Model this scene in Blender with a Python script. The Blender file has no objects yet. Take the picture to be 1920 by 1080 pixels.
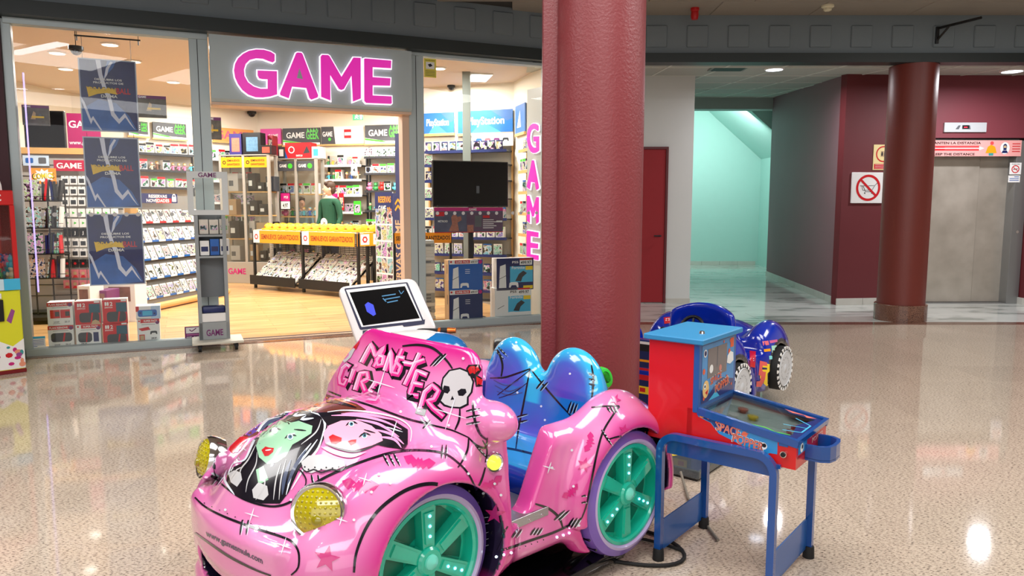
import bpy, bmesh, math, random
import numpy as np
from mathutils import Vector, Matrix
from mathutils.bvhtree import BVHTree
from mathutils.geometry import delaunay_2d_cdt, tessellate_polygon

R = random.Random(7)
SC = bpy.context.scene
COL = SC.collection
PI = math.pi

# ------------------------------------------------------------------ camera, world, exposure
EYE = 1.45
FPX = 1387.0
TILT = math.atan(152 / FPX)
cam_d = bpy.data.cameras.new('camera')
cam_d.lens = FPX / 1920 * 36
cam_d.sensor_width = 36
cam_d.clip_start = .05
cam_d.clip_end = 100
cam = bpy.data.objects.new('camera', cam_d)
cam.location = (0, 0, EYE)
cam.rotation_euler = (PI / 2 - TILT, 0, 0)
COL.objects.link(cam)
SC.camera = cam
SC.view_settings.view_transform = 'Standard'
SC.view_settings.look = 'None'
SC.view_settings.gamma = 1
SC.view_settings.use_curve_mapping = False
SC.view_settings.exposure = 0.0
SC.cycles.max_bounces = 7
SC.cycles.transparent_max_bounces = 24
SC.cycles.sample_clamp_indirect = 4
SC.cycles.use_denoising = True
SC.cycles.caustics_reflective = False
SC.cycles.caustics_refractive = False
w = bpy.data.worlds.new('world')
SC.world = w
w.use_nodes = True
w.node_tree.nodes['Background'].inputs[0].default_value = (.75, .83, .9, 1)
w.node_tree.nodes['Background'].inputs[1].default_value = .6


def area(name, loc, size, power, col=(1, 1, 1), rot=(0, 0, 0), sy=None):
    d = bpy.data.lights.new(name, 'AREA')
    d.energy = power
    d.color = col
    d.size = size
    if sy:
        d.shape = 'RECTANGLE'
        d.size_y = sy
    o = bpy.data.objects.new(name, d)
    o.location = loc
    o.rotation_euler = rot
    o['kind'] = 'helper'
    COL.objects.link(o)
    return o


# gallery downlight spots and added fill, lamps of shop, passage and lift lobby
GALLERY = [(-4.6, 1.2), (-3.2, 3.9), (-1.7, 1.0), (-1.2, 5.8), (1.4, 1.2), (1.9, 4.6), (3.9, 2.6), (4.2, 6.6), (6.6, 4.6), (7.4, 7.6), (-3.6, 5.9)]
for x, y, sx, sy, pw in ((-3.4, 2.2, 2.6, 1.6, 120), (.2, 2.0, 2.6, 1.6, 110), (3.6, 3.4, 2.6, 1.6, 120), (6.4, 5.6, 2.0, 1.6, 95), (0, -3.0, 6.0, 2.0, 230)):
    area('gallery_light_panel', (x, y, 3.755), sx, pw, (1, .975, .955), sy=sy)  # added soft fill under the unseen gallery ceiling, no real fixtures
for x, y in ((-5.2, 8.3), (-3.6, 8.9), (-5.9, 10.6), (-2.7, 9.9), (-4.2, 11.4), (-1.2, 9.9), (-.9, 11.2), (-3.2, 12.9), (-5.4, 13.3), (-2.4, 13.4)):
    l = area('shop_lamp', (x, y, 3.3), .16, 62, (1, .955, .89))
    l.data.shape = 'DISK'
area('passage_light', (4.4, 16.3, 3.3), 1.6, 62, (.84, 1, .965), rot=(math.radians(62), 0, 0), sy=.8)
area('gallery_back_fill', (0, -5.8, 1.9), 13, 165, (.97, .98, 1), rot=(math.radians(90), 0, 0), sy=3.2)  # fill added behind the viewer to brighten upright faces, no known window
for x, y, pw in ((6.5, 9.85, 62), (3.9, 10.6, 34)):
    l = area('lift_lobby_lamp', (x, y, 3.2), .2, pw, (.97, .96, 1))
    l.data.shape = 'DISK'


# ------------------------------------------------------------------ camera survey helpers: a pixel of the 1920x1080 photo -> a point of the place
_F = Vector((0, math.cos(TILT), -math.sin(TILT)))
_U = Vector((0, math.sin(TILT), math.cos(TILT)))


def ray(x, y):
    return Vector((1, 0, 0)) * ((x - 960) / FPX) + _F + _U * ((540 - y) / FPX)


def at(x, y, Y):
    d = ray(x, y)
    return Vector((0, 0, EYE)) + d * (Y / d.y)


def on_floor(x, y, z=0):
    d = ray(x, y)
    return Vector((0, 0, EYE)) + d * ((z - EYE) / d.z)


def project(p):
    z = p[2] - EYE
    c = p[1] * _F.y + z * _F.z
    u = p[1] * _U.y + z * _U.z
    return 960 + FPX * p[0] / c, 540 - FPX * u / c


class Wall:
    """vertical plane: local x along it, local y into it (away from the viewer), z up"""

    def __init__(s, p, q):
        s.p = Vector((p[0], p[1], 0))
        d = Vector((q[0] - p[0], q[1] - p[1], 0))
        s.len = d.length
        s.u = d.normalized()
        s.n = Vector((-s.u.y, s.u.x, 0))
        s.rz = math.atan2(s.u.y, s.u.x)

    def uz(s, x, y, off=0):
        d = ray(x, y)
        o = Vector((0, 0, EYE))
        P = s.p + s.n * off
        k = (P - o).dot(s.n) / d.dot(s.n)
        h = o + d * k
        return (h - s.p).dot(s.u), h.z

    def pt(s, u, off=0, z=0):
        v = s.p + s.u * u + s.n * off
        return Vector((v.x, v.y, z))

    def M(s, u=0, off=0, z=0):
        return Matrix.Translation(s.pt(u, off, z)) @ Matrix.Rotation(s.rz, 4, 'Z')


# ------------------------------------------------------------------ materials
def lin(c):
    return tuple((v / 255 / 12.92) if v / 255 <= .04045 else ((v / 255 + .055) / 1.055) ** 2.4 for v in c) + (1,)


MATS = {}


def mat(name, col, rough=.5, metal=0, coat=0, emit=0, ecol=None, var=0, vs=6, bump=0, bs=200, spec=.5, alpha=1):
    if name in MATS:
        return MATS[name]
    m = bpy.data.materials.new(name)
    m.use_nodes = True
    nt = m.node_tree
    b = nt.nodes['Principled BSDF']
    c = lin(col)
    b.inputs['Base Color'].default_value = c
    b.inputs['Roughness'].default_value = rough
    b.inputs['Metallic'].default_value = metal
    b.inputs['Coat Weight'].default_value = coat
    b.inputs['Coat Roughness'].default_value = .04
    b.inputs['Specular IOR Level'].default_value = spec
    b.inputs['Alpha'].default_value = alpha
    if emit:
        b.inputs['Emission Color'].default_value = lin(ecol or col)
        b.inputs['Emission Strength'].default_value = emit
    if var or bump:
        tc = nt.nodes.new('ShaderNodeTexCoord')
        if var:
            n = nt.nodes.new('ShaderNodeTexNoise')
            n.inputs['Scale'].default_value = vs
            n.inputs['Detail'].default_value = 4
            nt.links.new(tc.outputs['Object'], n.inputs['Vector'])
            mx = nt.nodes.new('ShaderNodeMix')
            mx.data_type = 'RGBA'
            mx.inputs[6].default_value = tuple(v * (1 - var) for v in c[:3]) + (1,)
            mx.inputs[7].default_value = tuple(min(1, v * (1 + var)) for v in c[:3]) + (1,)
            nt.links.new(n.outputs[0], mx.inputs[0])
            nt.links.new(mx.outputs[2], b.inputs['Base Color'])
        if bump:
            n2 = nt.nodes.new('ShaderNodeTexNoise')
            n2.inputs['Scale'].default_value = bs
            nt.links.new(tc.outputs['Object'], n2.inputs['Vector'])
            bp = nt.nodes.new('ShaderNodeBump')
            bp.inputs['Strength'].default_value = bump
            bp.inputs['Distance'].default_value = .003
            nt.links.new(n2.outputs[0], bp.inputs['Height'])
            nt.links.new(bp.outputs[0], b.inputs['Normal'])
    MATS[name] = m
    return m


def ramp(nt, fac, stops, interp='LINEAR'):
    r = nt.nodes.new('ShaderNodeValToRGB')
    r.color_ramp.interpolation = interp
    e = r.color_ramp.elements
    while len(e) < len(stops):
        e.new(.5)
    for k, (p, c) in enumerate(stops):
        e[k].position = p
        e[k].color = lin(c)
    nt.links.new(fac, r.inputs[0])
    return r.outputs[0]


def glass_mat(name, tint=(1, 1, 1), refl=1.0):
    m = bpy.data.materials.new(name)
    m.use_nodes = True
    nt = m.node_tree
    nt.nodes.remove(nt.nodes['Principled BSDF'])
    out = nt.nodes['Material Output']
    t = nt.nodes.new('ShaderNodeBsdfTransparent')
    t.inputs[0].default_value = (*tint, 1)
    g = nt.nodes.new('ShaderNodeBsdfGlossy')
    g.inputs['Roughness'].default_value = .01
    fr = nt.nodes.new('ShaderNodeFresnel')
    fr.inputs['IOR'].default_value = 1.5
    mu = nt.nodes.new('ShaderNodeMath')
    mu.operation = 'MULTIPLY'
    mu.inputs[1].default_value = refl
    mu.use_clamp = True
    mx = nt.nodes.new('ShaderNodeMixShader')
    nt.links.new(fr.outputs[0], mu.inputs[0])
    nt.links.new(mu.outputs[0], mx.inputs[0])
    nt.links.new(t.outputs[0], mx.inputs[1])
    nt.links.new(g.outputs[0], mx.inputs[2])
    nt.links.new(mx.outputs[0], out.inputs[0])
    MATS[name] = m
    return m


def granite(name, cols, scale=1.0, rough=.1, seed=0, spec=.5):
    """polished speckled stone: mineral grains at two sizes"""
    m = bpy.data.materials.new(name)
    m.use_nodes = True
    nt = m.node_tree
    b = nt.nodes['Principled BSDF']
    tc = nt.nodes.new('ShaderNodeTexCoord')
    geo = nt.nodes.new('ShaderNodeNewGeometry')
    mp = nt.nodes.new('ShaderNodeMapping')
    mp.inputs['Scale'].default_value = (.42, 1.25, 1)
    mp.inputs['Rotation'].default_value = (0, 0, .3)
    nt.links.new(geo.outputs['Position'], mp.inputs['Vector'])
    n1 = nt.nodes.new('ShaderNodeTexNoise')
    n1.inputs['Scale'].default_value = 150 * scale
    n1.inputs['Detail'].default_value = 2.5
    n1.inputs['Roughness'].default_value = .6
    nt.links.new(mp.outputs[0], n1.inputs['Vector'])
    c1 = ramp(nt, n1.outputs[0], [(.30, cols[0]), (.372, cols[0]), (.41, cols[1]), (.47, cols[2]), (.65, cols[3])])
    n2 = nt.nodes.new('ShaderNodeTexNoise')
    n2.inputs['Scale'].default_value = 1.3
    n2.inputs['Detail'].default_value = 3
    nt.links.new(geo.outputs['Position'], n2.inputs['Vector'])
    oi = nt.nodes.new('ShaderNodeObjectInfo')
    ma = nt.nodes.new('ShaderNodeMath')
    ma.operation = 'MULTIPLY_ADD'
    ma.inputs[1].default_value = .10
    ma.inputs[2].default_value = .88
    nt.links.new(oi.outputs['Random'], ma.inputs[0])
    mb = nt.nodes.new('ShaderNodeMath')
    mb.operation = 'MULTIPLY_ADD'
    mb.inputs[1].default_value = .16
    nt.links.new(n2.outputs[0], mb.inputs[0])
    nt.links.new(ma.outputs[0], mb.inputs[2])
    mu = nt.nodes.new('ShaderNodeVectorMath')
    mu.operation = 'SCALE'
    nt.links.new(c1, mu.inputs[0])
    nt.links.new(mb.outputs[0], mu.inputs['Scale'])
    nt.links.new(mu.outputs[0], b.inputs['Base Color'])
    b.inputs['Roughness'].default_value = rough
    b.inputs['Specular IOR Level'].default_value = spec
    MATS[name] = m
    return m


def art_mat(name, sat=.8, val=.75, scale=14, rough=.25):
    """printed cover art: blotchy picture whose colours differ from object to object"""
    m = bpy.data.materials.new(name)
    m.use_nodes = True
    nt = m.node_tree
    b = nt.nodes['Principled BSDF']
    tc = nt.nodes.new('ShaderNodeTexCoord')
    oi = nt.nodes.new('ShaderNodeObjectInfo')
    ad = nt.nodes.new('ShaderNodeVectorMath')
    ad.operation = 'ADD'
    sc = nt.nodes.new('ShaderNodeVectorMath')
    sc.operation = 'SCALE'
    cb = nt.nodes.new('ShaderNodeCombineXYZ')
    for k in range(3):
        nt.links.new(oi.outputs['Random'], cb.inputs[k])
    nt.links.new(cb.outputs[0], sc.inputs[0])
    sc.inputs['Scale'].default_value = 37
    nt.links.new(tc.outputs['Object'], ad.inputs[0])
    nt.links.new(sc.outputs[0], ad.inputs[1])
    n = nt.nodes.new('ShaderNodeTexNoise')
    n.inputs['Scale'].default_value = scale
    n.inputs['Detail'].default_value = 2
    nt.links.new(ad.outputs[0], n.inputs['Vector'])
    c = ramp(nt, n.outputs[0], [(.30, (30, 32, 40)), (.40, (60, 90, 150)), (.46, (225, 218, 205)), (.545, (190, 84, 62)), (.60, (225, 190, 140)), (.68, (120, 130, 120))], 'CONSTANT')
    h = nt.nodes.new('ShaderNodeHueSaturation')
    h.inputs['Saturation'].default_value = sat
    h.inputs['Value'].default_value = val
    nt.links.new(oi.outputs['Random'], h.inputs['Hue'])
    nt.links.new(c, h.inputs['Color'])
    nt.links.new(h.outputs[0], b.inputs['Base Color'])
    b.inputs['Roughness'].default_value = rough
    MATS[name] = m
    return m


# ------------------------------------------------------------------ glyphs (made once, while the scene is still empty)
GL = {}


def load_glyphs(key, chars, bold):
    def pts(s):
        cu = bpy.data.curves.new('g', 'FONT')
        cu.body = s
        cu.resolution_u = 3
        cu.offset = bold
        ob = bpy.data.objects.new('g', cu)
        COL.objects.link(ob)
        me = ob.to_mesh()
        v = [(p.co.x, p.co.y) for p in me.vertices]
        f = [tuple(p.vertices) for p in me.polygons]
        ob.to_mesh_clear()
        bpy.data.objects.remove(ob)
        bpy.data.curves.remove(cu)
        return v, f
    base = max(p[0] for p in pts('HH')[0])
    for c in chars:
        v, f = pts(c) if c != ' ' else ([], [])
        adv = max(p[0] for p in pts('H' + c + 'H')[0]) - base
        GL[(key, c)] = (v, f, adv)


CH = "ABCDEFGHIJKLMNOPQRSTUVWXYZ0123456789abcdefghijklmnopqrstuvwxyz.,:'-%/ "
load_glyphs('r', CH, 0)
load_glyphs('b', CH, .022)


def text2d(s, h=1.0, sx=1.0, bold=True, track=0, align='c'):
    """-> verts, faces of a line of lettering whose capitals are h tall, baseline at y 0"""
    k = h / .729
    V, F, x = [], [], 0
    for c in s:
        v, f, a = GL[('b' if bold else 'r', c)]
        o = len(V)
        V += [((x + p[0]) * k * sx, p[1] * k) for p in v]
        F += [tuple(o + i for i in q) for q in f]
        x += a + track
    wd = (x - track) * k * sx
    dx = {'c': -wd / 2, 'l': 0, 'r': -wd}[align]
    return [(p[0] + dx, p[1]) for p in V], F, wd


# ------------------------------------------------------------------ mesh builder
def FR(x=0, y=0, z=0, rz=0, tilt=0):
    """frame of a vertical face looking towards local -y: 2D x -> x, 2D y -> z, 2D depth -> -y"""
    return Matrix.Translation((x, y, z)) @ Matrix.Rotation(rz, 4, 'Z') @ Matrix.Rotation(PI / 2 + tilt, 4, 'X')


I4 = Matrix.Identity(4)


class MB:
    def __init__(s):
        s.v, s.f, s.m, s.mats = [], [], [], []

    def add(s, V, F, m, M=None):
        if m not in s.mats:
            s.mats.append(m)
        i = s.mats.index(m)
        o = len(s.v)
        s.v += [tuple(M @ Vector(p)) for p in V] if M is not None else [tuple(p) for p in V]
        s.f += [tuple(o + j for j in q) for q in F]
        s.m += [i] * len(F)
        return s

    def box(s, x0, x1, y0, y1, z0, z1, m, M=None):
        V = [(x0, y0, z0), (x1, y0, z0), (x1, y1, z0), (x0, y1, z0), (x0, y0, z1), (x1, y0, z1), (x1, y1, z1), (x0, y1, z1)]
        return s.add(V, [(0, 3, 2, 1), (4, 5, 6, 7), (0, 1, 5, 4), (1, 2, 6, 5), (2, 3, 7, 6), (3, 0, 4, 7)], m, M)

    def rbox(s, x0, x1, y0, y1, z0, z1, r, m, M=None, seg=1):
        bm = bmesh.new()
        bmesh.ops.create_cube(bm, size=1)
        for v in bm.verts:
            v.co = ((x0 + x1) / 2 + v.co.x * (x1 - x0), (y0 + y1) / 2 + v.co.y * (y1 - y0), (z0 + z1) / 2 + v.co.z * (z1 - z0))
        bmesh.ops.bevel(bm, geom=bm.edges[:], offset=r, segments=seg, affect='EDGES', profile=.5)
        bm.verts.index_update()
        V = [tuple(v.co) for v in bm.verts]
        F = [tuple(v.index for v in f.verts) for f in bm.faces]
        bm.free()
        return s.add(V, F, m, M)

    def prism(s, P, h0, h1, m, M=None, cap=True):
        n = len(P)
        V = [(p[0], p[1], h0) for p in P] + [(p[0], p[1], h1) for p in P]
        ar = sum(P[i][0] * P[(i + 1) % n][1] - P[(i + 1) % n][0] * P[i][1] for i in range(n))
        sd = [(i, (i + 1) % n, n + (i + 1) % n, n + i) for i in range(n)]
        if ar < 0:
            sd = [q[::-1] for q in sd]
        F = list(sd)
        if cap:
            t = tessellate_polygon([[Vector((p[0], p[1], 0)) for p in P]])
            for a, b, c in t:
                cr = (P[b][0] - P[a][0]) * (P[c][1] - P[a][1]) - (P[c][0] - P[a][0]) * (P[b][1] - P[a][1])
                if cr < 0:
                    b, c = c, b
                F.append((n + a, n + b, n + c))
                F.append((a, c, b))
        return s.add(V, F, m, M)

    def flat(s, P, m, M=None, d=.0):
        t = tessellate_polygon([[Vector((p[0], p[1], 0)) for p in P]])
        F = []
        for a, b, c in t:
            cr = (P[b][0] - P[a][0]) * (P[c][1] - P[a][1]) - (P[c][0] - P[a][0]) * (P[b][1] - P[a][1])
            F.append((a, b, c) if cr > 0 else (a, c, b))
        return s.add([(p[0], p[1], d) for p in P], F, m, M)

    def rect(s, x0, x1, y0, y1, m, M=None, d=0):
        return s.add([(x0, y0, d), (x1, y0, d), (x1, y1, d), (x0, y1, d)], [(0, 1, 2, 3)], m, M)

    def disc(s, x, y, r, m, M=None, d=0, n=20, ry=None):
        return s.flat([(x + r * math.cos(2 * PI * k / n), y + (ry or r) * math.sin(2 * PI * k / n)) for k in range(n)], m, M, d)

    def ring(s, x, y, r0, r1, m, M=None, d=0, n=24):
        V = [(x + r * math.cos(2 * PI * k / n), y + r * math.sin(2 * PI * k / n), d) for r in (r0, r1) for k in range(n)]
        return s.add(V, [(k, n + k, n + (k + 1) % n, (k + 1) % n) for k in range(n)], m, M)

    def line(s, pts, wd, m, M=None, d=0):
        for a, b in zip(pts, pts[1:]):
            dx, dy = b[0] - a[0], b[1] - a[1]
            L = math.hypot(dx, dy) or 1
            nx, ny = -dy / L * wd / 2, dx / L * wd / 2
            s.flat([(a[0] - nx, a[1] - ny), (b[0] - nx, b[1] - ny), (b[0] + nx, b[1] + ny), (a[0] + nx, a[1] + ny)], m, M, d)
        return s

    def text(s, t, x, y, h, m, M=None, d=0, depth=0, sx=1, bold=True, align='c', rot=0, width=None, track=0):
        V, F, wd = text2d(t, h, sx, bold, track, align)
        if width:
            k = width / wd
            V = [(p[0] * k, p[1]) for p in V]
        c, q = math.cos(rot), math.sin(rot)
        P = [(x + p[0] * c - p[1] * q, y + p[0] * q + p[1] * c) for p in V]
        if not depth:
            return s.add([(p[0], p[1], d) for p in P], F, m, M)
        n = len(P)
        ec = {}
        for f in F:
            for a, b in zip(f, f[1:] + f[:1]):
                ec[(a, b)] = 1
        sd = [(a, b, n + b, n + a) for (a, b) in ec if (b, a) not in ec]
        return s.add([(p[0], p[1], d) for p in P] + [(p[0], p[1], d + depth) for p in P],
                     [f[::-1] for f in F] + [tuple(n + i for i in f) for f in F] + [q_ for q_ in sd], m, M)

    def lathe(s, prof, m, M=None, n=24, cap=True):
        """prof [(r, z)], turned about local z"""
        V, F = [], []
        for r, z in prof:
            for k in range(n):
                a = 2 * PI * k / n
                V.append((r * math.cos(a), r * math.sin(a), z))
        for i in range(len(prof) - 1):
            for k in range(n):
                k2 = (k + 1) % n
                F.append((i * n + k, i * n + k2, (i + 1) * n + k2, (i + 1) * n + k))
        if cap and prof[0][0] > 1e-6:
            F.append(tuple(range(n))[::-1])
        if cap and prof[-1][0] > 1e-6:
            F.append(tuple((len(prof) - 1) * n + k for k in range(n)))
        return s.add(V, F, m, M)

    def cyl(s, p, q, r, m, n=12, r2=None):
        p, q = Vector(p), Vector(q)
        d = q - p
        M = Matrix.Translation(p) @ d.to_track_quat('Z', 'Y').to_matrix().to_4x4()
        return s.lathe([(r, 0), (r2 if r2 is not None else r, d.length)], m, M, n)

    def tube(s, P, r, m, n=8, M=None, sq=None):
        P = [Vector(p) for p in P]
        V, F = [], []
        up = Vector((0, 0, 1))
        t0 = (P[1] - P[0]).normalized()
        a = t0.cross(up)
        if a.length < .1:
            a = t0.cross(Vector((1, 0, 0)))
        a.normalize()
        for i, p in enumerate(P):
            t = ((P[min(i + 1, len(P) - 1)] - p).normalized() + (p - P[max(i - 1, 0)]).normalized()).normalized()
            a = (a - t * a.dot(t)).normalized()
            b = t.cross(a)
            for k in range(n):
                an = 2 * PI * k / n + (PI / 4 if n == 4 else 0)
                V.append(tuple(p + (a * math.cos(an) + b * math.sin(an)) * r))
        for i in range(len(P) - 1):
            for k in range(n):
                F.append((i * n + k, i * n + (k + 1) % n, (i + 1) * n + (k + 1) % n, (i + 1) * n + k))
        F.append(tuple(range(n))[::-1])
        F.append(tuple((len(P) - 1) * n + k for k in range(n)))
        return s.add(V, F, m, M)

    def ball(s, c, r, m, n=14, k=8, M=None):
        r = (r, r, r) if not isinstance(r, tuple) else r
        V, F = [], []
        V.append((c[0], c[1], c[2] - r[2]))
        for i in range(1, k):
            t = -PI / 2 + PI * i / k
            for j in range(n):
                a = 2 * PI * j / n
                V.append((c[0] + r[0] * math.cos(t) * math.cos(a), c[1] + r[1] * math.cos(t) * math.sin(a), c[2] + r[2] * math.sin(t)))
        V.append((c[0], c[1], c[2] + r[2]))
        for j in range(n):
            F.append((0, 1 + (j + 1) % n, 1 + j))
            F.append((len(V) - 1, 1 + (k - 2) * n + j, 1 + (k - 2) * n + (j + 1) % n))
        for i in range(k - 2):
            for j in range(n):
                j2 = (j + 1) % n
                F.append((1 + i * n + j, 1 + i * n + j2, 1 + (i + 1) * n + j2, 1 + (i + 1) * n + j))
        return s.add(V, F, m, M)

    def mesh(s, name, smooth=0):
        me = bpy.data.meshes.new(name)
        me.from_pydata(s.v, [], s.f)
        for m in s.mats:
            me.materials.append(m)
        me.polygons.foreach_set('material_index', s.m)
        if smooth:
            me.polygons.foreach_set('use_smooth', [True] * len(s.f))
            me.set_sharp_from_angle(angle=math.radians(smooth))
        me.update()
        return me

    def build(s, name, parent=None, M=None, smooth=0, label=None, **k):
        o = bpy.data.objects.new(name, s.mesh(name, smooth))
        COL.objects.link(o)
        if parent:
            o.parent = parent
        if M is not None:
            o.matrix_local = M
        if label:
            o['label'] = label
        for a, b in k.items():
            o[a] = b
        return o


def tag(o, label, cat, group=None, kind=None):
    o['label'] = label
    o['category'] = cat
    if group:
        o['group'] = group
    if kind:
        o['kind'] = kind
    return o


def thing(name, label, cat, M=None, group=None):
    o = bpy.data.objects.new(name, None)
    o.empty_display_size = .1
    COL.objects.link(o)
    if M is not None:
        o.matrix_local = M
    return tag(o, label, cat, group)


def struct(o):
    o['kind'] = 'structure'
    return o


def inst(me, name, M, label=None, cat=None, group=None, parent=None):
    o = bpy.data.objects.new(name, me)
    COL.objects.link(o)
    if parent:
        o.parent = parent
    o.matrix_local = M
    if label:
        tag(o, label, cat, group)
    return o


def copy_tree(o, M=None, label=None, parent=None):
    c = o.copy()
    COL.objects.link(c)
    c.parent = parent
    if M is not None:
        c.matrix_local = M
    if label:
        c['label'] = label
    for ch in o.children:
        copy_tree(ch, None, None, c)
    return c


ORD = 'first second third fourth fifth sixth seventh eighth ninth tenth eleventh twelfth thirteenth fourteenth fifteenth sixteenth seventeenth eighteenth nineteenth twentieth'.split()


def rrect(x0, x1, y0, y1, r, n=5):
    P = []
    for cx, cy, a0 in ((x1 - r, y0 + r, -PI / 2), (x1 - r, y1 - r, 0), (x0 + r, y1 - r, PI / 2), (x0 + r, y0 + r, PI)):
        for k in range(n + 1):
            a = a0 + PI / 2 * k / n
            P.append((cx + r * math.cos(a), cy + r * math.sin(a)))
    return P


# common materials
white = mat('white_paint', (232, 230, 224), .55, var=.03)
alu = mat('brushed_aluminium_frame', (176, 190, 192), .40, .15, var=.03, vs=3)
black = mat('black_plastic', (14, 14, 16), .4)
rubber = mat('black_rubber', (20, 20, 21), .7)
dark_metal = mat('dark_metal', (45, 47, 50), .4, .6)
chrome = mat('chrome', (225, 225, 228), .12, 1)
wood_edge = mat('light_wood', (214, 168, 104), .4, var=.1, vs=9)
p_white = mat('print_white', (240, 240, 238), .4)
p_black = mat('print_black', (18, 18, 22), .4)
p_red = mat('print_red', (206, 22, 34), .35)
p_magenta = mat('print_magenta', (196, 28, 120), .35)
p_purple = mat('print_purple', (110, 30, 100), .35)
p_orange = mat('print_orange', (246, 160, 22), .35)
p_navy = mat('print_navy', (22, 36, 92), .35)
p_blue = mat('print_blue', (24, 96, 180), .3)
p_cyan = mat('print_cyan', (70, 185, 225), .3)
p_green = mat('print_green', (70, 200, 50), .35)
p_yellow = mat('print_yellow', (248, 214, 40), .35)
p_grey = mat('print_grey', (95, 98, 104), .4)
p_tan = mat('print_tan', (200, 170, 130), .5)
cardboard = mat('cardboard', (196, 160, 120), .7)
art = art_mat('cover_art')
art2 = art_mat('cover_art_fine', .7, .85, 30)
art3 = art_mat('cover_art_pale', .5, 1.1, 16)
glass = glass_mat('window_glass', (.98, .99, .985), .5)
cab_glass = glass_mat('cabinet_glass', (.96, .98, .97), .8)

# ================================================================== SETTING: floors
gr = granite('polished_granite', [(92, 82, 76), (164, 148, 132), (198, 181, 162), (212, 197, 178)], 1.0, .055, spec=.5)
gr_dark = granite('brown_granite', [(40, 30, 28), (92, 66, 56), (118, 84, 70), (134, 98, 82)], 1.0, .12)
marble_m = granite('pale_marble', [(150, 158, 152), (186, 192, 186), (206, 210, 204), (214, 218, 212)], .02, .08, spec=.5)
joint = mat('floor_joint', (150, 134, 120), .4)
FAC = Wall((-4.724, 7.084), (.436, 9.352))
FL = FAC.len

fb = MB()
fb.box(-9, 9.5, -6, 19.5, -.12, -.012, joint)
floor = struct(fb.build('floor'))
TS = .6
tile_me = MB().box(-TS / 2 + .0006, TS / 2 - .0006, -TS / 2 + .0006, TS / 2 - .0006, -.011, 0, gr).mesh('tile')


def side(x, y):
    return (Vector((x, y, 0)) - FAC.p).dot(FAC.n)


# rows are laid parallel to the gallery edge; tiles stop at the shop front and at the marble
TBASE = 9.06
for j in range(0, 13):
    yc = TBASE - TS / 2 - j * TS
    reach = max(1.6, yc * .72 + .9)
    i0, i1 = int(-min(reach, 5.6) / TS) - 1, int(reach / TS) + 1
    for i in range(i0, i1 + 1):
        xc = i * TS + .1
        if xc < 1.2 and side(xc, yc) > .30:
            continue
        inst(tile_me, 'tile', Matrix.Translation((xc, yc, -.0003 if side(xc, yc) > -.42 and xc < .8 else 0)), parent=floor)
# strip of brown granite along the marble, then marble slabs
MB().box(.6, 9.2, TBASE, 9.26, -.012, .0015, gr_dark).build('border_strip', floor)
mt = MB().box(-.598, .598, -.398, .398, -.011, .001, marble_m).mesh('marble_slab')
for j in range(0, 13):
    yc = 9.66 + j * .8
    for i in range(0, 8):
        xc = 1.4 + i * 1.2 + (.6 if j % 2 else 0)
        if yc > 11.6 and xc > 7.4:
            continue
        inst(mt, 'marble_slab', Matrix.Translation((xc, yc, 0)), parent=floor)

# shop floor: laminate with long planks
wm = bpy.data.materials.new('oak_laminate')
wm.use_nodes = True
nt = wm.node_tree
b = nt.nodes['Principled BSDF']
tc = nt.nodes.new('ShaderNodeTexCoord')
mp = nt.nodes.new('ShaderNodeMapping')
mp.inputs['Scale'].default_value = (.55, 8.5, 1)
nt.links.new(tc.outputs['Object'], mp.inputs[0])
n = nt.nodes.new('ShaderNodeTexNoise')
n.inputs['Scale'].default_value = 1.6
n.inputs['Detail'].default_value = 5
nt.links.new(mp.outputs[0], n.inputs['Vector'])
c = ramp(nt, n.outputs[0], [(.3, (180, 128, 74)), (.46, (214, 166, 106)), (.6, (228, 184, 126)), (.75, (204, 152, 92))])
br = nt.nodes.new('ShaderNodeTexBrick')
br.inputs['Scale'].default_value = 1
br.inputs['Brick Width'].default_value = 1.2
br.inputs['Row Height'].default_value = .19
br.inputs['Mortar Size'].default_value = .003
br.inputs['Color1'].default_value = (.8, .8, .8, 1)
br.inputs['Color2'].default_value = (1, 1, 1, 1)
br.inputs['Mortar'].default_value = (.55, .5, .45, 1)
nt.links.new(tc.outputs['Object'], br.inputs['Vector'])
mx = nt.nodes.new('ShaderNodeMix')
mx.data_type = 'RGBA'
mx.blend_type = 'MULTIPLY'
mx.inputs[0].default_value = 1
nt.links.new(c, mx.inputs[6])
nt.links.new(br.outputs[0], mx.inputs[7])
nt.links.new(mx.outputs[2], b.inputs['Base Color'])
b.inputs['Roughness'].default_value = .28
sf = MB()
sf.prism([(0.0, .12), (FL, .12), (FL - .1, 1.9), (FL - 1.2, 8), (-1.0, 8), (-4.2, 3.5), (-4.2, .12)], -.012, .012, wm)
struct(sf.build('floor_shop', M=FAC.M()))
# threshold of the doorway: brown stone step, metal strip
tb = MB()
tb.box(-1.6, FL + .3, -.14, .12, -.01, .004, gr_dark)
struct(tb.build('trim_1', M=FAC.M()))
tb = MB()
tb.box(1.72, 3.86, .02, .075, .004, .016, mat('steel_strip', (235, 225, 205), .25, .8))
tb.box(1.72, 3.86, .08, .16, .004, .014, mat('door_mat_brown', (70, 48, 38), .8))
struct(tb.build('trim_2', M=FAC.M()))

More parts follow.
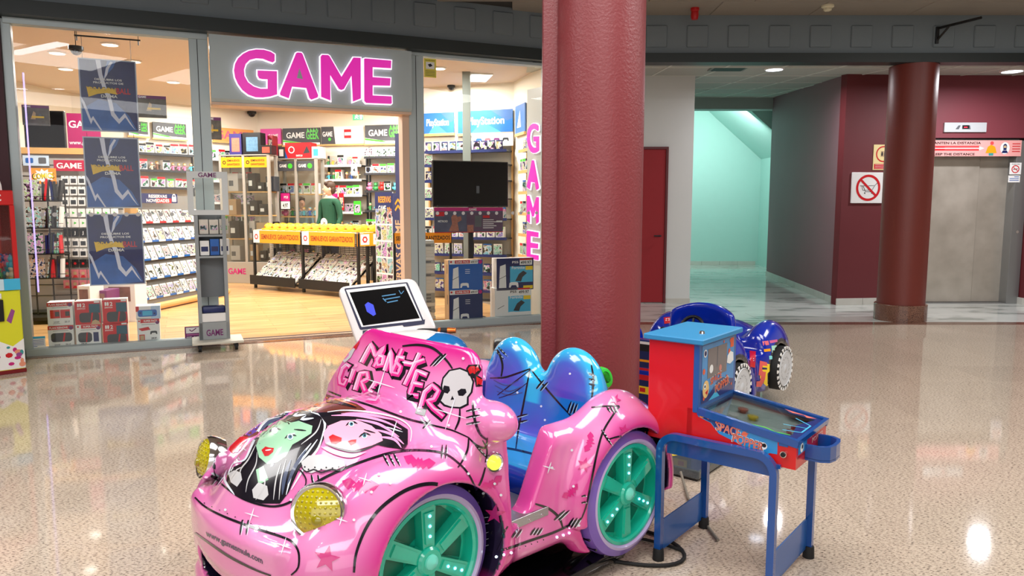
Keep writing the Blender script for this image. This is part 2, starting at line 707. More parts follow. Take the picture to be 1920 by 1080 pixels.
# ================================================================== SETTING: gallery ceiling and fascia
ceil_m = mat('ceiling_panel_beige', (150, 144, 134), .85, var=.05, vs=2)
grid_m = mat('ceiling_grid', (120, 116, 108), .7)
fas_m = mat('fascia_grey_paint', (116, 128, 134), .55, var=.06, vs=2)
fas_dark = mat('fascia_dark_band', (28, 38, 38), .45)
cb = MB().box(-9, 9.5, -6, 9.6, 3.79, 3.9, mat('ceiling_void', (60, 60, 58), .9))
ceiling = struct(cb.build('ceiling'))
cp = MB().rbox(-.597, .597, -.297, .297, 3.765, 3.79, .004, ceil_m).mesh('ceiling_panel')
for i in range(7):
    for j in range(6):
        x, y = -.6 + i * 1.2 + (.35 * (j % 2)), 9.0 - j * .6
        if side(x, y) < -.1 or x > 1:
            inst(cp, 'ceiling_panel', Matrix.Translation((x, y, 0)), parent=ceiling)
# the rest of the gallery ceiling, never in view, as one slab of the same panels
struct(MB().box(-9, 9.5, -6, 5.68, 3.765, 3.79, ceil_m).build('ceiling_gallery'))
struct(MB().box(-9, 9.5, -6.1, -6, 0, 3.8, mat('gallery_far_wall', (176, 166, 156), .6)).build('wall_gallery'))
struct(MB().box(-9.1, -9, -6, 9, 0, 3.8, MATS['gallery_far_wall']).build('wall_gallery_left'))
struct(MB().box(9.5, 9.6, -6, 19, 0, 3.8, MATS['gallery_far_wall']).build('wall_gallery_right'))
# straight fascia over the hall on the right
fb = MB()
fb.box(.25, 9.3, 9.3, 9.42, 3.31, 3.79, fas_m)
fb.box(.25, 9.3, 9.24, 9.46, 3.20, 3.31, fas_dark)
fas = struct(fb.build('trim_3'))
sqm = MB()
sqm.rbox(-.13, .13, -.014, .03, -.13, .13, .01, fas_m)
sqs = sqm.mesh('square_panel')
for i in range(18):
    inst(sqs, 'square_panel', Matrix.Translation((1.26 + i * .5 + .5 * .0, 9.296, 3.515)), parent=fas)
# fascia over the shop front
fb = MB()
fb.box(-.6, FL + .12, -.10, .12, 3.33, 3.95, fas_m)
fb.box(-.6, FL + .12, -.16, .14, 3.205, 3.34, fas_dark)
fs2 = struct(fb.build('trim_4', M=FAC.M()))
for i in range(12):
    inst(sqs, 'square_panel', Matrix.Translation((.22 + i * .478, -.104, 3.60)), parent=fs2)
# outer end of the shop front: dark maroon wall
mar = mat('maroon_paint', (104, 34, 40), .6, var=.08, vs=1.5, bump=.25, bs=260)
struct(MB().box(-2.2, -.02, -.05, .25, 0, 3.25, mat('dark_maroon_paint', (62, 18, 30), .6)).build('wall_left', M=FAC.M()))

# ================================================================== SETTING: shop front frame, panes, sign box
fr = MB()
for u0, u1 in ((-.02, .058), (1.58, 1.76), (3.87, 4.05), (5.60, 5.68)):
    fr.rbox(u0, u1, 0, .10, .0, 3.19, .004, alu)
for u0, u1, z0, z1 in ((0, 1.76, 0, .075), (3.88, 5.68, 0, .085), (0, 1.76, 3.145, 3.205), (3.88, 5.68, 3.165, 3.205)):
    fr.rbox(u0, u1, -.02, .10, z0, z1, .004, alu)
fr.box(1.655, 1.662, -.002, .0, 0, 3.19, dark_metal)
fr.box(3.955, 3.962, -.002, .0, 0, 3.19, dark_metal)
frame = struct(fr.build('window_1', M=FAC.M()))
MB().box(.058, 1.58, .046, .054, .075, 3.145, glass).build('pane', frame)
fr2 = struct(bpy.data.objects.new('window_2', None))
COL.objects.link(fr2)
fr2.matrix_local = FAC.M()
MB().box(4.05, 5.60, .046, .054, .085, 3.165, glass).build('pane', fr2)
# safety dots on both panes
dm = mat('frosted_dot', (205, 205, 205), .5)
dot = MB().disc(0, 0, .021, dm, FR(), n=16).mesh('safety_dot')
for k in range(15):
    inst(dot, 'safety_dot', Matrix.Translation((.10 + k * .104, .043, 1.375)), parent=frame)
for k in range(14):
    inst(dot, 'safety_dot', Matrix.Translation((4.105 + k * .1085, .043, 1.375)), parent=fr2)
# inner jambs of the doorway
jb = mat('jamb_beige', (214, 184, 160), .5)
struct(MB().box(3.79, 3.87, .0, .16, 0, 2.5, jb).build('door_1', M=FAC.M()))

# sign box with rounded lower edge
sb = MB()
prof = [(0, 0), (-.10, 0), (-.13, .03), (-.14, .08), (-.14, .66), (0, .66)]
V = [(x, y, z) for x in (1.77, 3.87) for y, z in prof]
n6 = len(prof)
F = [(i, i + n6, (i + 1) % n6 + n6, (i + 1) % n6) for i in range(n6)] + [tuple(range(n6)), tuple(range(2 * n6 - 1, n6 - 1, -1))]
sgn = thing('shop_sign', 'grey sign box with big illuminated magenta capitals above the shop doorway', 'sign', FAC.M(0, .0, 2.52))
sb.add(V, F, mat('sign_box_grey', (176, 190, 192), .45, .1, var=.03))
sb.build('sign_box', sgn, smooth=30)
MB().box(1.77, 3.87, -.1, .14, -.03, -.002, jb).build('underside_trim', sgn)


def arc(cx, cy, rx, ry, a0, a1, n):
    return [(cx + rx * math.cos(math.radians(a0 + (a1 - a0) * k / n)), cy + ry * math.sin(math.radians(a0 + (a1 - a0) * k / n))) for k in range(n + 1)]


def grow(P, d):
    n = len(P)
    ar = sum(P[i][0] * P[(i + 1) % n][1] - P[(i + 1) % n][0] * P[i][1] for i in range(n))
    s = 1 if ar > 0 else -1
    out = []
    for i in range(n):
        a, b, c = Vector(P[i - 1]), Vector(P[i]), Vector(P[(i + 1) % n])
        e, g = (b - a), (c - b)
        if e.length < 1e-6 or g.length < 1e-6:
            out.append(tuple(b))
            continue
        e.normalize()
        g.normalize()
        n1, n2 = Vector((e.y, -e.x)) * s, Vector((g.y, -g.x)) * s
        m = n1 + n2
        q = m.length_squared
        m = m * (2 / max(q, .9))
        out.append((b.x + m.x * d, b.y + m.y * d))
    return out


lm = mat('letter_magenta_lit', (222, 30, 165), .3, emit=.5, ecol=(232, 40, 185))
lw = mat('letter_rim_lit', (250, 235, 250), .3, emit=1.0)
LETTERS = {
    'G': [(600, 205), (560, 180), (500, 163), (430, 160), (365, 172), (310, 200), (265, 240), (238, 290), (228, 350), (238, 415), (265, 475), (305, 530), (360, 572), (425, 595), (490, 597), (560, 588), (622, 568), (620, 355), (440, 348), (440, 395), (455, 425), (485, 432), (530, 434), (530, 512), (470, 512), (410, 492), (360, 455), (330, 400), (325, 345), (340, 295), (375, 260), (430, 246), (490, 250), (545, 272), (580, 283), (600, 268)],
    'A': [(785, 195), (800, 187), (838, 190), (850, 205), (990, 575), (985, 595), (925, 617), (905, 600), (878, 512), (755, 500), (725, 605), (645, 575), (640, 555)],
    'M': [(1005, 225), (1020, 208), (1075, 210), (1090, 220), (1195, 402), (1300, 232), (1370, 235), (1372, 605), (1295, 635), (1285, 400), (1220, 520), (1195, 530), (1170, 520), (1095, 395), (1100, 625), (1010, 590)],
    'E': [(1395, 245), (1410, 240), (1645, 260), (1642, 335), (1478, 325), (1478, 408), (1638, 418), (1634, 492), (1478, 488), (1478, 572), (1648, 580), (1650, 645), (1640, 654), (1415, 645), (1397, 625)]}
HOLE_A = [(818, 330), (850, 430), (795, 420)]


def sp(P, off=-.14):
    """outline read off a 4.8x enlargement of the sign -> metres on its face"""
    out = []
    for x, y in P:
        u, z = FAC.uz(390 + x / 4.8, 60 + y / 4.8, off)
        out.append((u, z - 2.52))
    return out


for ch in 'GAME':
    P = sp(LETTERS[ch])[::-1]
    l = MB()
    l.prism(grow(P, .008), .002, .03, lw, FR(0, -.14, 0))
    l.prism(grow(P, -.004), .028, .04, lm, FR(0, -.14, 0))
    if ch == 'A':
        l.prism(sp(HOLE_A), .03, .0415, MATS['sign_box_grey'], FR(0, -.14, 0))
    l.build('letter', sgn)

# ================================================================== SETTING: shop interior walls, ceiling
sw = mat('shop_wall_cream', (236, 228, 210), .7)
sc_m = mat('shop_ceiling_beige', (214, 196, 178), .8)
W1 = Wall((-5.1, 15.1), (-1.9, 14.3))
W2 = Wall((-1.75, 12.15), (.03, 11.5))
W3 = Wall((-7.35, 12.6), (-5.1, 15.1))
WG = Wall((-6.6, 9.45), (-5.12, 9.8))
SH = Wall((-5.02, 9.95), (-4.70, 12.1))
for nm, wq in (('wall_back', W1), ('wall_right', W2), ('wall_corner', W3)):
    struct(MB().box(-.1, wq.len + .1, .0, .1, 0, 3.4, sw).build(nm, M=wq.M()))


def wall_seg(nm, p, q, m, z1=3.4):
    wq = Wall(p, q)
    return struct(MB().box(0, wq.len, 0, .08, 0, z1, m).build(nm, M=wq.M()))


wall_seg('wall_niche', (-1.9, 14.4), (-1.75, 12.1), sw)
wall_seg('wall_side', (.03, 11.5), (.62, 9.5), sw)
wall_seg('wall_far_left', (-8.2, 6.0), (-7.35, 12.6), sw)
shc = MB()
Pc = [(-8.2, 5.62), (FAC.pt(FL, .14).x, FAC.pt(FL, .14).y), (.75, 9.6), (.1, 11.6), (-1.6, 12.3), (-1.8, 14.5), (-5.1, 15.2), (-7.5, 12.7), (-8.2, 7)]
shc.prism(Pc, 3.33, 3.42, sc_m)
struct(shc.build('ceiling_shop'))
# round shop downlights
lamp_m = mat('lamp_disc', (255, 250, 240), .4, emit=7, ecol=(255, 248, 235))
ring_m = mat('lamp_ring', (235, 232, 226), .4)
LD = MB()
LD.lathe([(.10, 0), (.10, -.012), (.085, -.018), (.085, -.005)], ring_m)
ld_ring = LD.mesh('lamp_ring', 40)
ld_disc = MB().disc(0, 0, .084, lamp_m, Matrix.Rotation(PI, 4, 'X'), d=.008).mesh('diffuser')
ZC = 3.33


def downlight(x, y, z, label, group, k=1.0):
    t = thing('ceiling_light', label, 'ceiling light', Matrix.Translation((x, y, z)) @ Matrix.Scale(k, 4), group)
    inst(ld_ring, 'ring', I4, parent=t)
    inst(ld_disc, 'diffuser', I4, parent=t)
    return t


def on_ceiling(px, py, z):
    d = ray(px, py)
    return Vector((0, 0, EYE)) + d * ((z - EYE) / d.z)


for px, py, lb in ((123, 128, 'round white downlight left of the topmost hanging blue poster'),
                   (250, 114, 'round white downlight just right of the topmost hanging blue poster'),
                   (325, 153, 'round white downlight in the shop ceiling near the grey sign box'),
                   (107, 98, 'dim round downlight under the ceiling close to the dome camera'),
                   (206, 82, 'round downlight above the poster rail')):
    q = on_ceiling(px, py, ZC)
    downlight(q.x, q.y, ZC - .001, lb, 'shop downlights')
for px, py, lb in ((823, 127, 'round downlight seen beside the yellow camera notice'),):
    q = on_ceiling(px, py, ZC)
    downlight(q.x, q.y, ZC - .001, lb, 'shop downlights')
q = on_ceiling(898, 144, ZC)
t = thing('ceiling_panel_light', 'square bright ceiling panel light behind the right-hand shop window', 'ceiling light', Matrix.Translation((q.x, q.y, ZC)) @ Matrix.Rotation(.2, 4, 'Z'))
MB().rbox(-.16, .16, -.3, .3, -.02, 0, .005, ring_m).build('housing', t)
MB().box(-.145, .145, -.285, .285, -.024, -.019, lamp_m).build('diffuser', t)

# ================================================================== SETTING: hall on the right
HZ = lambda y: 3.235 + .0745 * (y - 9.4)
hallc = MB()
hallc.add([(.2, 9.4, HZ(9.4)), (9.3, 9.4, HZ(9.4)), (9.3, 16.2, HZ(16.2)), (.2, 16.2, HZ(16.2))], [(0, 3, 2, 1)], mat('hall_ceiling', (178, 180, 172), .8))
hallc = struct(hallc.build('ceiling_hall'))
gm = mat('hall_ceiling_grid', (222, 224, 216), .6)
for i in range(11):
    x = 1.3 + i * .75
    V = [(x + a, y, HZ(y) + c_) for y in (9.45, 15.9) for a, c_ in ((-.012, -.008), (.012, -.008), (.012, 0), (-.012, 0))]
    MB().add(V, [(0, 1, 5, 4), (1, 2, 6, 5), (3, 0, 4, 7), (0, 3, 2, 1)], gm).build('grid_bar', hallc)
for j in range(6):
    y = 10.0 + j * 1.1
    MB().box(.3, 9.2, y - .01, y + .01, HZ(y) - .008, HZ(y) - .001, gm).build('grid_bar', hallc)
wp = mat('pillar_white_paint', (214, 216, 214), .6, var=.03, vs=2)
struct(MB().box(.7, 2.30 + .395, 11.15, 11.45, 0, 3.42, wp).box(2.60, 2.695, 11.45, 14.8, 0, 3.7, wp).build('wall_hall_white'))
MB().box(2.33, 2.70, 11.135, 11.15, 0, .07, mat('marble_trim', (198, 196, 188), .3, var=.1)).build('baseboard_white', kind='structure')
# red door
rd = mat('red_door_paint', (150, 8, 24), .6, var=.05)
d1 = MB().rbox(1.30, 2.285, 11.11, 11.149, .015, 2.30, .006, rd)
d1 = struct(d1.build('door_2'))
MB().box(2.285, 2.32, 11.10, 11.149, 0, 2.335, mat('red_frame', (92, 8, 20), .4)).box(1.27, 2.285, 11.10, 11.149, 2.30, 2.335, mat('red_frame', (92, 8, 20), .4)).build('door_frame', d1)
MB().cyl((2.22, 11.11, 1.02), (2.22, 11.06, 1.02), .012, dark_metal).cyl((2.22, 11.065, 1.02), (2.12, 11.065, 1.02), .01, dark_metal).build('door_handle', d1)
# stair passage, mint painted
mint = mat('mint_wall', (178, 216, 208), .7, var=.02)
struct(MB().box(2.6, 6.4, 18.5, 18.6, 0, 4.2, mint).build('wall_passage_back'))
struct(MB().box(6.15, 6.25, 15.9, 18.5, 0, 4.2, mint).build('wall_passage_right'))
struct(MB().box(2.55, 2.65, 14.8, 18.5, 0, 4.2, mint).build('wall_passage_left'))
struct(MB().box(2.6, 6.3, 15.6, 18.6, 3.95, 4.0, mint).build('ceiling_passage'))
struct(MB().box(2.6, 5.55, 15.6, 15.9, 3.46, 4.0, mat('soffit_grey_green', (170, 184, 178), .7)).build('trim_5'))
# sloping underside of the stair
st = MB()
st.prism([(5.0, 3.62), (6.15, 2.62), (6.15, 4.0), (4.6, 4.0)], -18.49, -16.2, mint, Matrix.Rotation(PI / 2, 4, 'X'))
struct(st.build('trim_6'))
bt = mat('marble_trim', (198, 196, 188), .3, var=.1)
bb = struct(bpy.data.objects.new('baseboard_passage', None))
COL.objects.link(bb)
for k in range(6):
    MB().rbox(3.4 + k * .45, 3.845 + k * .45, 18.48, 18.5, .0, .1, .003, bt).build('tile', bb)
# dark wall receding, then the maroon wall with the lift
dkw = Wall((5.40, 15.65), (4.83, 10.9))
dk = mat('dark_taupe_paint', (138, 100, 108), .6, var=.08, vs=1.2)
struct(MB().box(0, dkw.len - .05, 0, .1, 0, 3.8, dk).build('wall_taupe', M=dkw.M()))
bb = struct(bpy.data.objects.new('baseboard_taupe', None))
COL.objects.link(bb)
bb.matrix_local = dkw.M()
for k in range(8):
    MB().rbox(k * .598, k * .598 + .593, -.015, 0, .0, .1, .003, bt).build('tile', bb)
mw = Wall((4.815, 10.89), (5.66, 11.0))
struct(MB().box(0, mw.len, 0, .15, 0, 3.6, mar).build('wall_maroon', M=mw.M()))
bb = struct(bpy.data.objects.new('baseboard_maroon', None))
COL.objects.link(bb)
bb.matrix_local = mw.M()
for k in range(2):
    MB().rbox(k * .42 - .012, k * .42 + .404, -.018, 0, .0, .1, .003, bt).build('tile', bb)
mar2 = mat('maroon_lift_wall', (122, 52, 62), .6, var=.05, vs=1.2)
lw_ = MB()
lw_.box(5.6, 9.3, 11.06, 11.3, 2.46, 3.6, mar2)
lw_.box(7.63, 9.3, 10.94, 11.3, 0, 2.46, mar)
lw_.box(7.60, 9.3, 11.0, 11.06, 2.30, 3.6, mar2)
struct(lw_.build('wall_lift'))
struct(MB().rbox(7.60, 8.3, 10.92, 10.94, 0, .1, .003, bt).rbox(7.6, 7.63, 10.94, 11.2, 0, .1, .003, bt).build('baseboard_lift'))
# lift: steel portal and two sliding leaves
ste = bpy.data.materials.new('brushed_steel')
ste.use_nodes = True
nt = ste.node_tree
b = nt.nodes['Principled BSDF']
b.inputs['Metallic'].default_value = .45
tc = nt.nodes.new('ShaderNodeTexCoord')
n = nt.nodes.new('ShaderNodeTexNoise')
n.inputs['Scale'].default_value = 3.0
n.inputs['Detail'].default_value = 3
nt.links.new(tc.outputs['Object'], n.inputs['Vector'])
c = ramp(nt, n.outputs[0], [(.3, (176, 168, 156)), (.7, (200, 192, 180))])
nt.links.new(c, b.inputs['Base Color'])
rr = ramp(nt, n.outputs[0], [(.35, (148, 148, 148)), (.65, (166, 166, 166))])
nt.links.new(rr, b.inputs['Roughness'])
ste2 = mat('steel_frame', (150, 152, 152), .35, .7)
lift = struct(bpy.data.objects.new('door_3', None))
COL.objects.link(lift)
MB().rbox(5.66, 5.79, 11.05, 11.25, 0, 2.42, .004, ste2).rbox(7.44, 7.62, 11.05, 11.25, 0, 2.42, .004, ste2).rbox(5.79, 7.44, 11.05, 11.25, 2.22, 2.42, .004, ste2).build('door_frame', lift)
MB().rbox(6.2, 7.0, 11.20, 11.23, .01, 2.23, .004, ste).build('door_leaf', lift)
MB().rbox(7.012, 7.45, 11.225, 11.25, .01, 2.23, .004, ste).build('door_leaf', lift)
MB().rbox(5.79, 6.22, 11.215, 11.24, .01, 2.23, .004, ste).build('door_leaf', lift)
MB().box(5.79, 7.44, 11.06, 11.24, 0, .006, ste2).build('door_sill', lift)
MB().disc(0, 0, .022, chrome, FR(7.53, 11.046, 1.08)).build('call_button', lift)
# round columns
colm = mat('column_paint', (112, 44, 36), .42, var=.06, vs=2, bump=.35, bs=120)
c2 = struct(bpy.data.objects.new('column_2', None))
COL.objects.link(c2)
c2.matrix_local = Matrix.Translation((5.03, 9.50, 0))
MB().lathe([(.282, 0), (.282, 3.198)], colm, n=48).build('shaft', c2, smooth=40)
MB().lathe([(.312, 0), (.312, .205), (.305, .212), (.283, .212)], gr_dark, n=48).build('column_base', c2, smooth=40)
cy = 4.72
cx = (1131 - 960) / FPX * cy
colm2 = mat('column_paint_rose', (130, 55, 59), .42, var=.05, vs=2, bump=1.0, bs=70)
c1 = struct(bpy.data.objects.new('column_1', None))
COL.objects.link(c1)
c1.matrix_local = Matrix.Translation((.492, 4.2, 0))
MB().lathe([(.241, 0), (.241, 3.77)], colm2, n=64).build('shaft', c1, smooth=40)
MB().lathe([(.262, 0), (.262, .205), (.256, .212), (.24, .212)], gr_dark, n=48).build('column_base', c1, smooth=40)
MB().rbox(-.322, -.13, .0, .12, 0, 3.77, .004, colm2).build('side_duct', c1)

# ================================================================== SHOP: things hung or set just behind the left pane
lightning = mat('print_lightning', (225, 228, 245), .35)
p_dblue = mat('print_deep_blue', (26, 34, 96), .3, var=.5, vs=7)
p_mblue = mat('print_mid_blue', (58, 104, 178), .3, var=.5, vs=6)
p_gold = mat('print_gold', (240, 196, 40), .35)
film = mat('clear_film_edge', (190, 200, 215), .3)
ry = .26


def fpoly(P, off):
    return [FAC.uz(x, y, off) for x, y in P]


for idx, (tl, tr, br_, bl_, lab) in enumerate((
        ((148, 110), (252, 117), (256, 247), (152, 243), 'topmost of three hanging blue lightning posters behind the left shop window'),
        ((157, 258), (257, 261), (262, 389), (160, 388), 'middle one of three hanging blue lightning posters behind the left shop window'),
        ((163, 403), (264, 402), (271, 530), (170, 534), 'lowest of three hanging blue lightning posters behind the left shop window'))):
    u0, z1 = FAC.uz(*tl, ry)
    u1, _ = FAC.uz(*tr, ry)
    _, z0 = FAC.uz(*bl_, ry)
    W, H = u1 - u0, z1 - z0
    po = thing('hanging_poster', lab, 'poster', FAC.M(u0, ry, z0), 'blue lightning posters')
    q = MB()
    q.box(-.012, W + .012, .0, .004, -.012, H + .012, film)
    q.box(0, W, -.002, .0, 0, H, p_dblue)
    f = FR(0, -.002, 0)
    X = lambda a: a * W
    Y = lambda a: a * H
    def pp(P):
        return [(X(a), Y(c_)) for a, c_ in P]
    q.flat(pp([(.0, .30), (.30, .44), (.62, .40), (.85, .22), (.98, .02), (.6, .0), (0, .0)]), p_mblue, f, .0008)
    q.flat(pp([(.42, .75), (.60, .9), (.66, 1), (.50, 1)]), p_mblue, f, .001)
    q.flat(pp([(.29, 1), (.38, 1), (.40, .80), (.46, .62), (.52, .52), (.55, .42), (.58, .26), (.66, .17), (.77, .26), (.86, .14), (.95, .02), (.86, .10), (.775, .20), (.655, .10), (.52, .22), (.47, .44), (.40, .58), (.33, .78)]), lightning, f, .0016)
    q.flat(pp([(0, .46), (.05, .40), (.15, .16), (.19, .20), (.34, 0), (.31, 0), (.185, .15), (.145, .08), (.02, .36), (0, .40)]), lightning, f, .0016)
    q.flat(pp([(.60, .98), (.52, .88), (.49, .80), (.42, .72), (.44, .78), (.47, .89), (.56, .99)]), lightning, f, .0014)
    q.flat(pp([(.10, .62), (.13, .47), (.30, .52), (.48, .54), (.66, .52), (.60, .60), (.2, .585)]), p_gold, f, .002)
    q.text('DESCUBRE LOS', X(.5), Y(.715), H * .028, p_white, f, .0024, sx=1.35)
    q.text('PRODUCTOS DE', X(.5), Y(.668), H * .028, p_white, f, .0024, sx=1.35)
    for s_, m_, d_ in ((1.09, p_black, .0022), (1.0, None, .0030)):
        q.text('DRAGON', X(.135), Y(.535), H * .082 * s_, m_ or p_gold, f, d_, width=W * .50, align='l')
        q.text('BALL', X(.635), Y(.535), H * .082 * s_, m_ or p_red, f, d_, width=W * .26, align='l')
    q.text('DAIMA', X(.50), Y(.472), H * .042, p_white, f, .003, width=W * .30)
    q.text('DAIMA', X(.503), Y(.470), H * .042, p_black, f, .0026, width=W * .31)
    q.build('print', po)
    for a in (.06, .94):
        MB().cyl((X(a), .002, H + .012), (X(a), .002, H + (.05 if idx else .215)), .0022, dark_metal, 6).build('cord', po)
u0, z0 = FAC.uz(139, 66, ry)
u1, z1 = FAC.uz(263, 72, ry)
q = MB().cyl((0, 0, 0), (u1 - u0, 0, 0), .008, dark_metal)
for a in (.02, u1 - u0 - .02):
    q.cyl((a, 0, 0), (a, 0, -.05), .006, dark_metal, 8).cyl((a, 0, 0), (a, 0, 3.33 - z0), .003, dark_metal, 6)
tag(q.build('poster_rail', M=FAC.M(u0, ry, z0)), 'thin dark ceiling rail that the blue posters hang from', 'rail')


def dome_camera(px, py, Yc, label, k=1.0):
    p_ = on_ceiling(px, py, ZC) if Yc is None else at(px, py, Yc)
    t_ = thing('dome_camera', label, 'security camera', Matrix.Translation((p_.x, p_.y, ZC if Yc is None else p_.z)) @ Matrix.Scale(k, 4), 'dome cameras')
    MB().lathe([(.062, 0), (.062, -.03), (.05, -.036)], dark_metal, n=20).build('collar', t_, smooth=30)
    MB().ball((0, 0, -.034), (.047, .047, .045), mat('smoked_dome', (22, 22, 26), .08), 18, 10).build('dome', t_, smooth=60)
    return t_


p_ = at(142, 88, 7.9)
dc = dome_camera(142, 87, 7.9, 'black dome camera hanging above the topmost blue poster', 1.15)
MB().cyl((0, 0, 0), (0, 0, 3.33 - dc.location.z), .004, dark_metal, 6).build('drop_tube', dc)
dome_camera(472, 209, None, 'small black dome camera just under the grey sign box', 1.4)
dome_camera(846, 160, None, 'black dome camera seen through the right-hand shop window', 1.0)


def shop_card(wall, off, x0, y0, x1, y1, name, label, cat, fn, thick=.01, skew=True):
    """a flat panel covering the photo rectangle on a plane parallel to a wall; fn(q, W, H, frame) prints on it"""
    u0, z1 = wall.uz(x0, y0, off)
    u1, z0 = wall.uz(x1, y1, off)
    W, H = u1 - u0, z1 - z0
    q = MB()
    fn(q, W, H, FR(0, 0, 0))
    return tag(q.build(name, M=wall.M(u0, off, z0)), label, cat)


def base_panel(q, W, H, m, th=.012):
    q.box(0, W, 0, th, 0, H, m)


p_photo = mat('print_dark_photo', (98, 92, 84), .4, var=.7, vs=16)


def dark_promo(q, W, H, f):
    base_panel(q, W, H, p_photo)
    q.rect(0, W, H * .86, H, p_purple, f, .001)
    q.text('GAME', W * .05, H * .885, H * .09, p_white, f, .002, align='l')
    q.flat([(W * .3, H * .3), (W * .42, H * .7), (W * .5, H * .62), (W * .48, H * .3)], p_tan, f, .0015)
    q.flat([(W * .55, H * .36), (W * .62, H * .6), (W * .7, H * .58), (W * .72, H * .35)], p_grey, f, .0015)
    q.rect(W * .35, W * .8, H * .37, H * .46, p_gold, f, .002)


shop_card(FAC, .30, 256, 178, 313, 222, 'hanging_placard', 'small dark promotional placard hanging right of the topmost blue poster', 'placard', dark_promo)
shop_card(FAC, .30, 40, 196, 94, 236, 'hanging_placard', 'small dark promotional placard hanging at the far left of the shop window', 'placard', dark_promo)
shop_card(FAC, .9, 384, 219, 416, 262, 'hanging_placard', 'purple-topped placard hanging behind the left doorpost of the shop', 'placard', dark_promo)

# ---- console boxes stacked behind the left pane
def pad(q, x, y, s, m, f, d):
    q.flat([(x - s, y - s * .5), (x - s * .9, y + s * .35), (x - s * .5, y + s * .5), (x + s * .5, y + s * .5), (x + s * .9, y + s * .35), (x + s, y - s * .5), (x + s * .7, y - s * .55), (x + s * .45, y - s * .1), (x - s * .45, y - s * .1), (x - s * .7, y - s * .55)], m, f, d)


def console(q, x, y, w_, h_, m, f, d, m2=None):
    q.flat(rrect(x - w_ / 2, x + w_ / 2, y - h_ / 2, y + h_ / 2, h_ * .3), m, f, d)
    q.flat([(x + w_ * .04, y - h_ * .48), (x + w_ * .12, y - h_ * .48), (x + w_ * .2, y + h_ * .48), (x + w_ * .12, y + h_ * .48)], m2 or p_red, f, d + .0006)


p_dgrey = mat('print_dark_grey', (52, 56, 62), .35)
p_teal = mat('print_teal', (20, 84, 104), .35)


def box_plan(q, W, H, f, v):
    q.rect(0, W, H * .83, H, p_red, f, .001)
    q.text('PLAN RENOVE', W * .42, H * .87, H * .085, p_white, f, .002, width=W * .72)
    q.disc(W * .90, H * .88, W * .085, p_purple, f, .002)
    q.line([(W * .2, H * .775), (W * .8, H * .775)], H * .015, p_grey, f, .002)
    if v == 0:
        for a in (.30, .70):
            q.rect(W * (a - .19), W * (a + .19), H * .32, H * .68, p_red, f, .0015)
            q.rect(W * (a), W * (a + .17), H * .40, H * .60, p_dgrey, f, .002)
    else:
        console(q, W * .52, H * .48, W * .82, H * .40, p_dgrey, f, .0015)
    q.text('219.97', W * .34, H * .12, H * .075, p_black, f, .002, width=W * .22)
    q.text('331.17', W * .76, H * .12, H * .075, p_black, f, .002, width=W * .2)
    q.line([(W * .2, H * .09), (W * .48, H * .09)], H * .012, p_black, f, .002)


def box_red(q, W, H, f, v):
    q.rect(0, W, 0, H, p_red, f, .0008)
    q.rect(W * .55, W * .98, H * .48, H * .88, p_teal, f, .001)
    console(q, W * .55, H * .30, W * .78, H * .42, p_dgrey, f, .0016)
    q.flat(rrect(W * .10, W * .17, H * .76, H * .92, W * .03), p_white, f, .002)
    q.flat(rrect(W * .19, W * .26, H * .76, H * .92, W * .03), p_white, f, .002)
    q.text('2', W * .36, H * .76, H * .16, p_white, f, .002)
    q.text('SWITCH', W * .25, H * .66, H * .06, p_white, f, .002, width=W * .32)
    q.rect(W * .76, W * .97, H * .92, H * .99, p_white, f, .0022)
    if v:
        q.flat([(W * .6, H * .0), (W * .66, H * .14), (W * .78, H * .2), (W * .92, H * .12), (W * .98, 0)], p_tan, f, .0022)


def box_super(q, W, H, f, v):
    q.rect(W * (.22 if v == 0 else .16), W, H * .80, H * .95, p_red, f, .001)
    q.text('SUPER PACK', W * .60, H * .835, H * .08, p_white, f, .002, width=W * .6)
    q.disc(W * .90, H * .80, W * .085, p_purple, f, .002)
    q.disc(W * .1, H * .88, W * .04, p_red, f, .002)
    q.line([(W * .2, H * .735), (W * .8, H * .735)], H * .015, p_grey, f, .002)
    if v == 0:
        console(q, W * .36, H * .42, W * .55, H * .42, p_dgrey, f, .0015)
        q.rect(W * .69, W * .90, H * .22, H * .62, p_navy, f, .0015)
        q.text('479.97', W * .3, H * .1, H * .09, p_black, f, .002, width=W * .24)
    else:
        q.flat([(W * .05, H * .58), (W * .5, H * .64), (W * .58, H * .52), (W * .2, H * .48)], p_red, f, .0015)
        pad(q, W * .72, H * .40, W * .16, p_dgrey, f, .0015)
        q.rect(W * .08, W * .32, H * .05, H * .34, p_red, f, .0015)
        q.rect(W * .11, W * .29, H * .08, H * .31, p_tan, f, .002)
        q.text('299.97', W * .72, H * .13, H * .08, p_black, f, .002, width=W * .24)


def box_lite(q, W, H, f, v):
    q.rect(0, W * .13, H * .60, H, p_red, f, .001)
    q.rect(W * .62, W, 0, H, mat('print_pale_sky', (190, 215, 240), .4), f, .0008)
    q.flat(rrect(W * .08, W * .86, H * .20, H * .72, H * .14), p_blue, f, .0015)
    q.rect(W * .27, W * .67, H * .28, H * .64, p_cyan, f, .002)
    q.disc(W * .18, H * .5, H * .07, p_navy, f, .002)
    q.disc(W * .76, H * .42, H * .07, p_navy, f, .002)


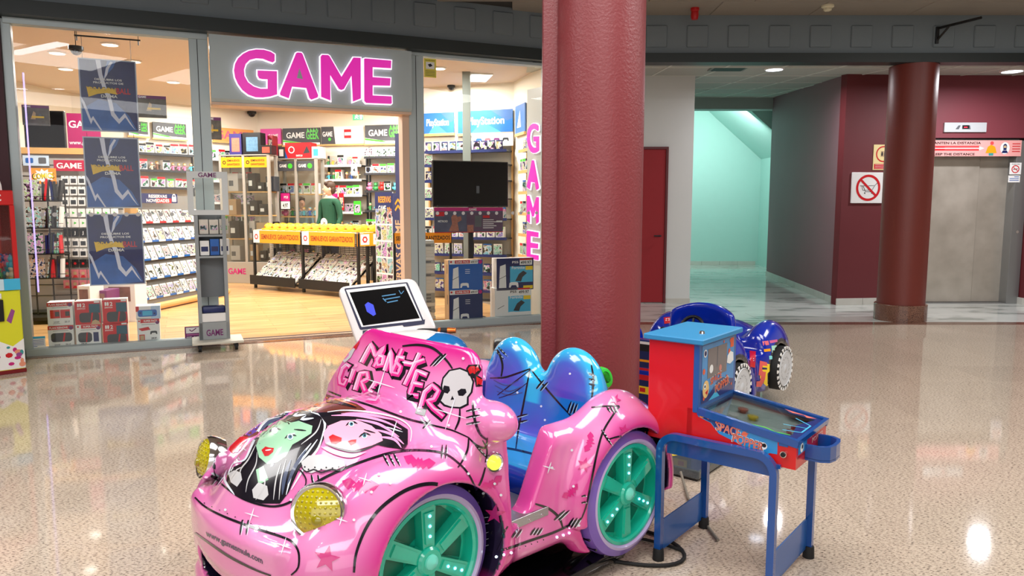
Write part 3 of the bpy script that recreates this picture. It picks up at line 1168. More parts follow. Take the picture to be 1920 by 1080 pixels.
def window_box(x0, y0, x1, y1, depth, name, label, fn, v=0, side=None, off=.10, body=None, group='console boxes behind the shop glass', z_base=None):
    u0, z1 = FAC.uz(x0, y0, off)
    u1, z0 = FAC.uz(x1, y1, off)
    if z_base is not None:
        z1 += 0
        z0 = z_base
    W, H = u1 - u0, z1 - z0
    t_ = thing(name, label, 'box', FAC.M(u0, off, z0), group)
    q = MB()
    q.rbox(0, W, 0, depth, 0, H, .002, body or p_white)
    q.build('carton', t_)
    q = MB()
    fn(q, W, H, FR(0, -.0004, 0), v)
    q.build('front_print', t_)
    if side:
        side(q := MB(), depth, H)
        q.build('side_flap', t_)
    return t_


B0 = []
base_z = .078
for args in ((87, 568, 138, 609, .2, 'console_box', 'white carton headed PLAN RENOVE, upper left of the window stack', box_plan, 0),
             (89, 612, 140, 651, .2, 'console_box', 'white carton headed PLAN RENOVE, lower left of the window stack', box_plan, 1),
             (139, 566, 190, 607, .2, 'console_box', 'red carton with dark handheld and small white price tag, above the middle SUPER PACK carton', box_red, 1),
             (141, 608, 191, 649, .2, 'console_box', 'white SUPER PACK carton between a PLAN RENOVE carton and a red carton', box_super, 0),
             (191, 563, 240, 606, .2, 'console_box', 'upper red carton with dark handheld at the right end of the stack', box_red, 0),
             (192, 607, 241, 646, .2, 'console_box', 'lower red carton with dark handheld at the right end of the stack', box_red, 0),
             (254, 575, 301, 597, .2, 'console_box', 'small carton with a blue handheld on top of a SUPER PACK carton', box_lite, 0),
             (256, 597, 301, 641, .2, 'console_box', 'white SUPER PACK carton standing alone under a blue handheld carton', box_super, 1)):
    window_box(*args)


def opening_sticker(q, W, H, f):
    base_panel(q, W, H, p_purple, .002)
    q.rect(W * .08, W * .92, H * .45, H * .92, p_white, f, .001)
    q.line([(W * .3, H * .75), (W * .45, H * .6), (W * .75, H * .85)], H * .07, p_purple, f, .002)
    q.text('10:00 - 21:00', W * .5, H * .08, H * .12, p_white, f, .002, width=W * .85)
    q.line([(W * .1, H * .33), (W * .9, H * .33)], H * .06, mat('print_pink', (225, 130, 190), .4), f, .002)


shop_card(FAC, .036, 346, 613, 376, 634, 'opening_hours_sticker', 'purple opening hours sticker low on the glass near the doorpost', 'sticker', opening_sticker)


def notice(q, W, H, f):
    base_panel(q, W, H, p_white, .002)
    q.rect(0, W, H * .82, H, p_cyan, f, .0006)
    for k in range(5):
        q.line([(W * .08, H * (.68 - k * .13)), (W * (.92 if k < 4 else .5), H * (.68 - k * .13))], H * .04, p_blue, f, .001)


shop_card(FAC, .036, 53, 632, 86, 652, 'glass_notice', 'small pale blue notice at the bottom left corner of the shop window', 'sticker', notice)


def cam_notice(q, W, H, f):
    base_panel(q, W, H, mat('notice_yellow', (226, 214, 80), .4), .002)
    q.rect(W * .15, W * .85, H * .45, H * .82, p_white, f, .001)
    q.flat([(W * .3, H * .68), (W * .55, H * .74), (W * .7, H * .62), (W * .45, H * .55)], p_black, f, .002)
    q.text('ZONA VIDEOVIGILADA', W * .5, H * .88, H * .045, p_black, f, .001, width=W * .8)
    for k in range(4):
        q.line([(W * .1, H * (.34 - k * .08)), (W * .9, H * (.34 - k * .08))], H * .02, p_black, f, .001)


shop_card(FAC, .036, 795, 109, 818, 146, 'camera_notice', 'yellow video surveillance notice at the top of the right-hand pane', 'sticker', cam_notice)

# ---- purple LED strips up the left window post
ledm = mat('violet_led', (205, 190, 255), .3, emit=1.6, ecol=(170, 150, 255))
ls = MB().box(0, .012, 0, .01, 0, 2.1, ledm)
tag(ls.build('led_strip', M=FAC.M(.115, .09, .62)), 'glowing violet light strip up the left edge of the shop window', 'light strip')

# ================================================================== SHOP: screen, poster panel and gift-card wall at the far left
def card_from(wall, off, x0, y0, x1, y1):
    u0, z1 = wall.uz(x0, y0, off)
    u1, z0 = wall.uz(x1, y1, off)
    return u0, z0, u1 - u0, z1 - z0


scr = mat('dark_screen', (10, 12, 15), .08)
u, z, W, H = card_from(WG, -.05, 42, 206, 124, 278)
tv = thing('television', 'big dark television above the comics rack at far left', 'television', WG.M(u, -.05, z))
MB().rbox(0, W, 0, .06, 0, H, .008, black).build('housing', tv)
MB().box(.012, W - .012, -.003, 0, .02, H - .012, scr).build('screen', tv)
u, z, W, H = card_from(WG, -.03, 124, 212, 190, 280)
q = MB()
base_panel(q, W, H, mat('panel_magenta', (170, 22, 96), .4), .02)
f = FR(0, 0, 0)
q.text('GAME', W * .04, H * .60, H * .2, p_white, f, .001, align='l', width=W * .9)
q.text('www.game.es', W * .04, H * .13, H * .11, p_white, f, .001, align='l', width=W * .9)
tag(q.build('wall_placard', M=WG.M(u, -.03, z)), 'magenta wall placard with white lettering beside the dark television', 'sign')
# gondola with gift cards
u1, z1 = WG.uz(262, 293, 0)
gw = thing('gift_card_wall', 'slatted display wall full of small gift cards, left of the sloping game shelves', 'display', WG.M(0, 0, 0))
gwm = mat('slat_panel_grey', (176, 172, 166), .6)
MB().box(0, WG.len, .0, .05, 0, 2.12, gwm).build('back_panel', gw)
MB().rbox(0, WG.len, -.06, .06, 2.12, 2.2, .004, wood_edge).build('top_rail', gw)
MB().box(0, WG.len, -.30, 0, 0, .12, dark_metal).build('plinth', gw)
for k in range(13):
    MB().box(0, WG.len, -.006, .0, .3 + k * .14, .308 + k * .14, dark_metal).build('slat', gw)


def red_sign(q, W, H, f):
    base_panel(q, W, H, mat('panel_crimson', (186, 26, 66), .4), .01)
    q.text('GAME', W * .08, H * .25, H * .52, p_white, f, .001, align='l', width=W * .82)


shop_card(WG, -.08, 100, 300, 160, 321, 'header_sign', 'crimson header board with white lettering above the gift cards', 'sign', red_sign)


def console_photo(q, W, H, f):
    base_panel(q, W, H, mat('print_pale_blue', (200, 220, 240), .4, var=.15, vs=6), .01)
    q.flat(rrect(W * .1, W * .4, H * .25, H * .75, H * .1), p_blue, f, .001)
    q.flat(rrect(W * .6, W * .9, H * .2, H * .8, H * .1), p_grey, f, .001)


shop_card(WG, -.08, 42, 291, 92, 311, 'header_sign', 'pale blue picture header at the left end of the display wall', 'sign', console_photo)


def comics(q, W, H, f):
    base_panel(q, W, H, mat('panel_orange', (240, 148, 50), .4), .01)
    P = []
    for k in range(22):
        a = 2 * PI * k / 22
        r = (.5 if k % 2 == 0 else .33)
        P.append((W * (.5 + r * .92 * math.cos(a)), H * (.5 + r * .95 * math.sin(a))))
    q.flat(P, p_white, f, .001)
    q.text('COMICS', W * .49, H * .33, H * .36, p_black, f, .0016, width=W * .9, rot=.06)
    q.text('COMICS', W * .5, H * .36, H * .31, p_yellow, f, .0024, width=W * .84, rot=.06)


shop_card(WG, -.5, 57, 315, 106, 345, 'comics_sign', 'orange COMICS sign with a white burst on the book rack', 'sign', comics)

# gift cards in columns
gc_b = MB().box(-.043, .043, -.002, .002, -.055, .055, p_white).rect(-.03, .03, -.035, .02, p_dgrey, FR(0, -.003, 0), .001).rect(-.006, .006, .043, .05, p_black, FR(0, -.003, 0), .001)
ga_me = gc_b.mesh('gift_card')
gb = MB().box(-.043, .043, -.002, .002, -.055, .055, p_white)
gb.flat([(-.012, -.018), (.018, 0), (-.012, .018)], p_green, FR(0, -.003, 0), .001)
gb_me = gb.mesh('gift_card')
gcr = MB().box(-.043, .043, -.002, .002, -.055, .055, p_black)
gcr.disc(0, 0, .017, p_red, FR(0, -.003, 0), .001, 12)
gcr_me = gcr.mesh('gift_card')
gcp = MB().box(-.043, .043, -.002, .002, -.055, .055, mat('print_rose', (214, 120, 130), .4))
gcp.disc(0, .005, .022, p_tan, FR(0, -.003, 0), .001, 12).flat([(-.03, -.05), (.03, -.05), (.015, -.02), (-.015, -.02)], p_red, FR(0, -.003, 0), .0014)
gcp_me = gcp.mesh('gift_card')
gct = MB().box(-.043, .043, -.002, .002, -.055, .055, p_black)
gct.text('J', 0, -.02, .04, p_white, FR(0, -.003, 0), .001)
gct_me = gct.mesh('gift_card')
kinds = [(ga_me, 'dark-topped gift card'), (ga_me, 'grey picture gift card'), (ga_me, 'grey picture gift card'), (gb_me, 'white gift card with a green triangle'), (gb_me, 'white gift card with a green triangle'),
         (gct_me, 'black gift card with a white sign'), (ga_me, 'white gift card with a dark square'), (ga_me, 'white gift card with a dark square'), (ga_me, 'white gift card with a dark square'), (gcr_me, 'black gift card with a red dot'), (gcp_me, 'rose gift card with a face-like print'), (gcp_me, 'rose gift card with a face-like print')]
ys = [336, 347, 357, 398, 418, 434, 457, 470, 483, 496, 516, 533]
ys = [338, 358, 378, 399, 418, 436, 455, 474, 494, 513, 533]
kk = [0, 1, 2, 4, 4, 5, 7, 8, 9, 10, 11]
for r, (yy, kd) in enumerate(zip(ys, kk)):
    me_, ph = kinds[kd]
    for c_ in range(7 if r < 4 else 4):
        px = (122 + c_ * 15.5) if r < 4 else (126 + c_ * 15)
        if px > 172 and r < 9:
            pass
        u_, z_ = WG.uz(px, yy, -.07)
        if u_ > WG.len - .05:
            continue
        inst(me_, 'gift_card', WG.M(u_, -.07, z_), '%s, %s in the %s card row from the top' % (ph, ORD[c_], ORD[r]), 'gift card', 'gift cards on the display wall')
# black wire rack with comics, in front
u0, z1 = WG.uz(47, 345, -.5)
u1, z0 = WG.uz(125, 520, -.5)
W = u1 - u0
rk = thing('book_rack', 'black wire rack packed with upright comics behind the left window', 'rack', WG.M(u0, -.5, 0))
q = MB()
for a in (0, W / 2, W):
    q.cyl((a, .12, .1), (a, .12, z1 + .05), .01, black, 8)
q.box(-.1, W + .1, -.15, .3, .06, .1, black)
for a, c_ in ((-.08, -.12), (W + .08, -.12), (-.08, .28), (W + .08, .28)):
    q.ball((a, c_, .035), .032, black, 10, 6)
q.build('frame', rk)
shelf_z = [z0, z0 + .30, z0 + .62, z0 + .95]
for z_ in shelf_z:
    q = MB()
    q.box(-.02, W + .02, -.06, .12, z_ - .012, z_, black)
    q.cyl((-.02, -.06, z_ + .05), (W + .02, -.06, z_ + .05), .004, black, 6)
    q.build('shelf', rk)
for s_, z_ in enumerate(shelf_z):
    x = .0
    k = 0
    while x < W - .03:
        th = R.choice([.02, .026, .03, .015])
        hh = R.uniform(.22, .27)
        if k == 0:
            th = .17
        bm_ = MB()
        if k == 0:
            bm_.box(0, .165, 0, .02, 0, .25, art2)
        else:
            bm_.box(0, th * .85, 0, .10, 0, hh, R.choice([p_dgrey, art2, p_white, p_navy, art, p_black, p_red, p_dgrey, p_black]))
        lean = 0 if k == 0 else R.uniform(-.05, .16)
        o = bm_.build('comic_book', M=WG.M(u0 + x, -.54, z_ + .002) @ Matrix.Rotation(lean, 4, 'Y'))
        nmb = 'front-facing comic' if k == 0 else 'upright comic, %s spine from left' % ORD[min(k, 19)]
        tag(o, '%s, %s shelf of the wire rack' % (nmb, ['lowest', 'second lowest', 'third lowest', 'highest'][s_]), 'book', 'comics in the wire rack')
        x += th + .004 + (.01 if k == 0 else 0)
        k += 1
# rolling bag and cartons on the floor behind
q = MB()
q.rbox(0, .42, 0, .25, .12, .62, .03, mat('bag_black_cloth', (28, 30, 34), .8), seg=2)
bg = thing('rolling_bag', 'black rolling bag on the wooden floor behind the PLAN RENOVE cartons', 'bag', Matrix.Translation(on_floor(52, 590)))
q.build('bag_body', bg, smooth=40)
for a in (.06, .36):
    MB().cyl((a, -.01, .05), (a, .03, .05), .05, rubber, 16).build('wheel', bg)
MB().tube([(.08, .12, .6), (.08, .12, .85), (.34, .12, .85), (.34, .12, .6)], .01, chrome).build('handle', bg)
for (x0, y0, x1, y1, Yd, m_, lab) in ((144, 536, 170, 572, 8.6, p_white, 'white carton with a small speaker picture behind the red cartons'),
                                      (176, 545, 200, 563, 8.8, p_purple, 'purple patterned carton behind the window stack'),
                                      (194, 532, 256, 600, 9.2, p_white, 'large white carton with a brown picture behind the red cartons')):
    a_, b_ = at(x0, y0, Yd), at(x1, y1, Yd)
    t_ = thing('carton', lab, 'box', Matrix.Translation((a_.x, Yd, max(0, b_.z if y1 < 600 else 0))), None)
    W, H = b_.x - a_.x, a_.z - max(0, b_.z if y1 < 600 else 0)
    if y1 < 600:
        t_.location.z = 0.013
        H = a_.z - .013
    q = MB().rbox(0, W, 0, .3, 0, H, .003, m_)
    q.build('carton_body', t_)
    q = MB().rect(W * .15, W * .85, H * .55, H * .92, mat('print_brown', (130, 92, 84), .4, var=.5, vs=20), FR(0, -.001, 0), .001)
    q.build('front_print', t_)

# ================================================================== SHOP: sloping game shelves
gm_me = MB()
gm_me.box(-.0675, .0675, -.007, .007, 0, .19, p_white)
gm_me.rect(-.058, .058, .035, .165, art3, FR(0, -.0075, 0), .0005)
gm_me.rect(-.02, .02, .008, .026, p_grey, FR(0, -.0075, 0), .0005)
game_w = gm_me.mesh('game_case')
gm2 = MB()
gm2.box(-.0675, .0675, -.007, .007, 0, .17, p_black)
gm2.rect(-.0675, .0675, .0, .15, art, FR(0, -.0075, 0), .0005)
gm2.rect(-.0675, .0675, .15, .17, p_blue, FR(0, -.0075, 0), .0006)
game_b = gm2.mesh('game_case')
gm3 = MB()
gm3.box(-.0675, .0675, -.007, .007, 0, .17, p_white)
gm3.rect(-.0625, .0625, .005, .15, art2, FR(0, -.0075, 0), .0005)
game_c = gm3.mesh('game_case')

sh = thing('game_shelf', 'grey sloping shelf unit with white-sleeved games and blue edge strips', 'shelf', SH.M())
SL = SH.len
shg = mat('shelf_grey', (128, 128, 126), .5)
MB().box(0, SL, .42, .48, 0, 1.62, shg).box(0, .03, .0, .48, 0, 1.62, wood_edge).build('carcass', sh)
MB().box(0, SL, .02, .42, .03, .20, shg).build('plinth', sh)
MB().cyl((0, -.02, .07), (SL, -.02, .07), .05, wood_edge, 12).build('bumper_rail', sh)
rows_z = [.215, .475, .735, .985, 1.25]
rows_o = [.0, .08, .16, .24, .32]
for r, (z_, o_) in enumerate(zip(rows_z, rows_o)):
    q = MB()
    q.box(0, SL, o_, o_ + .12, z_ - .03, z_ - .018, shg)
    q.add([(0, o_ + .02, z_ - .018), (SL, o_ + .02, z_ - .018), (SL, o_ + .13, z_ + .22), (0, o_ + .13, z_ + .22)], [(0, 1, 2, 3), (3, 2, 1, 0)], shg)
    q.build('shelf_board', sh)
    q = MB()
    n_ = int(SL / .16)
    for k in range(n_):
        q.rect(k * .16, k * .16 + .155, z_ - .035, z_ - .005, p_white if k % 2 else (p_red if r == 4 else p_blue), FR(0, o_ - .003, 0), .002)
    q.build('price_strip', sh)
    for k in range(int(SL / .165)):
        u_ = .10 + k * .165
        o = inst(R.choice([game_w, game_w, game_w, game_c]), 'game_case', SH.M(u_, o_ + .022, z_ - .015) @ Matrix.Rotation(-.40, 4, 'X'),
                 '%s white-sleeved game from the wide end, %s sloping row from the bottom' % (ORD[k], ORD[r]), 'game case', 'white-sleeved games on the sloping shelves')


def reservas(q, W, H, f):
    base_panel(q, W, H, p_navy, .01)
    q.rect(W * .4, W * .82, 0, H * .5, p_red, f, .0006)
    q.text('RESERVAS', W * .45, H * .56, H * .33, p_white, f, .002, width=W * .5)
    q.text('NOVEDADES', W * .45, H * .1, H * .33, p_white, f, .002, width=W * .62)
    q.rect(W * .84, W * .96, H * .15, H * .7, p_white, f, .002)
    q.ring(W * .9, H * .7, W * .03, W * .05, p_white, f, .002, 12)


shop_card(SH, .28, 263, 362, 333, 381, 'header_sign', 'navy RESERVAS NOVEDADES sign over the sloping game shelves', 'sign', reservas)

# ================================================================== SHOP: header boards along the walls
def geek(q, W, H, f, alt=0):
    base_panel(q, W, H, mat('panel_dark_grey', (66, 68, 74), .5), .03)
    q.flat([(0, 0), (W, 0), (W, H * .12), (W * .5, H * .14), (0, H * .32)], p_white, f, .0006)
    q.flat([(0, H * .30), (0, H * .20), (W * .4, H * .08), (W * .6, H * .06), (W * .45, H * .16)], p_green, f, .0012)
    q.text('GAME', W * .34, H * .42, H * .34, p_white, f, .002, width=W * .5)
    q.text('GEEK', W * .80, H * .34, H * .52, p_green, f, .002, width=W * .34)
    for k in range(4):
        q.flat([(W * (.66 + k * .08), H * .84), (W * (.68 + k * .08), H * .98), (W * (.71 + k * .08), H * .84)], p_green, f, .002)
    q.box(-.02, W + .02, -.01, .02, -.03, 0, wood_edge)


def pinkb(q, W, H, f):
    base_panel(q, W, H, mat('panel_pink', (224, 84, 170), .5), .03)
    q.text('GAME', W * .62, H * .40, H * .26, p_white, f, .002, width=W * .5)
    q.box(-.02, W + .02, -.01, .02, -.03, 0, wood_edge)


def orangeb(q, W, H, f):
    base_panel(q, W, H, mat('panel_soft_orange', (232, 158, 84), .5), .03)
    q.text('GAME', W * .45, H * .22, H * .6, mat('print_rosy', (196, 90, 120), .4), f, .002, width=W * .85)
    q.box(-.02, W + .02, -.01, .02, -.03, 0, wood_edge)


def legob(q, W, H, f):
    base_panel(q, W, H, p_white, .03)
    q.flat([(0, 0), (W * .34, 0), (W * .30, H), (0, H)], MATS['panel_dark_grey'], f, .001)
    q.text('GAME', W * .15, H * .45, H * .28, p_white, f, .002, width=W * .24)
    q.disc(W * .2, H * .28, H * .1, p_green, f, .002, 8)
    q.rect(W * .55, W * .72, H * .32, H * .82, p_red, f, .001)
    q.rect(W * .56, W * .74, H * .48, H * .66, p_white, f, .0014)
    q.box(-.02, W + .02, -.01, .02, -.03, 0, wood_edge)


shop_card(W3, -.06, 240, 226, 278, 256, 'header_board', 'grey and green header board half hidden behind the topmost blue poster', 'sign', geek)
shop_card(W3, -.06, 286, 228, 350, 262, 'header_board', 'grey header board with white and green lettering left of the doorway', 'sign', geek)
shop_card(W3, -.05, 399, 238, 476, 269, 'header_board', 'orange header board with rosy lettering, above the glass cabinets', 'sign', orangeb)
shop_card(W1, -.06, 488, 242, 527, 270, 'header_board', 'pink header board with white lettering in the shop corner', 'sign', pinkb)
shop_card(W1, -.06, 530, 241, 600, 271, 'header_board', 'grey and green header board between the pink board and the white board', 'sign', geek)
shop_card(W1, -.06, 602, 238, 681, 269, 'header_board', 'white header board with a red block picture', 'sign', legob)
shop_card(W1, -.06, 684, 235, 756, 268, 'header_board', 'grey header board with large green lettering at the right of the doorway view', 'sign', geek)


def exit_sign(q, W, H, f):
    base_panel(q, W, H, mat('exit_green', (20, 120, 70), .4, emit=.4), .02)
    q.disc(W * .42, H * .72, H * .09, p_white, f, .001, 10)
    q.line([(W * .42, H * .62), (W * .38, H * .38), (W * .22, H * .22)], H * .1, p_white, f, .001)
    q.line([(W * .38, H * .38), (W * .55, H * .22)], H * .09, p_white, f, .001)
    q.line([(W * .25, H * .5), (W * .42, H * .58), (W * .6, H * .48)], H * .07, p_white, f, .001)
    q.rect(W * .75, W * .95, H * .1, H * .9, p_white, f, .001)


ex = shop_card(W1, -.8, 661, 214, 680, 228, 'exit_sign', 'green running-man exit sign high under the grey sign box', 'sign', exit_sign)
ex.location.z = 3.02
MB().cyl((.1, .01, .1), (.1, .01, .31), .006, dark_metal, 6).build('drop_rod', ex)

# ================================================================== SHOP: shelves along the back wall and their goods
shelf_dark = mat('shelf_dark', (40, 42, 48), .5)
fig_cols = [mat('toy_red', (200, 50, 45), .4), mat('toy_blue', (50, 90, 170), .4), mat('toy_cream', (232, 214, 180), .4), mat('toy_green', (60, 150, 80), .4), mat('toy_pink', (224, 120, 160), .4), mat('toy_yellow', (240, 200, 60), .4), mat('toy_brown', (120, 80, 56), .4), mat('toy_cyan', (90, 190, 210), .4)]


def goods_mesh(kind, s=1.0, c_=None):
    q = MB()
    if kind == 'boxed_figure':
        q.box(-.06, .06, -.05, .05, 0, .17, p_white)
        q.rect(-.05, .05, .02, .13, art, FR(0, -.0505, 0), .001)
        q.rect(-.06, .06, .135, .17, R.choice([p_red, p_navy, p_black, p_green]), FR(0, -.0505, 0), .0015)
    elif kind == 'flat_game_box':
        q.box(-.11, .11, -.03, .03, 0, .16, p_white)
        q.rect(-.105, .105, .008, .152, art2, FR(0, -.0305, 0), .001)
    elif kind == 'plush_toy':
        q.ball((0, 0, .05), (.05, .045, .055), c_, 10, 6)
        q.ball((0, -.005, .125), (.042, .04, .042), c_, 10, 6)
        q.ball((-.03, 0, .165), .014, c_, 8, 4)
        q.ball((.03, 0, .165), .014, c_, 8, 4)
        q.ball((-.05, -.02, .06), (.018, .02, .03), c_, 8, 4)
        q.ball((.05, -.02, .06), (.018, .02, .03), c_, 8, 4)
    elif kind == 'toy_figure':
        q.cyl((0, 0, 0), (0, 0, .012), .035, p_black, 12)
        q.cyl((0, 0, .012), (0, 0, .09), .022, c_, 10, .016)
        q.ball((0, 0, .115), (.026, .025, .028), mat('toy_skin', (226, 180, 150), .5), 10, 6)
        q.ball((0, .006, .125), (.028, .025, .024), R.choice(fig_cols), 8, 5)
        q.cyl((-.02, 0, .08), (-.045, -.01, .04), .007, c_, 6)
        q.cyl((.02, 0, .08), (.05, -.01, .085), .007, c_, 6)
    elif kind == 'hanging_pack':
        q.box(-.045, .045, -.012, .012, 0, .15, p_white)
        q.rect(-.04, .04, .02, .11, art, FR(0, -.0125, 0), .001)
    return q.mesh(kind, 35)


PROTO = {'boxed_figure': [goods_mesh('boxed_figure') for _ in range(4)], 'flat_game_box': [goods_mesh('flat_game_box')],
         'plush_toy': [goods_mesh('plush_toy', 1, c_) for c_ in fig_cols], 'toy_figure': [goods_mesh('toy_figure', 1, c_) for c_ in fig_cols],
         'hanging_pack': [goods_mesh('hanging_pack')], 'game_case': [game_b, game_c]}
WIDTH = {'boxed_figure': .135, 'flat_game_box': .235, 'plush_toy': .12, 'toy_figure': .10, 'hanging_pack': .105, 'game_case': .15}


def shelf_run(wall, u0, u1, zs, mix, where, depth=.28, label='', steps=1.0, up=None, edge=None, back=True):
    t_ = thing('wall_shelving', label, 'shelf', wall.M(u0, 0, 0))
    W = u1 - u0
    if back:
        MB().box(0, W, -.02, -.004, 0.1, zs[-1] + .2, mat('shelf_backing', (206, 200, 188), .7)).build('back_panel', t_)
    for a in (0, W):
        MB().box(a - .015, a + .015, -.05, -.02, 0.014, zs[-1] + .2, shelf_dark).build('upright', t_)
    for r, z_ in enumerate(zs):
        MB().box(0, W, -depth, -.02, z_ - .02, z_, shelf_dark).build('shelf_board', t_)
        MB().box(0, W, -depth - .012, -depth, z_ - .03, z_ + .012, edge or p_white).build('price_strip', t_)
        x = .07
        k = 0
        kind = mix[r % len(mix)]
        while x < W - .05:
            kd = kind if R.random() < .85 else 'boxed_figure'
            me_ = R.choice(PROTO[kd])
            sc_ = R.uniform(.9, 1.15)
            inst(me_, kd, wall.M(u0 + x, -depth + .07 + R.uniform(0, .04), z_ + .001) @ Matrix.Rotation(R.uniform(-.12, .12), 4, 'Z') @ Matrix.Scale(sc_, 4),
                 '%s %s from left, %s shelf up, %s' % (kd.replace('_', ' '), ORD[min(k, 19)], ORD[r], where),
                 {'boxed_figure': 'boxed toy', 'flat_game_box': 'box', 'plush_toy': 'plush toy', 'toy_figure': 'figurine', 'hanging_pack': 'pack', 'game_case': 'game case'}[kd],
                 'goods on the shelves, ' + where)
            x += WIDTH[kd] * sc_ * steps + R.uniform(.0, .02)
            k += 1
    return t_


# back wall, seen through the doorway
ua = W1.uz(605, 300, -.28)[0]
ub = W1.uz(680, 300, -.28)[0]
uc = W1.uz(757, 300, -.28)[0]
zl = lambda wall, x, y, off: wall.uz(x, y, off)[1]
zs = [zl(W1, 640, y, -.28) for y in (431, 398, 366, 337, 310)]
shelf_run(W1, ua, ub - .03, zs, ['toy_figure', 'flat_game_box', 'boxed_figure', 'toy_figure', 'toy_figure'], 'middle of the back wall', label='white-backed wall shelves with figurines behind the person in green', edge=p_white)
zs = [zl(W1, 720, y, -.28) for y in (430, 395, 358, 325, 294)]
shelf_run(W1, ub + .03, uc + .1, zs, ['boxed_figure', 'toy_figure', 'plush_toy', 'boxed_figure', 'flat_game_box'], 'right part of the back wall', label='crowded wall shelves of toys beside the navy RESERVAS panel', edge=shelf_dark)
# left wall above the sloping shelves
u0 = W3.uz(262, 300, -.28)[0]
u1 = W3.uz(372, 300, -.28)[0]
zs = [zl(W3, 315, y, -.28) for y in (352, 320, 289)]
shelf_run(W3, u0, u1, zs, ['boxed_figure', 'toy_figure', 'boxed_figure'], 'corner wall over the sloping shelves', label='glass-fronted toy shelves above the sloping game shelves', edge=shelf_dark)
u0 = W3.uz(396, 300, -.28)[0]
u1 = W3.uz(480, 300, -.28)[0]
zs = [zl(W3, 440, y, -.28) for y in (420, 380, 340, 300)]
shelf_run(W3, u0, min(u1, W3.len - .2), zs, ['boxed_figure', 'flat_game_box', 'boxed_figure', 'boxed_figure'], 'corner wall behind the glass cabinets', label='toy shelves in the shop corner behind the glass cabinets', edge=p_white)

# price cards clipped to the back shelves
for px, py, w_, h_, m_, lab in ((664, 318, 12, 22, p_white, 'white card with black figures high on the back shelves'), (749, 340, 10, 20, p_white, 'white price card beside the toys near the navy panel'),
                                (628, 378, 11, 30, p_magenta, 'magenta poster strip right of the person in green'), (640, 378, 10, 32, p_red, 'red poster strip right of the magenta strip'), (670, 390, 14, 26, p_green, 'green patterned leaflet hanging at the back shelves')):
    shop_card(W1, -.30, px - w_ / 2, py - h_ / 2, px + w_ / 2, py + h_ / 2, 'price_card', lab, 'card',
              lambda q, W, H, f, m_=m_: (base_panel(q, W, H, m_, .006), q.rect(W * .12, W * .88, H * .15, H * .75, art2 if m_ is not p_white else p_white, f, .001), q.text('4', W * .5, H * .3, H * .35, p_black, f, .002) if m_ is p_white else None))

# ================================================================== SHOP: glass cabinets with goods
def cabinet(px0, px1, top, base_y, label, header, Yb, base_h=.42, txt='SEMINUEVOS GARANTIZADOS'):
    p0 = at(px0, base_y, Yb)
    p1 = at(px1, base_y, Yb - .18)
    wq = Wall((p0.x, p0.y), (p1.x, p1.y))
    W = wq.len
    H = wq.uz(px0, top)[1]
    t_ = thing('glass_cabinet', label, 'cabinet', wq.M())
    g_ = mat('cabinet_grey', (168, 164, 156), .4, .2)
    q = MB()
    q.rbox(0, W, 0, .32, .0135, base_h, .004, g_)
    q.text('GAME', W * .28, base_h * .45, .11, p_magenta, FR(0, 0, 0), .002, width=W * .36)
    q.build('base', t_)
    for a in (0, W * .46, W - .05):
        MB().box(a, a + .05, 0, .05, base_h, H, g_).build('post', t_)
    for a in (0, W - .05):
        MB().box(a, a + .05, .27, .32, base_h, H, g_).build('post', t_)
    MB().box(0, W, 0, .32, H - .02, H, g_).build('top', t_)
    MB().box(.05, W - .05, .02, .026, base_h, H - .24, cab_glass).build('front_glass', t_)
    for k, a in enumerate((.05, W * .46 + .05)):
        q = MB()
        w2 = W * .46 - .05 if k == 0 else W - .05 - a
        q.box(a, a + w2, -.004, .01, H - .24, H - .05, header)
        if header is p_orange:
            q.text(txt.split()[0], a + w2 * .6, H - .13, .04, p_black, FR(0, -.004, 0), .002, width=w2 * .62)
            q.text(txt.split()[1], a + w2 * .6, H - .20, .04, p_black, FR(0, -.004, 0), .002, width=w2 * .62)
            q.ring(a + w2 * .16, H - .145, .02, .035, p_black, FR(0, -.004, 0), .002, 12)
        else:
            q.text('GAME', a + w2 * .32, H - .17, .06, p_white, FR(0, -.004, 0), .002, width=w2 * .45)
            q.disc(a + w2 * .75, H - .145, .05, p_green, FR(0, -.004, 0), .002, 9)
        q.build('header', t_)
    zs_ = [base_h + .02] + [base_h + (H - base_h - .24) * k / 4 for k in (1, 2, 3)]
    for k, z_ in enumerate(zs_[1:]):
        MB().box(.03, W - .03, .05, .3, z_ - .022, z_, wood_edge).build('shelf_board', t_)
    return wq, W, H, zs_


wq, W, H, zz = cabinet(420, 513, 290, 541, 'grey glass cabinet under orange headers, left in the doorway', p_orange, 14.0)
grey_bag = mat('white_sack', (205, 200, 196), .6)
for r, z_ in enumerate(zz):
    x = .12
    k = 0
    while x < W - .1:
        w_ = R.uniform(.13, .24)
        if abs(x + w_ / 2 - W * .47) < .09:
            x += .08
            continue
        h_ = R.uniform(.14, .34)
        m_ = R.choice([cardboard, cardboard, grey_bag, p_black, p_tan, p_dgrey])
        q = MB().rbox(0, w_ * .92, 0, .18, 0, h_, .006, m_)
        q.rect(w_ * .1, w_ * .5, h_ * .3, h_ * .6, p_white if m_ is not grey_bag else p_grey, FR(0, 0, 0), .001)
        o = q.build('parcel', M=wq.M(x, .08, z_ + .002))
        tag(o, '%s parcel from the left on the %s level of the orange-headed cabinet' % (ORD[k], ORD[r]), 'parcel', 'parcels in the orange-headed cabinet')
        x += w_ + .02
        k += 1
cab1 = wq
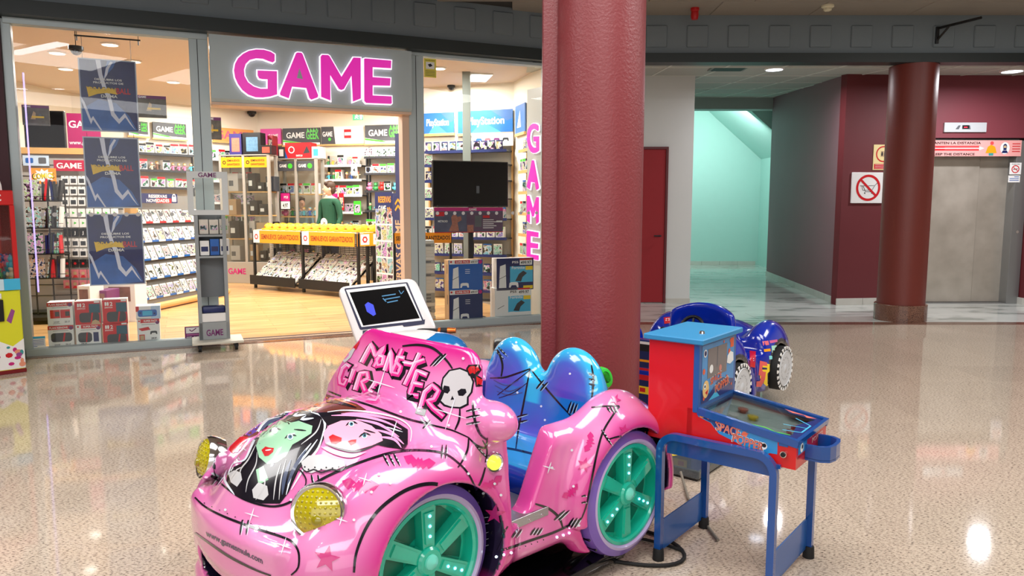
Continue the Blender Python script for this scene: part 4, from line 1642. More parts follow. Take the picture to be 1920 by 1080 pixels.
for nm_, x0, y0, x1, y1, m_, m2, lab in (
        ('figure_box', 429, 251, 453, 287, mat('box_indigo', (52, 46, 110), .4), mat('print_salmon', (226, 110, 90), .4, var=.4, vs=25), 'indigo box with a salmon round picture on the left cabinet'),
        ('figure_box', 454, 249, 489, 287, p_black, mat('print_steel_blue', (90, 130, 160), .4, var=.5, vs=25), 'tall black box with a window showing a blue figure'),
        ('figure_box', 490, 252, 501, 285, mat('box_crimson', (140, 26, 40), .4), art2, 'narrow crimson box between the black boxes on the cabinet'),
        ('figure_box', 491, 273, 513, 288, p_black, mat('print_ember', (200, 80, 60), .4), 'low black box with two orange squares at the cabinet edge')):
    a, z1 = cab1.uz(x0, y0, .1)
    b_, z0 = cab1.uz(x1, y1, .1)
    Wb, Hb = b_ - a, z1 - (H + .001)
    q = MB().rbox(0, Wb, 0, .2, 0, Hb, .003, m_).rect(Wb * .2, Wb * .85, Hb * .15, Hb * .8, m2, FR(0, 0, 0), .001)
    off_ = .1 if nm_ and x0 < 490 else (.13 if y0 == 252 else -.0)
    if y0 == 252:
        off_ = .32
        Hb = z1 - H
    if y0 == 273:
        off_ = .02
    tag(q.build(nm_, M=cab1.M(a, off_, H + .001)), lab, 'box', 'boxes on top of the cabinets')
wq, W, H, zz = cabinet(524, 600, 297, 530, 'grey glass cabinet with grey and green headers, middle of the doorway', MATS['panel_dark_grey'], 14.25)
for r, z_ in enumerate(zz):
    x = .1
    k = 0
    while x < W - .08:
        kd = 'boxed_figure' if r == 3 else R.choice(['toy_figure', 'plush_toy', 'toy_figure'])
        inst(R.choice(PROTO[kd]), kd, wq.M(x, .15, z_ + .002) @ Matrix.Scale(1.15, 4), '%s %s from the left, %s level of the cabinet with green header badges' % (ORD[k], kd.replace('_', ' '), ORD[r]), {'boxed_figure': 'boxed toy', 'toy_figure': 'figurine', 'plush_toy': 'plush toy'}[kd], 'toys in the green-badged cabinet')
        x += WIDTH[kd] * 1.2
        k += 1
for x0, y0, x1, y1, m_, lab in ((518, 276, 532, 296, p_dgrey, 'small dark box at the left edge of the green-badged cabinet top'), (534, 268, 583, 296, p_red, 'wide red box with white ring emblem on the cabinet'), (584, 275, 600, 297, p_white, 'white box with a coloured disc on the cabinet, right of the red box')):
    a, z1 = wq.uz(x0, y0, .1)
    b_, z0 = wq.uz(x1, y1, .1)
    Wb, Hb = b_ - a, z1 - H
    q = MB().rbox(0, Wb, 0, .25, 0, Hb, .003, m_)
    if m_ is p_red:
        q.ring(Wb * .25, Hb * .55, Hb * .16, Hb * .22, p_white, FR(0, 0, 0), .001)
        q.text('SWITCH', Wb * .55, Hb * .12, Hb * .12, p_white, FR(0, 0, 0), .001, width=Wb * .25)
        q.flat([(Wb * .7, Hb * .3), (Wb * .85, Hb * .8), (Wb * .97, Hb * .35)], p_dgrey, FR(0, 0, 0), .001)
        q.flat([(0, 0), (Wb * .1, 0), (0, Hb * .5)], p_blue, FR(0, 0, 0), .001)
    else:
        q.rect(Wb * .2, Wb * .8, Hb * .2, Hb * .8, p_cyan if m_ is p_white else p_white, FR(0, 0, 0), .001)
    tag(q.build('figure_box', M=wq.M(max(a, .0), .1, H + .001)), lab, 'box', 'boxes on top of the cabinets')

# price easel between
shop_card(wq, -.02, 525, 361, 545, 393, 'price_card', 'magenta and white price card in front of the green-badged cabinet', 'card',
          lambda q, W, H, f: (base_panel(q, W, H, p_black, .01), q.rect(W * .05, W * .95, H * .5, H * .96, p_magenta, f, .001), q.rect(W * .05, W * .95, H * .04, H * .48, p_white, f, .001), q.text('PS3', W * .58, H * .66, H * .14, p_white, f, .002), q.text('4.97', W * .5, H * .13, H * .24, p_black, f, .002, width=W * .5)))

# ================================================================== SHOP: black bargain racks with yellow banners
a = on_floor(478, 541)
b_ = on_floor(672, 560)
RK = Wall((a.x, a.y), (b_.x, b_.y))
W = RK.len
zt = RK.uz(520, 432)[1]
rk = thing('bargain_rack', 'long black open rack with yellow SEMINUEVOS GARANTIZADOS banners in the doorway', 'rack', RK.M())
for a_ in (0, W * .495, W):
    for d_ in (0, .5):
        MB().box(a_ - .02, a_ + .02, d_, d_ + .04, .0135, zt, black).build('post', rk)
MB().box(-.02, W + .02, 0, .55, zt - .02, zt, mat('rack_top', (225, 220, 205), .5)).build('top_shelf', rk)
MB().box(-.02, W + .02, 0, .03, .10, .14, black).box(-.02, W + .02, .52, .55, .10, .14, black).build('bottom_rail', rk)
q = MB()
for k in range(9):
    z_ = .55 + k * (zt - .75) / 9
    q.box(.02, W - .02, .49, .495, z_, z_ + .012, dark_metal)
    q.box(.02, W - .02, .35, .354, z_, z_ + .006, dark_metal)
for k in range(24):
    a_ = .05 + k * (W - .1) / 23
    q.box(a_, a_ + .005, .49, .494, .3, zt - .03, dark_metal)
q.build('wire_grid', rk)
for k in range(2):
    a_ = W * .495 * k + .03
    w_ = W * .495 - .05
    q = MB()
    q.box(a_, a_ + w_, -.016, -.008, zt - .225, zt - .01, p_orange)
    f = FR(0, -.016, 0)
    q.rect(a_, a_ + w_ * .14, zt - .225, zt - .01, p_white, f, .001)
    q.ring(a_ + w_ * .07, zt - .118, .03, .052, p_red, f, .002, 6)
    q.text('SEMINUEVOS GARANTIZADOS', a_ + w_ * .575, zt - .155, .085, mat('print_rust', (150, 50, 20), .4), f, .002, width=w_ * .8)
    q.build('banner', rk)
# side face of the rack at its right end
SR = Wall((b_.x, b_.y), (on_floor(705, 556).x, on_floor(705, 556).y))
q = MB().box(0, SR.len, -.01, 0, zt - .22, zt - .01, p_orange)
for a_ in (.06, .32):
    q.rect(a_, a_ + .18, zt - .2, zt - .03, p_white, FR(0, -.01, 0), .001)
    q.ring(a_ + .09, zt - .115, .03, .055, p_red, FR(0, -.01, 0), .002, 6)
KM = RK.M().inverted() @ SR.M()
q.build('side_banner', rk, KM)
for a_ in (.22, SR.len):
    MB().box(a_ - .02, a_ + .02, 0, .04, .0135, zt, black).build('post', rk, KM)
# sloping trays of cases
casew = mat('case_paper', (214, 208, 196), .5, var=.12, vs=30)
cm = MB().box(-.065, .065, -.005, .005, 0, .17, casew).rect(-.055, .055, .10, .165, art3, FR(0, -.0055, 0), .0005)
cm_me = cm.mesh('used_game')
for bay in range(2):
    a0 = W * .495 * bay + .06
    w_ = W * .495 - .1
    q = MB()
    q.add([(a0, -.12, .14), (a0 + w_, -.12, .14), (a0 + w_, .48, .58), (a0, .48, .58)], [(0, 1, 2, 3), (3, 2, 1, 0)], black)
    q.box(a0, a0 + w_, -.14, -.12, .10, .26, dark_metal)
    q.build('tray', rk)
    for r in range(5):
        y_, z_ = -.09 + r * .11, .17 + r * .085
        for k in range(8):
            x = a0 + .08 + k * (w_ - .12) / 7.4
            for s2 in range(2):
                o = inst(cm_me, 'used_game', RK.M(x + R.uniform(-.006, .006), y_ + s2 * .035, z_ + s2 * .02) @ Matrix.Rotation(-.75 + R.uniform(-.05, .05), 4, 'X') @ Matrix.Rotation(R.uniform(-.05, .05), 4, 'Z'),
                         'second-hand game %s in the %s tray, %s row up, %s from the left' % (['in front', 'behind'][s2], ['left', 'right'][bay], ORD[r], ORD[k]), 'game case', 'second-hand games in the sloping trays')
# yellow helmet-like bins along the rack top
yb = mat('bin_yellow', (244, 178, 28), .45)
dome = MB()
dome.lathe([(.125, 0), (.13, .02), (.115, .09), (.08, .13), (.03, .148), (0, .15)], yb, n=16)
dome.rbox(-.085, .085, -.155, -.09, .0, .035, .008, yb)
dome.text('SEMI', 0, .05, .03, MATS['print_rust'], FR(0, -.128, 0), .002)
dome_me = dome.mesh('yellow_cap', 35)
for row in range(2):
    for k in range(12):
        x = .28 + k * (W - .25) / 11.6 + row * .05
        inst(dome_me, 'yellow_cap', RK.M(x, .14 + row * .25, zt + .001) @ Matrix.Diagonal((.66, .8, .8, 1)), 'yellow cap, %s from the left in the %s row on the bargain rack' % (ORD[k], ['front', 'rear'][row]), 'cap', 'yellow caps along the rack top')
shop_card(RK, .3, 601, 412, 614, 424, 'price_card', 'small round white price tag among the yellow caps', 'card', lambda q, W, H, f: (q.box(W / 2 - .004, W / 2 + .004, 0, .004, -.12, H * .3, black), q.disc(W / 2, H / 2, W / 2, p_white, f, .001), q.text('24', W / 2, H * .3, H * .4, p_black, f, .002)))

# ================================================================== SHOP: behind the right-hand pane
def blueboard(q, W, H, f, cut=0):
    base_panel(q, W, H, mat('board_blue', (36, 110, 190), .35, var=.35, vs=3), .02)
    q.flat([(W * .25, 0), (W * .45, H * .5), (W * .8, 0)], p_cyan, f, .0006)
    q.flat([(W * .6, H), (W * .9, H * .5), (W, H * .6), (W, H)], mat('print_slate_blue', (70, 110, 170), .4), f, .0006)
    q.text('PlayStation', W * .52, H * .38, H * .34, p_white, f, .002, width=W * .68)
    q.box(-.01, W + .01, -.012, .02, -.04, 0, wood_edge)


shop_card(W2, -.05, 788, 213, 851, 249, 'header_board', 'blue header board cut off by the doorpost, in the right-hand window', 'sign', blueboard)
shop_card(W2, -.05, 858, 209, 961, 247, 'header_board', 'wide blue header board with white lettering in the right-hand window', 'sign', blueboard)
WS = Wall((.03, 11.5), (.62, 9.5))


def blueplain(q, W, H, f):
    base_panel(q, W, H, MATS['print_slate_blue'], .02)
    q.flat([(W * .2, H * .2), (W * .5, H * .8), (W * .6, H * .2)], p_white, f, .001)
    q.box(0, W, -.012, .02, -.04, 0, wood_edge)


shop_card(WS, -.03, 966, 200, 984, 246, 'header_board', 'narrow blue header board on the side wall beside the pink letters', 'sign', blueplain)


def padsb(q, W, H, f):
    base_panel(q, W, H, p_white, .012)
    for k, m_ in enumerate((p_blue, mat('print_coral', (220, 90, 100), .4), p_purple, p_dgrey)):
        pad(q, W * (.18 + k * .215), H * .5, W * .075, m_, f, .001)


shop_card(W2, -.10, 884, 251, 962, 273, 'header_sign', 'white board with four coloured game pads under the blue header', 'sign', padsb)
HIDE = [(815, 302, 951, 386), (818, 388, 941, 433), (842, 490, 903, 600), (933, 488, 996, 596), (797, 455, 820, 600)]
_inst = inst


def inst(me, name, M, label=None, cat=None, group=None, parent=None):
    if label:
        x_, y_ = project(M.translation)
        for a, b_, c_, d_ in HIDE:
            if a < x_ < c_ and b_ < y_ < d_ + 6 and M.translation.x > -2 and M.translation.y > 8.5:
                return None
    return _inst(me, name, M, label, cat, group, parent)


PROTO['dark_pack'] = [MB().box(-.05, .05, -.012, .012, 0, .15, p_navy).rect(-.045, .045, .02, .13, art, FR(0, -.0125, 0), .001).mesh('dark_pack')]
WIDTH['dark_pack'] = .12
ua = W2.uz(792, 300, -.28)[0]
ub = W2.uz(962, 300, -.28)[0]
zs = [W2.uz(900, y, -.28)[1] for y in (545, 513, 478, 446, 410, 372, 338, 308, 282)]
_sr = shelf_run


def relabel(k):
    return k


CATS = {'boxed_figure': 'boxed toy', 'flat_game_box': 'box', 'plush_toy': 'plush toy', 'toy_figure': 'figurine', 'hanging_pack': 'pack', 'game_case': 'game case', 'dark_pack': 'pack'}


def shelf_run2(wall, u0, u1, zs, mix, where, label, edge, depth=.28, back=True):
    t_ = thing('wall_shelving', label, 'shelf', wall.M(u0, 0, 0))
    W = u1 - u0
    MB().box(0, W, -.02, -.004, .1, zs[-1] + .16, MATS['shelf_backing']).build('back_panel', t_)
    for a in (0, W / 2, W):
        MB().box(a - .015, a + .015, -.05, -.02, .014, zs[-1] + .16, wood_edge).build('upright', t_)
    for r, z_ in enumerate(zs):
        MB().box(0, W, -depth, -.02, z_ - .02, z_, shelf_dark).build('shelf_board', t_)
        MB().box(0, W, -depth - .012, -depth, z_ - .03, z_ + .012, edge).build('price_strip', t_)
        x, k = .08, 0
        kd = mix[r % len(mix)]
        while x < W - .07:
            inst(R.choice(PROTO[kd]), kd, wall.M(u0 + x, -depth + .06, z_ + .001) @ Matrix.Rotation(R.uniform(-.08, .08), 4, 'Z'),
                 '%s %s from left, %s shelf up, %s' % (kd.replace('_', ' '), ORD[min(k, 19)], ORD[r], where), CATS[kd], 'goods on the shelves, ' + where)
            x += WIDTH[kd] + R.uniform(.0, .03)
            k += 1
    return t_


shelf_run2(W2, ua, ub - .1, zs, ['game_case', 'dark_pack', 'game_case', 'boxed_figure', 'game_case', 'game_case', 'dark_pack', 'game_case', 'dark_pack'], 'wall behind the dark screen', 'shelving of cased games behind the dark screen in the right-hand window', p_navy)
ua = WS.uz(968, 400, -.2)[0]
ub = WS.uz(992, 400, -.2)[0]
zs = [WS.uz(980, y, -.2)[1] for y in (520, 480, 440, 400, 360, 320, 280)]
shelf_run2(WS, max(.1, ua), ub, zs, ['game_case', 'boxed_figure'], 'side wall by the pink letters', 'narrow wood-edged shelving on the side wall by the pink letters', wood_edge, depth=.16)
inst = _inst
# slim interior post
a = at(875, 300, 10.6)
struct(MB().box(a.x - .055, a.x + .055, 10.6, 10.71, .0125, 3.33, mat('post_grey_green', (138, 146, 140), .5)).build('trim_7'))

# screen on a stand
u, z, W, H = card_from(FAC, .32, 811, 300, 953, 388)
tv = thing('television', 'flat dark screen on a slim stand behind the right-hand shop window', 'television', FAC.M(u, .32, 0))
MB().rbox(0, W, 0, .05, z, z + H, .008, black).build('housing', tv)
MB().box(.012, W - .012, -.003, 0, z + .02, z + H - .012, scr).build('screen', tv)
MB().box(W / 2 - .03, W / 2 + .03, .02, .05, .02, z, dark_metal).box(W / 2 - .25, W / 2 + .25, -.05, .25, .0125, .03, dark_metal).build('stand', tv)
MB().rect(W * .565, W * .605, z + H * .30, z + H * .46, p_grey, FR(0, -.004, 0), .001).build('screen_sticker', tv)


def aband(q, W, H, f):
    base_panel(q, W, H, mat('print_slate', (84, 88, 112), .35, var=.4, vs=9), .01)
    q.rect(0, W, H * .86, H, p_magenta, f, .0006)
    q.text('GAME', W * .55, H * .88, H * .09, p_white, f, .002)
    q.rect(W * .02, W * .14, H * .66, H * .83, p_red, f, .001)
    q.text('METROID', W * .12, H * .42, H * .08, p_white, f, .001, width=W * .14)
    q.flat([(W * .2, H * .06), (W * .25, H * .35), (W * .24, H * .62), (W * .29, H * .78), (W * .33, H * .62), (W * .38, H * .66), (W * .39, H * .5), (W * .33, H * .4), (W * .35, H * .06)], mat('print_copper', (170, 110, 92), .4, var=.5, vs=40), f, .001)
    q.rect(W * .46, W, H * .08, H * .8, mat('print_plum_grey', (96, 70, 96), .4), f, .0008)
    q.rect(W * .58, W * .68, H * .22, H * .68, p_grey, f, .0014)
    q.rect(W * .47, W * .56, H * .02, H * .3, MATS['print_copper'], f, .0014)
    q.rect(W * .7, W * .80, H * .58, H * .68, p_red, f, .0014)
    for k in range(5):
        q.line([(W * .7, H * (.5 - k * .08)), (W * (.9 if k % 2 else .86), H * (.5 - k * .08))], H * .03, p_white, f, .002)
    q.rect(W * .9, W * .99, H * .4, H * .47, p_white, f, .002)
    q.rect(0, W, 0, H * .03, p_red, f, .001)


u, z, W, H = card_from(FAC, .28, 814, 389, 943, 435)
q = MB()
aband(q, W, H, FR(0, 0, 0))
bn = q.build('window_banner', M=FAC.M(u, .28, z))
tag(bn, 'slate and plum promotional banner with an armoured figure, under the dark screen', 'banner')
for a in (.05, W - .05):
    MB().cyl((a, .005, H), (a, .03, H + .03), .004, dark_metal, 6).build('hook', bn)


def semi(q, W, H, f):
    base_panel(q, W, H, p_orange, .01)
    q.text('SEMINUEVOS GARANTIZADOS', W * .5, H * .32, H * .38, p_black, f, .001, width=W * .96)


u, z, W, H = card_from(FAC, 1.0, 740, 437, 846, 455)
sr = thing('bargain_rack', 'black rack with a yellow banner half hidden behind the white cases', 'rack', FAC.M(u, 1.0, 0))
q = MB()
semi(q, W, H, FR(0, 0, 0))
q.build('banner', sr, Matrix.Translation((0, 0, z)))
for a in (.0, W):
    MB().box(a - .015, a + .015, .012, .04, .0125, z + H, black).build('post', sr)
# stacked white cases
u0, z1 = FAC.uz(796, 456, .42)
u1 = FAC.uz(822, 456, .42)[0]
cw = mat('case_stack_white', (206, 208, 202), .4, var=.05)
cwg = mat('case_stack_grey', (150, 156, 152), .4, var=.1)
csa = MB().rbox(0, .19, 0, .14, 0, .0405, .002, cw).mesh('stacked_case')
csb = MB().rbox(0, .19, 0, .14, 0, .0405, .002, cwg).box(.02, .14, -.0006, 0, .012, .028, p_grey).mesh('stacked_case')
zz = .0125
k = 0
MB_ = MB().box(u0 - .02, u1 + .22, .40, .75, .0125, .05, wood_edge)
tag(MB_.build('low_platform', M=FAC.M()), 'low wooden platform under the stack of white cases', 'platform')
zz = .051
while zz < z1:
    for c_ in range(1 if k % 3 else 2):
        inst(R.choice([csa, csa, csb]), 'stacked_case', FAC.M(u0 - .06 + c_ * .195 * 0 + R.uniform(-.006, .006), .43 + c_ * .16, zz), '%s pale case of the tall white stack, %s' % ('%s lowest' % (ORD + ['twenty-first', 'twenty-second', 'twenty-third', 'twenty-fourth', 'twenty-fifth', 'twenty-sixth', 'twenty-seventh', 'twenty-eighth'])[k], ['front', 'rear'][c_]), 'case', 'stacked white cases')
    zz += .0412
    k += 1


def ps_box(q, W, H, f, v):
    blue = v in (0, 1)
    if blue:
        q.rect(0, W, 0, H, p_blue if v == 0 else p_navy, f, .0006)
        q.rect(W * .08, W, 0, H * .84, mat('print_night', (32, 52, 100), .35) if v else p_blue, f, .0008)
        q.rect(W * .02, W * .70, H * .86, H, p_white, f, .001)
        q.rect(W * .18, W * .62, H * .88, H * .985, p_red, f, .0014)
        q.text('SUPER PACK', W * .40, H * .90, H * .065, p_white, f, .002, width=W * .38)
        q.rect(W * .63, W * .86, H * .86, H * .985, p_white, f, .0014)
        q.text('499.97', W * .745, H * .885, H * .07, p_black, f, .002, width=W * .2)
        q.disc(W * .93, H * .92, W * .055, p_magenta, f, .002)
        q.disc(W * .07, H * .94, W * .03, p_red, f, .002)
        cx_, top = .22, .78
    else:
        q.rect(0, W, 0, H, p_navy if v == 2 else p_white, f, .0006)
        q.text('PS5', W * .50, H * .84, H * .07, p_white if v == 2 else p_black, f, .002, width=W * .18)
        q.rect(W * .62, W * .96, H * .78, H * .98, p_white, f, .0014)
        q.rect(W * .62, W * .96, H * .93, H * .98, p_red, f, .0018)
        q.text('499.97', W * .79, H * .81, H * .095, p_black, f, .002, width=W * .28)
        q.rect(W * .36, W * .98, H * .24, H * .74, p_cyan, f, .001)
        q.text('Fortnite', W * .58, H * .66, H * .09, p_white, f, .002, width=W * .36)
        q.flat([(W * .5, H * .28), (W * .6, H * .5), (W * .72, H * .6), (W * .82, H * .52), (W * .7, H * .4), (W * .66, H * .26)], p_dgrey, f, .0014)
        q.rect(W * .78, W * .98, H * .62, H * .74, p_yellow, f, .0014)
        q.rect(W * .72, W * .98, H * .03, H * .13, p_yellow, f, .0014)
        cx_, top = .18, .82
    q.flat([(W * (cx_ - .12), H * .08), (W * (cx_ - .09), H * (top - .06)), (W * (cx_ + .06), H * top), (W * (cx_ + .08), H * .08)], p_white, f, .0016)
    q.line([(W * (cx_ - .11), H * .36), (W * (cx_ + .07), H * .46)], H * .015, p_black, f, .002)
    pad(q, W * .46, H * .17, W * .13, p_white, f, .0022)
    if blue:
        for k in range(3):
            q.line([(W * .48, H * (.68 - k * .06)), (W * .62, H * (.68 - k * .06))], H * .015, p_white, f, .002)


def flapL(q, depth, H):
    q.box(-.002, 0, 0, depth, 0, H, cardboard)
    q.box(-.003, -.002, depth * .3, depth * .4, H * .55, H * .85, p_black)


for args in ((841, 488, 905, 543, .16, 'console_box', 'blue SUPER PACK carton on top of a darker one, right window', ps_box, 0, flapL),
             (842, 545, 905, 600, .16, 'console_box', 'dark blue SUPER PACK carton at the bottom of its pile, right window', ps_box, 1, flapL),
             (931, 485, 1000, 542, .16, 'console_box', 'navy carton with a 499.97 price, on top near the pink letters', ps_box, 2, None),
             (928, 541, 996, 597, .16, 'console_box', 'white-topped carton with a 499.97 price, lowest near the pink letters', ps_box, 3, None)):
    window_box(*args, body=cardboard if args[-2] in (0, 1) else p_white)

# translucent panel with the upright pink letters
pu = FAC.uz(988, 400, .5)[0]
qu = FAC.uz(1021, 400, .13)[0]
VP = Wall(FAC.pt(pu, .5)[:2], FAC.pt(qu, .13)[:2])
vt = thing('letter_panel', 'tall pale panel with glowing pink upright letters at the right end of the shop', 'sign', VP.M())
za = VP.uz(1004, 165, 0)[1]
MB().box(0, VP.len, 0, .015, .0125, za, mat('panel_pale_grey', (178, 180, 174), .35)).build('panel', vt)
for ch, y0, y1 in (('G', 232, 288), ('A', 300, 357), ('M', 366, 420), ('E', 432, 487)):
    z0 = VP.uz(1000, y1, 0)[1]
    z1 = VP.uz(1000, y0, 0)[1]
    P0, P1 = LETTERS[ch], None
    xs = [p[0] for p in P0]
    ys_ = [p[1] for p in P0]
    P = [((p[0] - min(xs)) / (max(xs) - min(xs)) * .26 + .03, (max(ys_) - p[1]) / (max(ys_) - min(ys_)) * (z1 - z0)) for p in P0][::-1]
    l = MB()
    l.prism(grow(P, .006), .0, .02, lw, FR(0, -.0, 0))
    l.prism(grow(P, -.003), .018, .03, lm, FR(0, -.0, 0))
    l.build('letter', vt, Matrix.Translation((0, 0, z0)))

# ================================================================== SHOP: navy RESERVAS display column in the doorway
a, b_ = at(706, 525, 10.3), at(738, 525, 10.0)
R1 = Wall((a.x, a.y), (b_.x, b_.y))
c_ = at(760, 525, 9.75)
R2 = Wall((b_.x, b_.y), (c_.x, c_.y))
rt = thing('display_column', 'navy and white RESERVAS GAME display column by the right doorpost', 'display', R1.M())
H1 = R1.uz(722, 360)[1]
q = MB()
q.box(0, R1.len, 0, .02, .0125, H1, p_white)
f = FR(0, 0, 0)
W = R1.len
q.rect(0, W, H1 * .80, H1, p_navy, f, .001)
q.text('RESERVAS', W * .56, H1 * .915, .085, p_orange, f, .002, width=W * .74)
q.text('GAME', W * .42, H1 * .84, .085, p_white, f, .002, width=W * .45)
q.line([(W * .72, H1 * .875), (W * .80, H1 * .855), (W * .72, H1 * .835)], .02, p_orange, f, .002)
q.line([(W * .82, H1 * .875), (W * .90, H1 * .855), (W * .82, H1 * .835)], .02, p_orange, f, .002)
q.build('front_panel', rt)
gm = MB().rect(0, W * .29, 0, .20, art, f, .0)
gme = gm.mesh('cover_print')
for r in range(6):
    for k in range(3):
        o = _inst(gme, 'cover_print', Matrix.Translation((W * (.03 + k * .325), -.002, .1 + r * .225)), parent=rt)
RM = R1.M().inverted() @ R2.M()
H2 = R2.uz(750, 249)[1]
W = R2.len
q = MB().box(0, W, 0, .02, .0125, R2.uz(750, 362)[1], p_navy).box(W * .2, W * .9, .02, .03, .0125, H2, p_navy)
hh = R2.uz(750, 362)[1]
q.text('RESERVAS GAME', W * .72, .20, W * .5, p_tan, f, .002, align='l', rot=PI / 2, width=hh * .66)
for k in range(2):
    q.line([(W * .25, hh * (.86 + k * .05)), (W * .5, hh * (.90 + k * .05)), (W * .75, hh * (.86 + k * .05))], .03, p_orange, f, .002)
q.build('side_panel', rt, RM)

# ================================================================== SHOP: people
skin_m = mat('skin', (226, 176, 150), .5)


def person(name, label, loc, rz, cloth, trouser, hair, head_turn=0, k=1.0):
    """one continuous skinned figure about 1.75 m tall, facing local -y"""
    t_ = thing(name, label, 'person', Matrix.Translation(loc) @ Matrix.Rotation(rz, 4, 'Z') @ Matrix.Scale(k, 4))
    V = [((0, 0, .95), .14, .11), ((0, .01, 1.12), .135, .10), ((0, .01, 1.32), .165, .105), ((0, .01, 1.45), .10, .08), ((0, 0, 1.53), .052, .052)]
    E_ = [(0, 1), (1, 2), (2, 3), (3, 4)]
    for s in (-1, 1):
        o = len(V)
        V += [((s * .10, 0, .88), .10, .10), ((s * .105, -.01, .50), .062, .062), ((s * .11, .02, .09), .042, .042), ((s * .115, -.13, .04), .038, .03)]
        E_ += [(0, o), (o, o + 1), (o + 1, o + 2), (o + 2, o + 3)]
        o = len(V)
        V += [((s * .18, .01, 1.41), .062, .062), ((s * .225, .02, 1.15), .045, .045), ((s * .23, -.10, .93), .033, .033)]
        E_ += [(3, o), (o, o + 1), (o + 1, o + 2)]
    me = bpy.data.meshes.new('body')
    me.from_pydata([v[0] for v in V], E_, [])
    b = bpy.data.objects.new('body', me)
    COL.objects.link(b)
    b.parent = t_
    md = b.modifiers.new('skin', 'SKIN')
    for i, v in enumerate(V):
        me.skin_vertices[0].data[i].radius = (v[1], v[2])
    me.skin_vertices[0].data[0].use_root = True
    b.modifiers.new('sub', 'SUBSURF').levels = 2
    b.modifiers['sub'].render_levels = 2
    m = bpy.data.materials.new('clothes')
    m.use_nodes = True
    nt = m.node_tree
    bs = nt.nodes['Principled BSDF']
    bs.inputs['Roughness'].default_value = .85
    tc = nt.nodes.new('ShaderNodeTexCoord')
    sx = nt.nodes.new('ShaderNodeSeparateXYZ')
    nt.links.new(tc.outputs['Object'], sx.inputs[0])
    dv = nt.nodes.new('ShaderNodeMath')
    dv.operation = 'DIVIDE'
    dv.inputs[1].default_value = 2
    nt.links.new(sx.outputs[2], dv.inputs[0])
    c = ramp(nt, dv.outputs[0], [(0, (30, 28, 28)), (.045, trouser), (.475, cloth), (.735, (226, 176, 150))], 'CONSTANT')
    nt.links.new(c, bs.inputs['Base Color'])
    me.materials.append(m)
    hd = MB()
    hd.ball((0, 0, 1.64), (.072, .092, .115), skin_m, 20, 12)
    hd.ball((0, -.093, 1.625), (.013, .02, .02), skin_m, 8, 6)
    hd.ball((0, -.07, 1.555), (.03, .025, .022), skin_m, 8, 6)
    for s in (-1, 1):
        hd.ball((s * .074, .005, 1.63), (.012, .022, .032), skin_m, 8, 6)
        hd.ball((s * .028, -.082, 1.65), (.012, .008, .007), p_white, 8, 5)
        hd.ball((s * .028, -.089, 1.65), (.005, .004, .005), p_black, 6, 4)
    hd.ball((0, -.083, 1.583), (.02, .008, .005), mat('lips', (180, 90, 84), .5), 8, 5)
    h = hd.build('head', t_, Matrix.Translation((0, 0, 0)) @ Matrix.Rotation(head_turn, 4, 'Z'), smooth=60)
    hr = MB()
    hr.ball((0, .018, 1.685), (.084, .096, .094), hair, 18, 10)
    hr.ball((0, .05, 1.63), (.078, .065, .09), hair, 16, 8)
    for k_ in range(7):
        a_ = -.9 + k_ * .3
        hr.ball((.07 * math.sin(a_), -.062 * math.cos(a_), 1.727), (.022, .02, .03), hair, 8, 5)
    hr.build('hair', h, smooth=60)
    # hands
    for s in (-1, 1):
        hb = MB()
        hb.ball((s * .232, -.13, .885), (.022, .03, .042), skin_m, 10, 6)
        for q_ in range(4):
            hb.tube([(s * .235, -.155 + q_ * .016, .86), (s * .235, -.16 + q_ * .016, .83 - .004 * (q_ in (1, 2))), (s * .225, -.155 + q_ * .016, .80)], .008, skin_m, 6)
        hb.tube([(s * .225, -.15, .90), (s * .21, -.175, .88), (s * .205, -.185, .855)], .009, skin_m, 6)
        hb.build('hand', t_, smooth=60)
    return t_


brown_hair = mat('brown_hair', (62, 40, 26), .6, bump=.4, bs=90)
g_ = at(620, 400, 13.75)
person('person', 'brown-haired person in a dark green sweater with white collar, behind the bargain rack', (g_.x - .02, 13.75, .0125), -.5, (28, 78, 56), (40, 44, 60), brown_hair, -.75, 1.08)
g_ = at(566, 400, 14.65)
person('person', 'person in a pale blue shirt seen through the green-badged cabinet', (g_.x, 14.62, .0125), .3, (150, 190, 214), (70, 74, 84), brown_hair, .3, .92)

# ================================================================== gel dispenser stand at the left doorpost
stg = mat('stand_grey', (152, 158, 160), .45, .1)
stw = mat('stand_white', (214, 220, 220), .45)
o_ = -.32
u0, z0 = FAC.uz(374, 634, o_)
u1 = FAC.uz(432, 634, o_)[0]
W = u1 - u0
gs = thing('dispenser_stand', 'grey hand-gel stand on castors with a white frame on top, beside the left doorpost', 'stand', FAC.M(u0, o_, 0))
MB().rbox(-.07, W + .12, -.16, .25, .075, .10, .004, mat('base_cream', (206, 204, 190), .5)).build('base_plate', gs)
for a, c_ in ((.0, -.11), (W + .05, -.11), (.0, .2), (W + .05, .2)):
    q = MB().cyl((a - .014, c_, .036), (a + .014, c_, .036), .035, rubber, 16).box(a - .02, a + .02, c_ - .01, c_ + .01, .036, .075, dark_metal)
    q.build('castor', gs)
zt_ = lambda y: FAC.uz(402, y, o_)[1]
MB().rbox(0, W, 0, .2, .10, zt_(604), .004, stg).text('GAME', W * .5, zt_(629), .065, p_purple, FR(0, 0, 0), .002, width=W * .55).build('lower_box', gs)
MB().box(0, .035, 0, .2, .1, zt_(403), stg).build('side_panel', gs)
MB().box(W - .035, W, 0, .2, .1, zt_(403), stg).build('side_panel', gs)
MB().box(.035, W - .035, .18, .2, zt_(560), zt_(403), mat('stand_inner_grey', (118, 124, 128), .5)).build('back_panel', gs)
for y in (480, 440):
    MB().box(.035, W - .035, 0, .19, zt_(y) - .02, zt_(y), stg).build('shelf_board', gs)
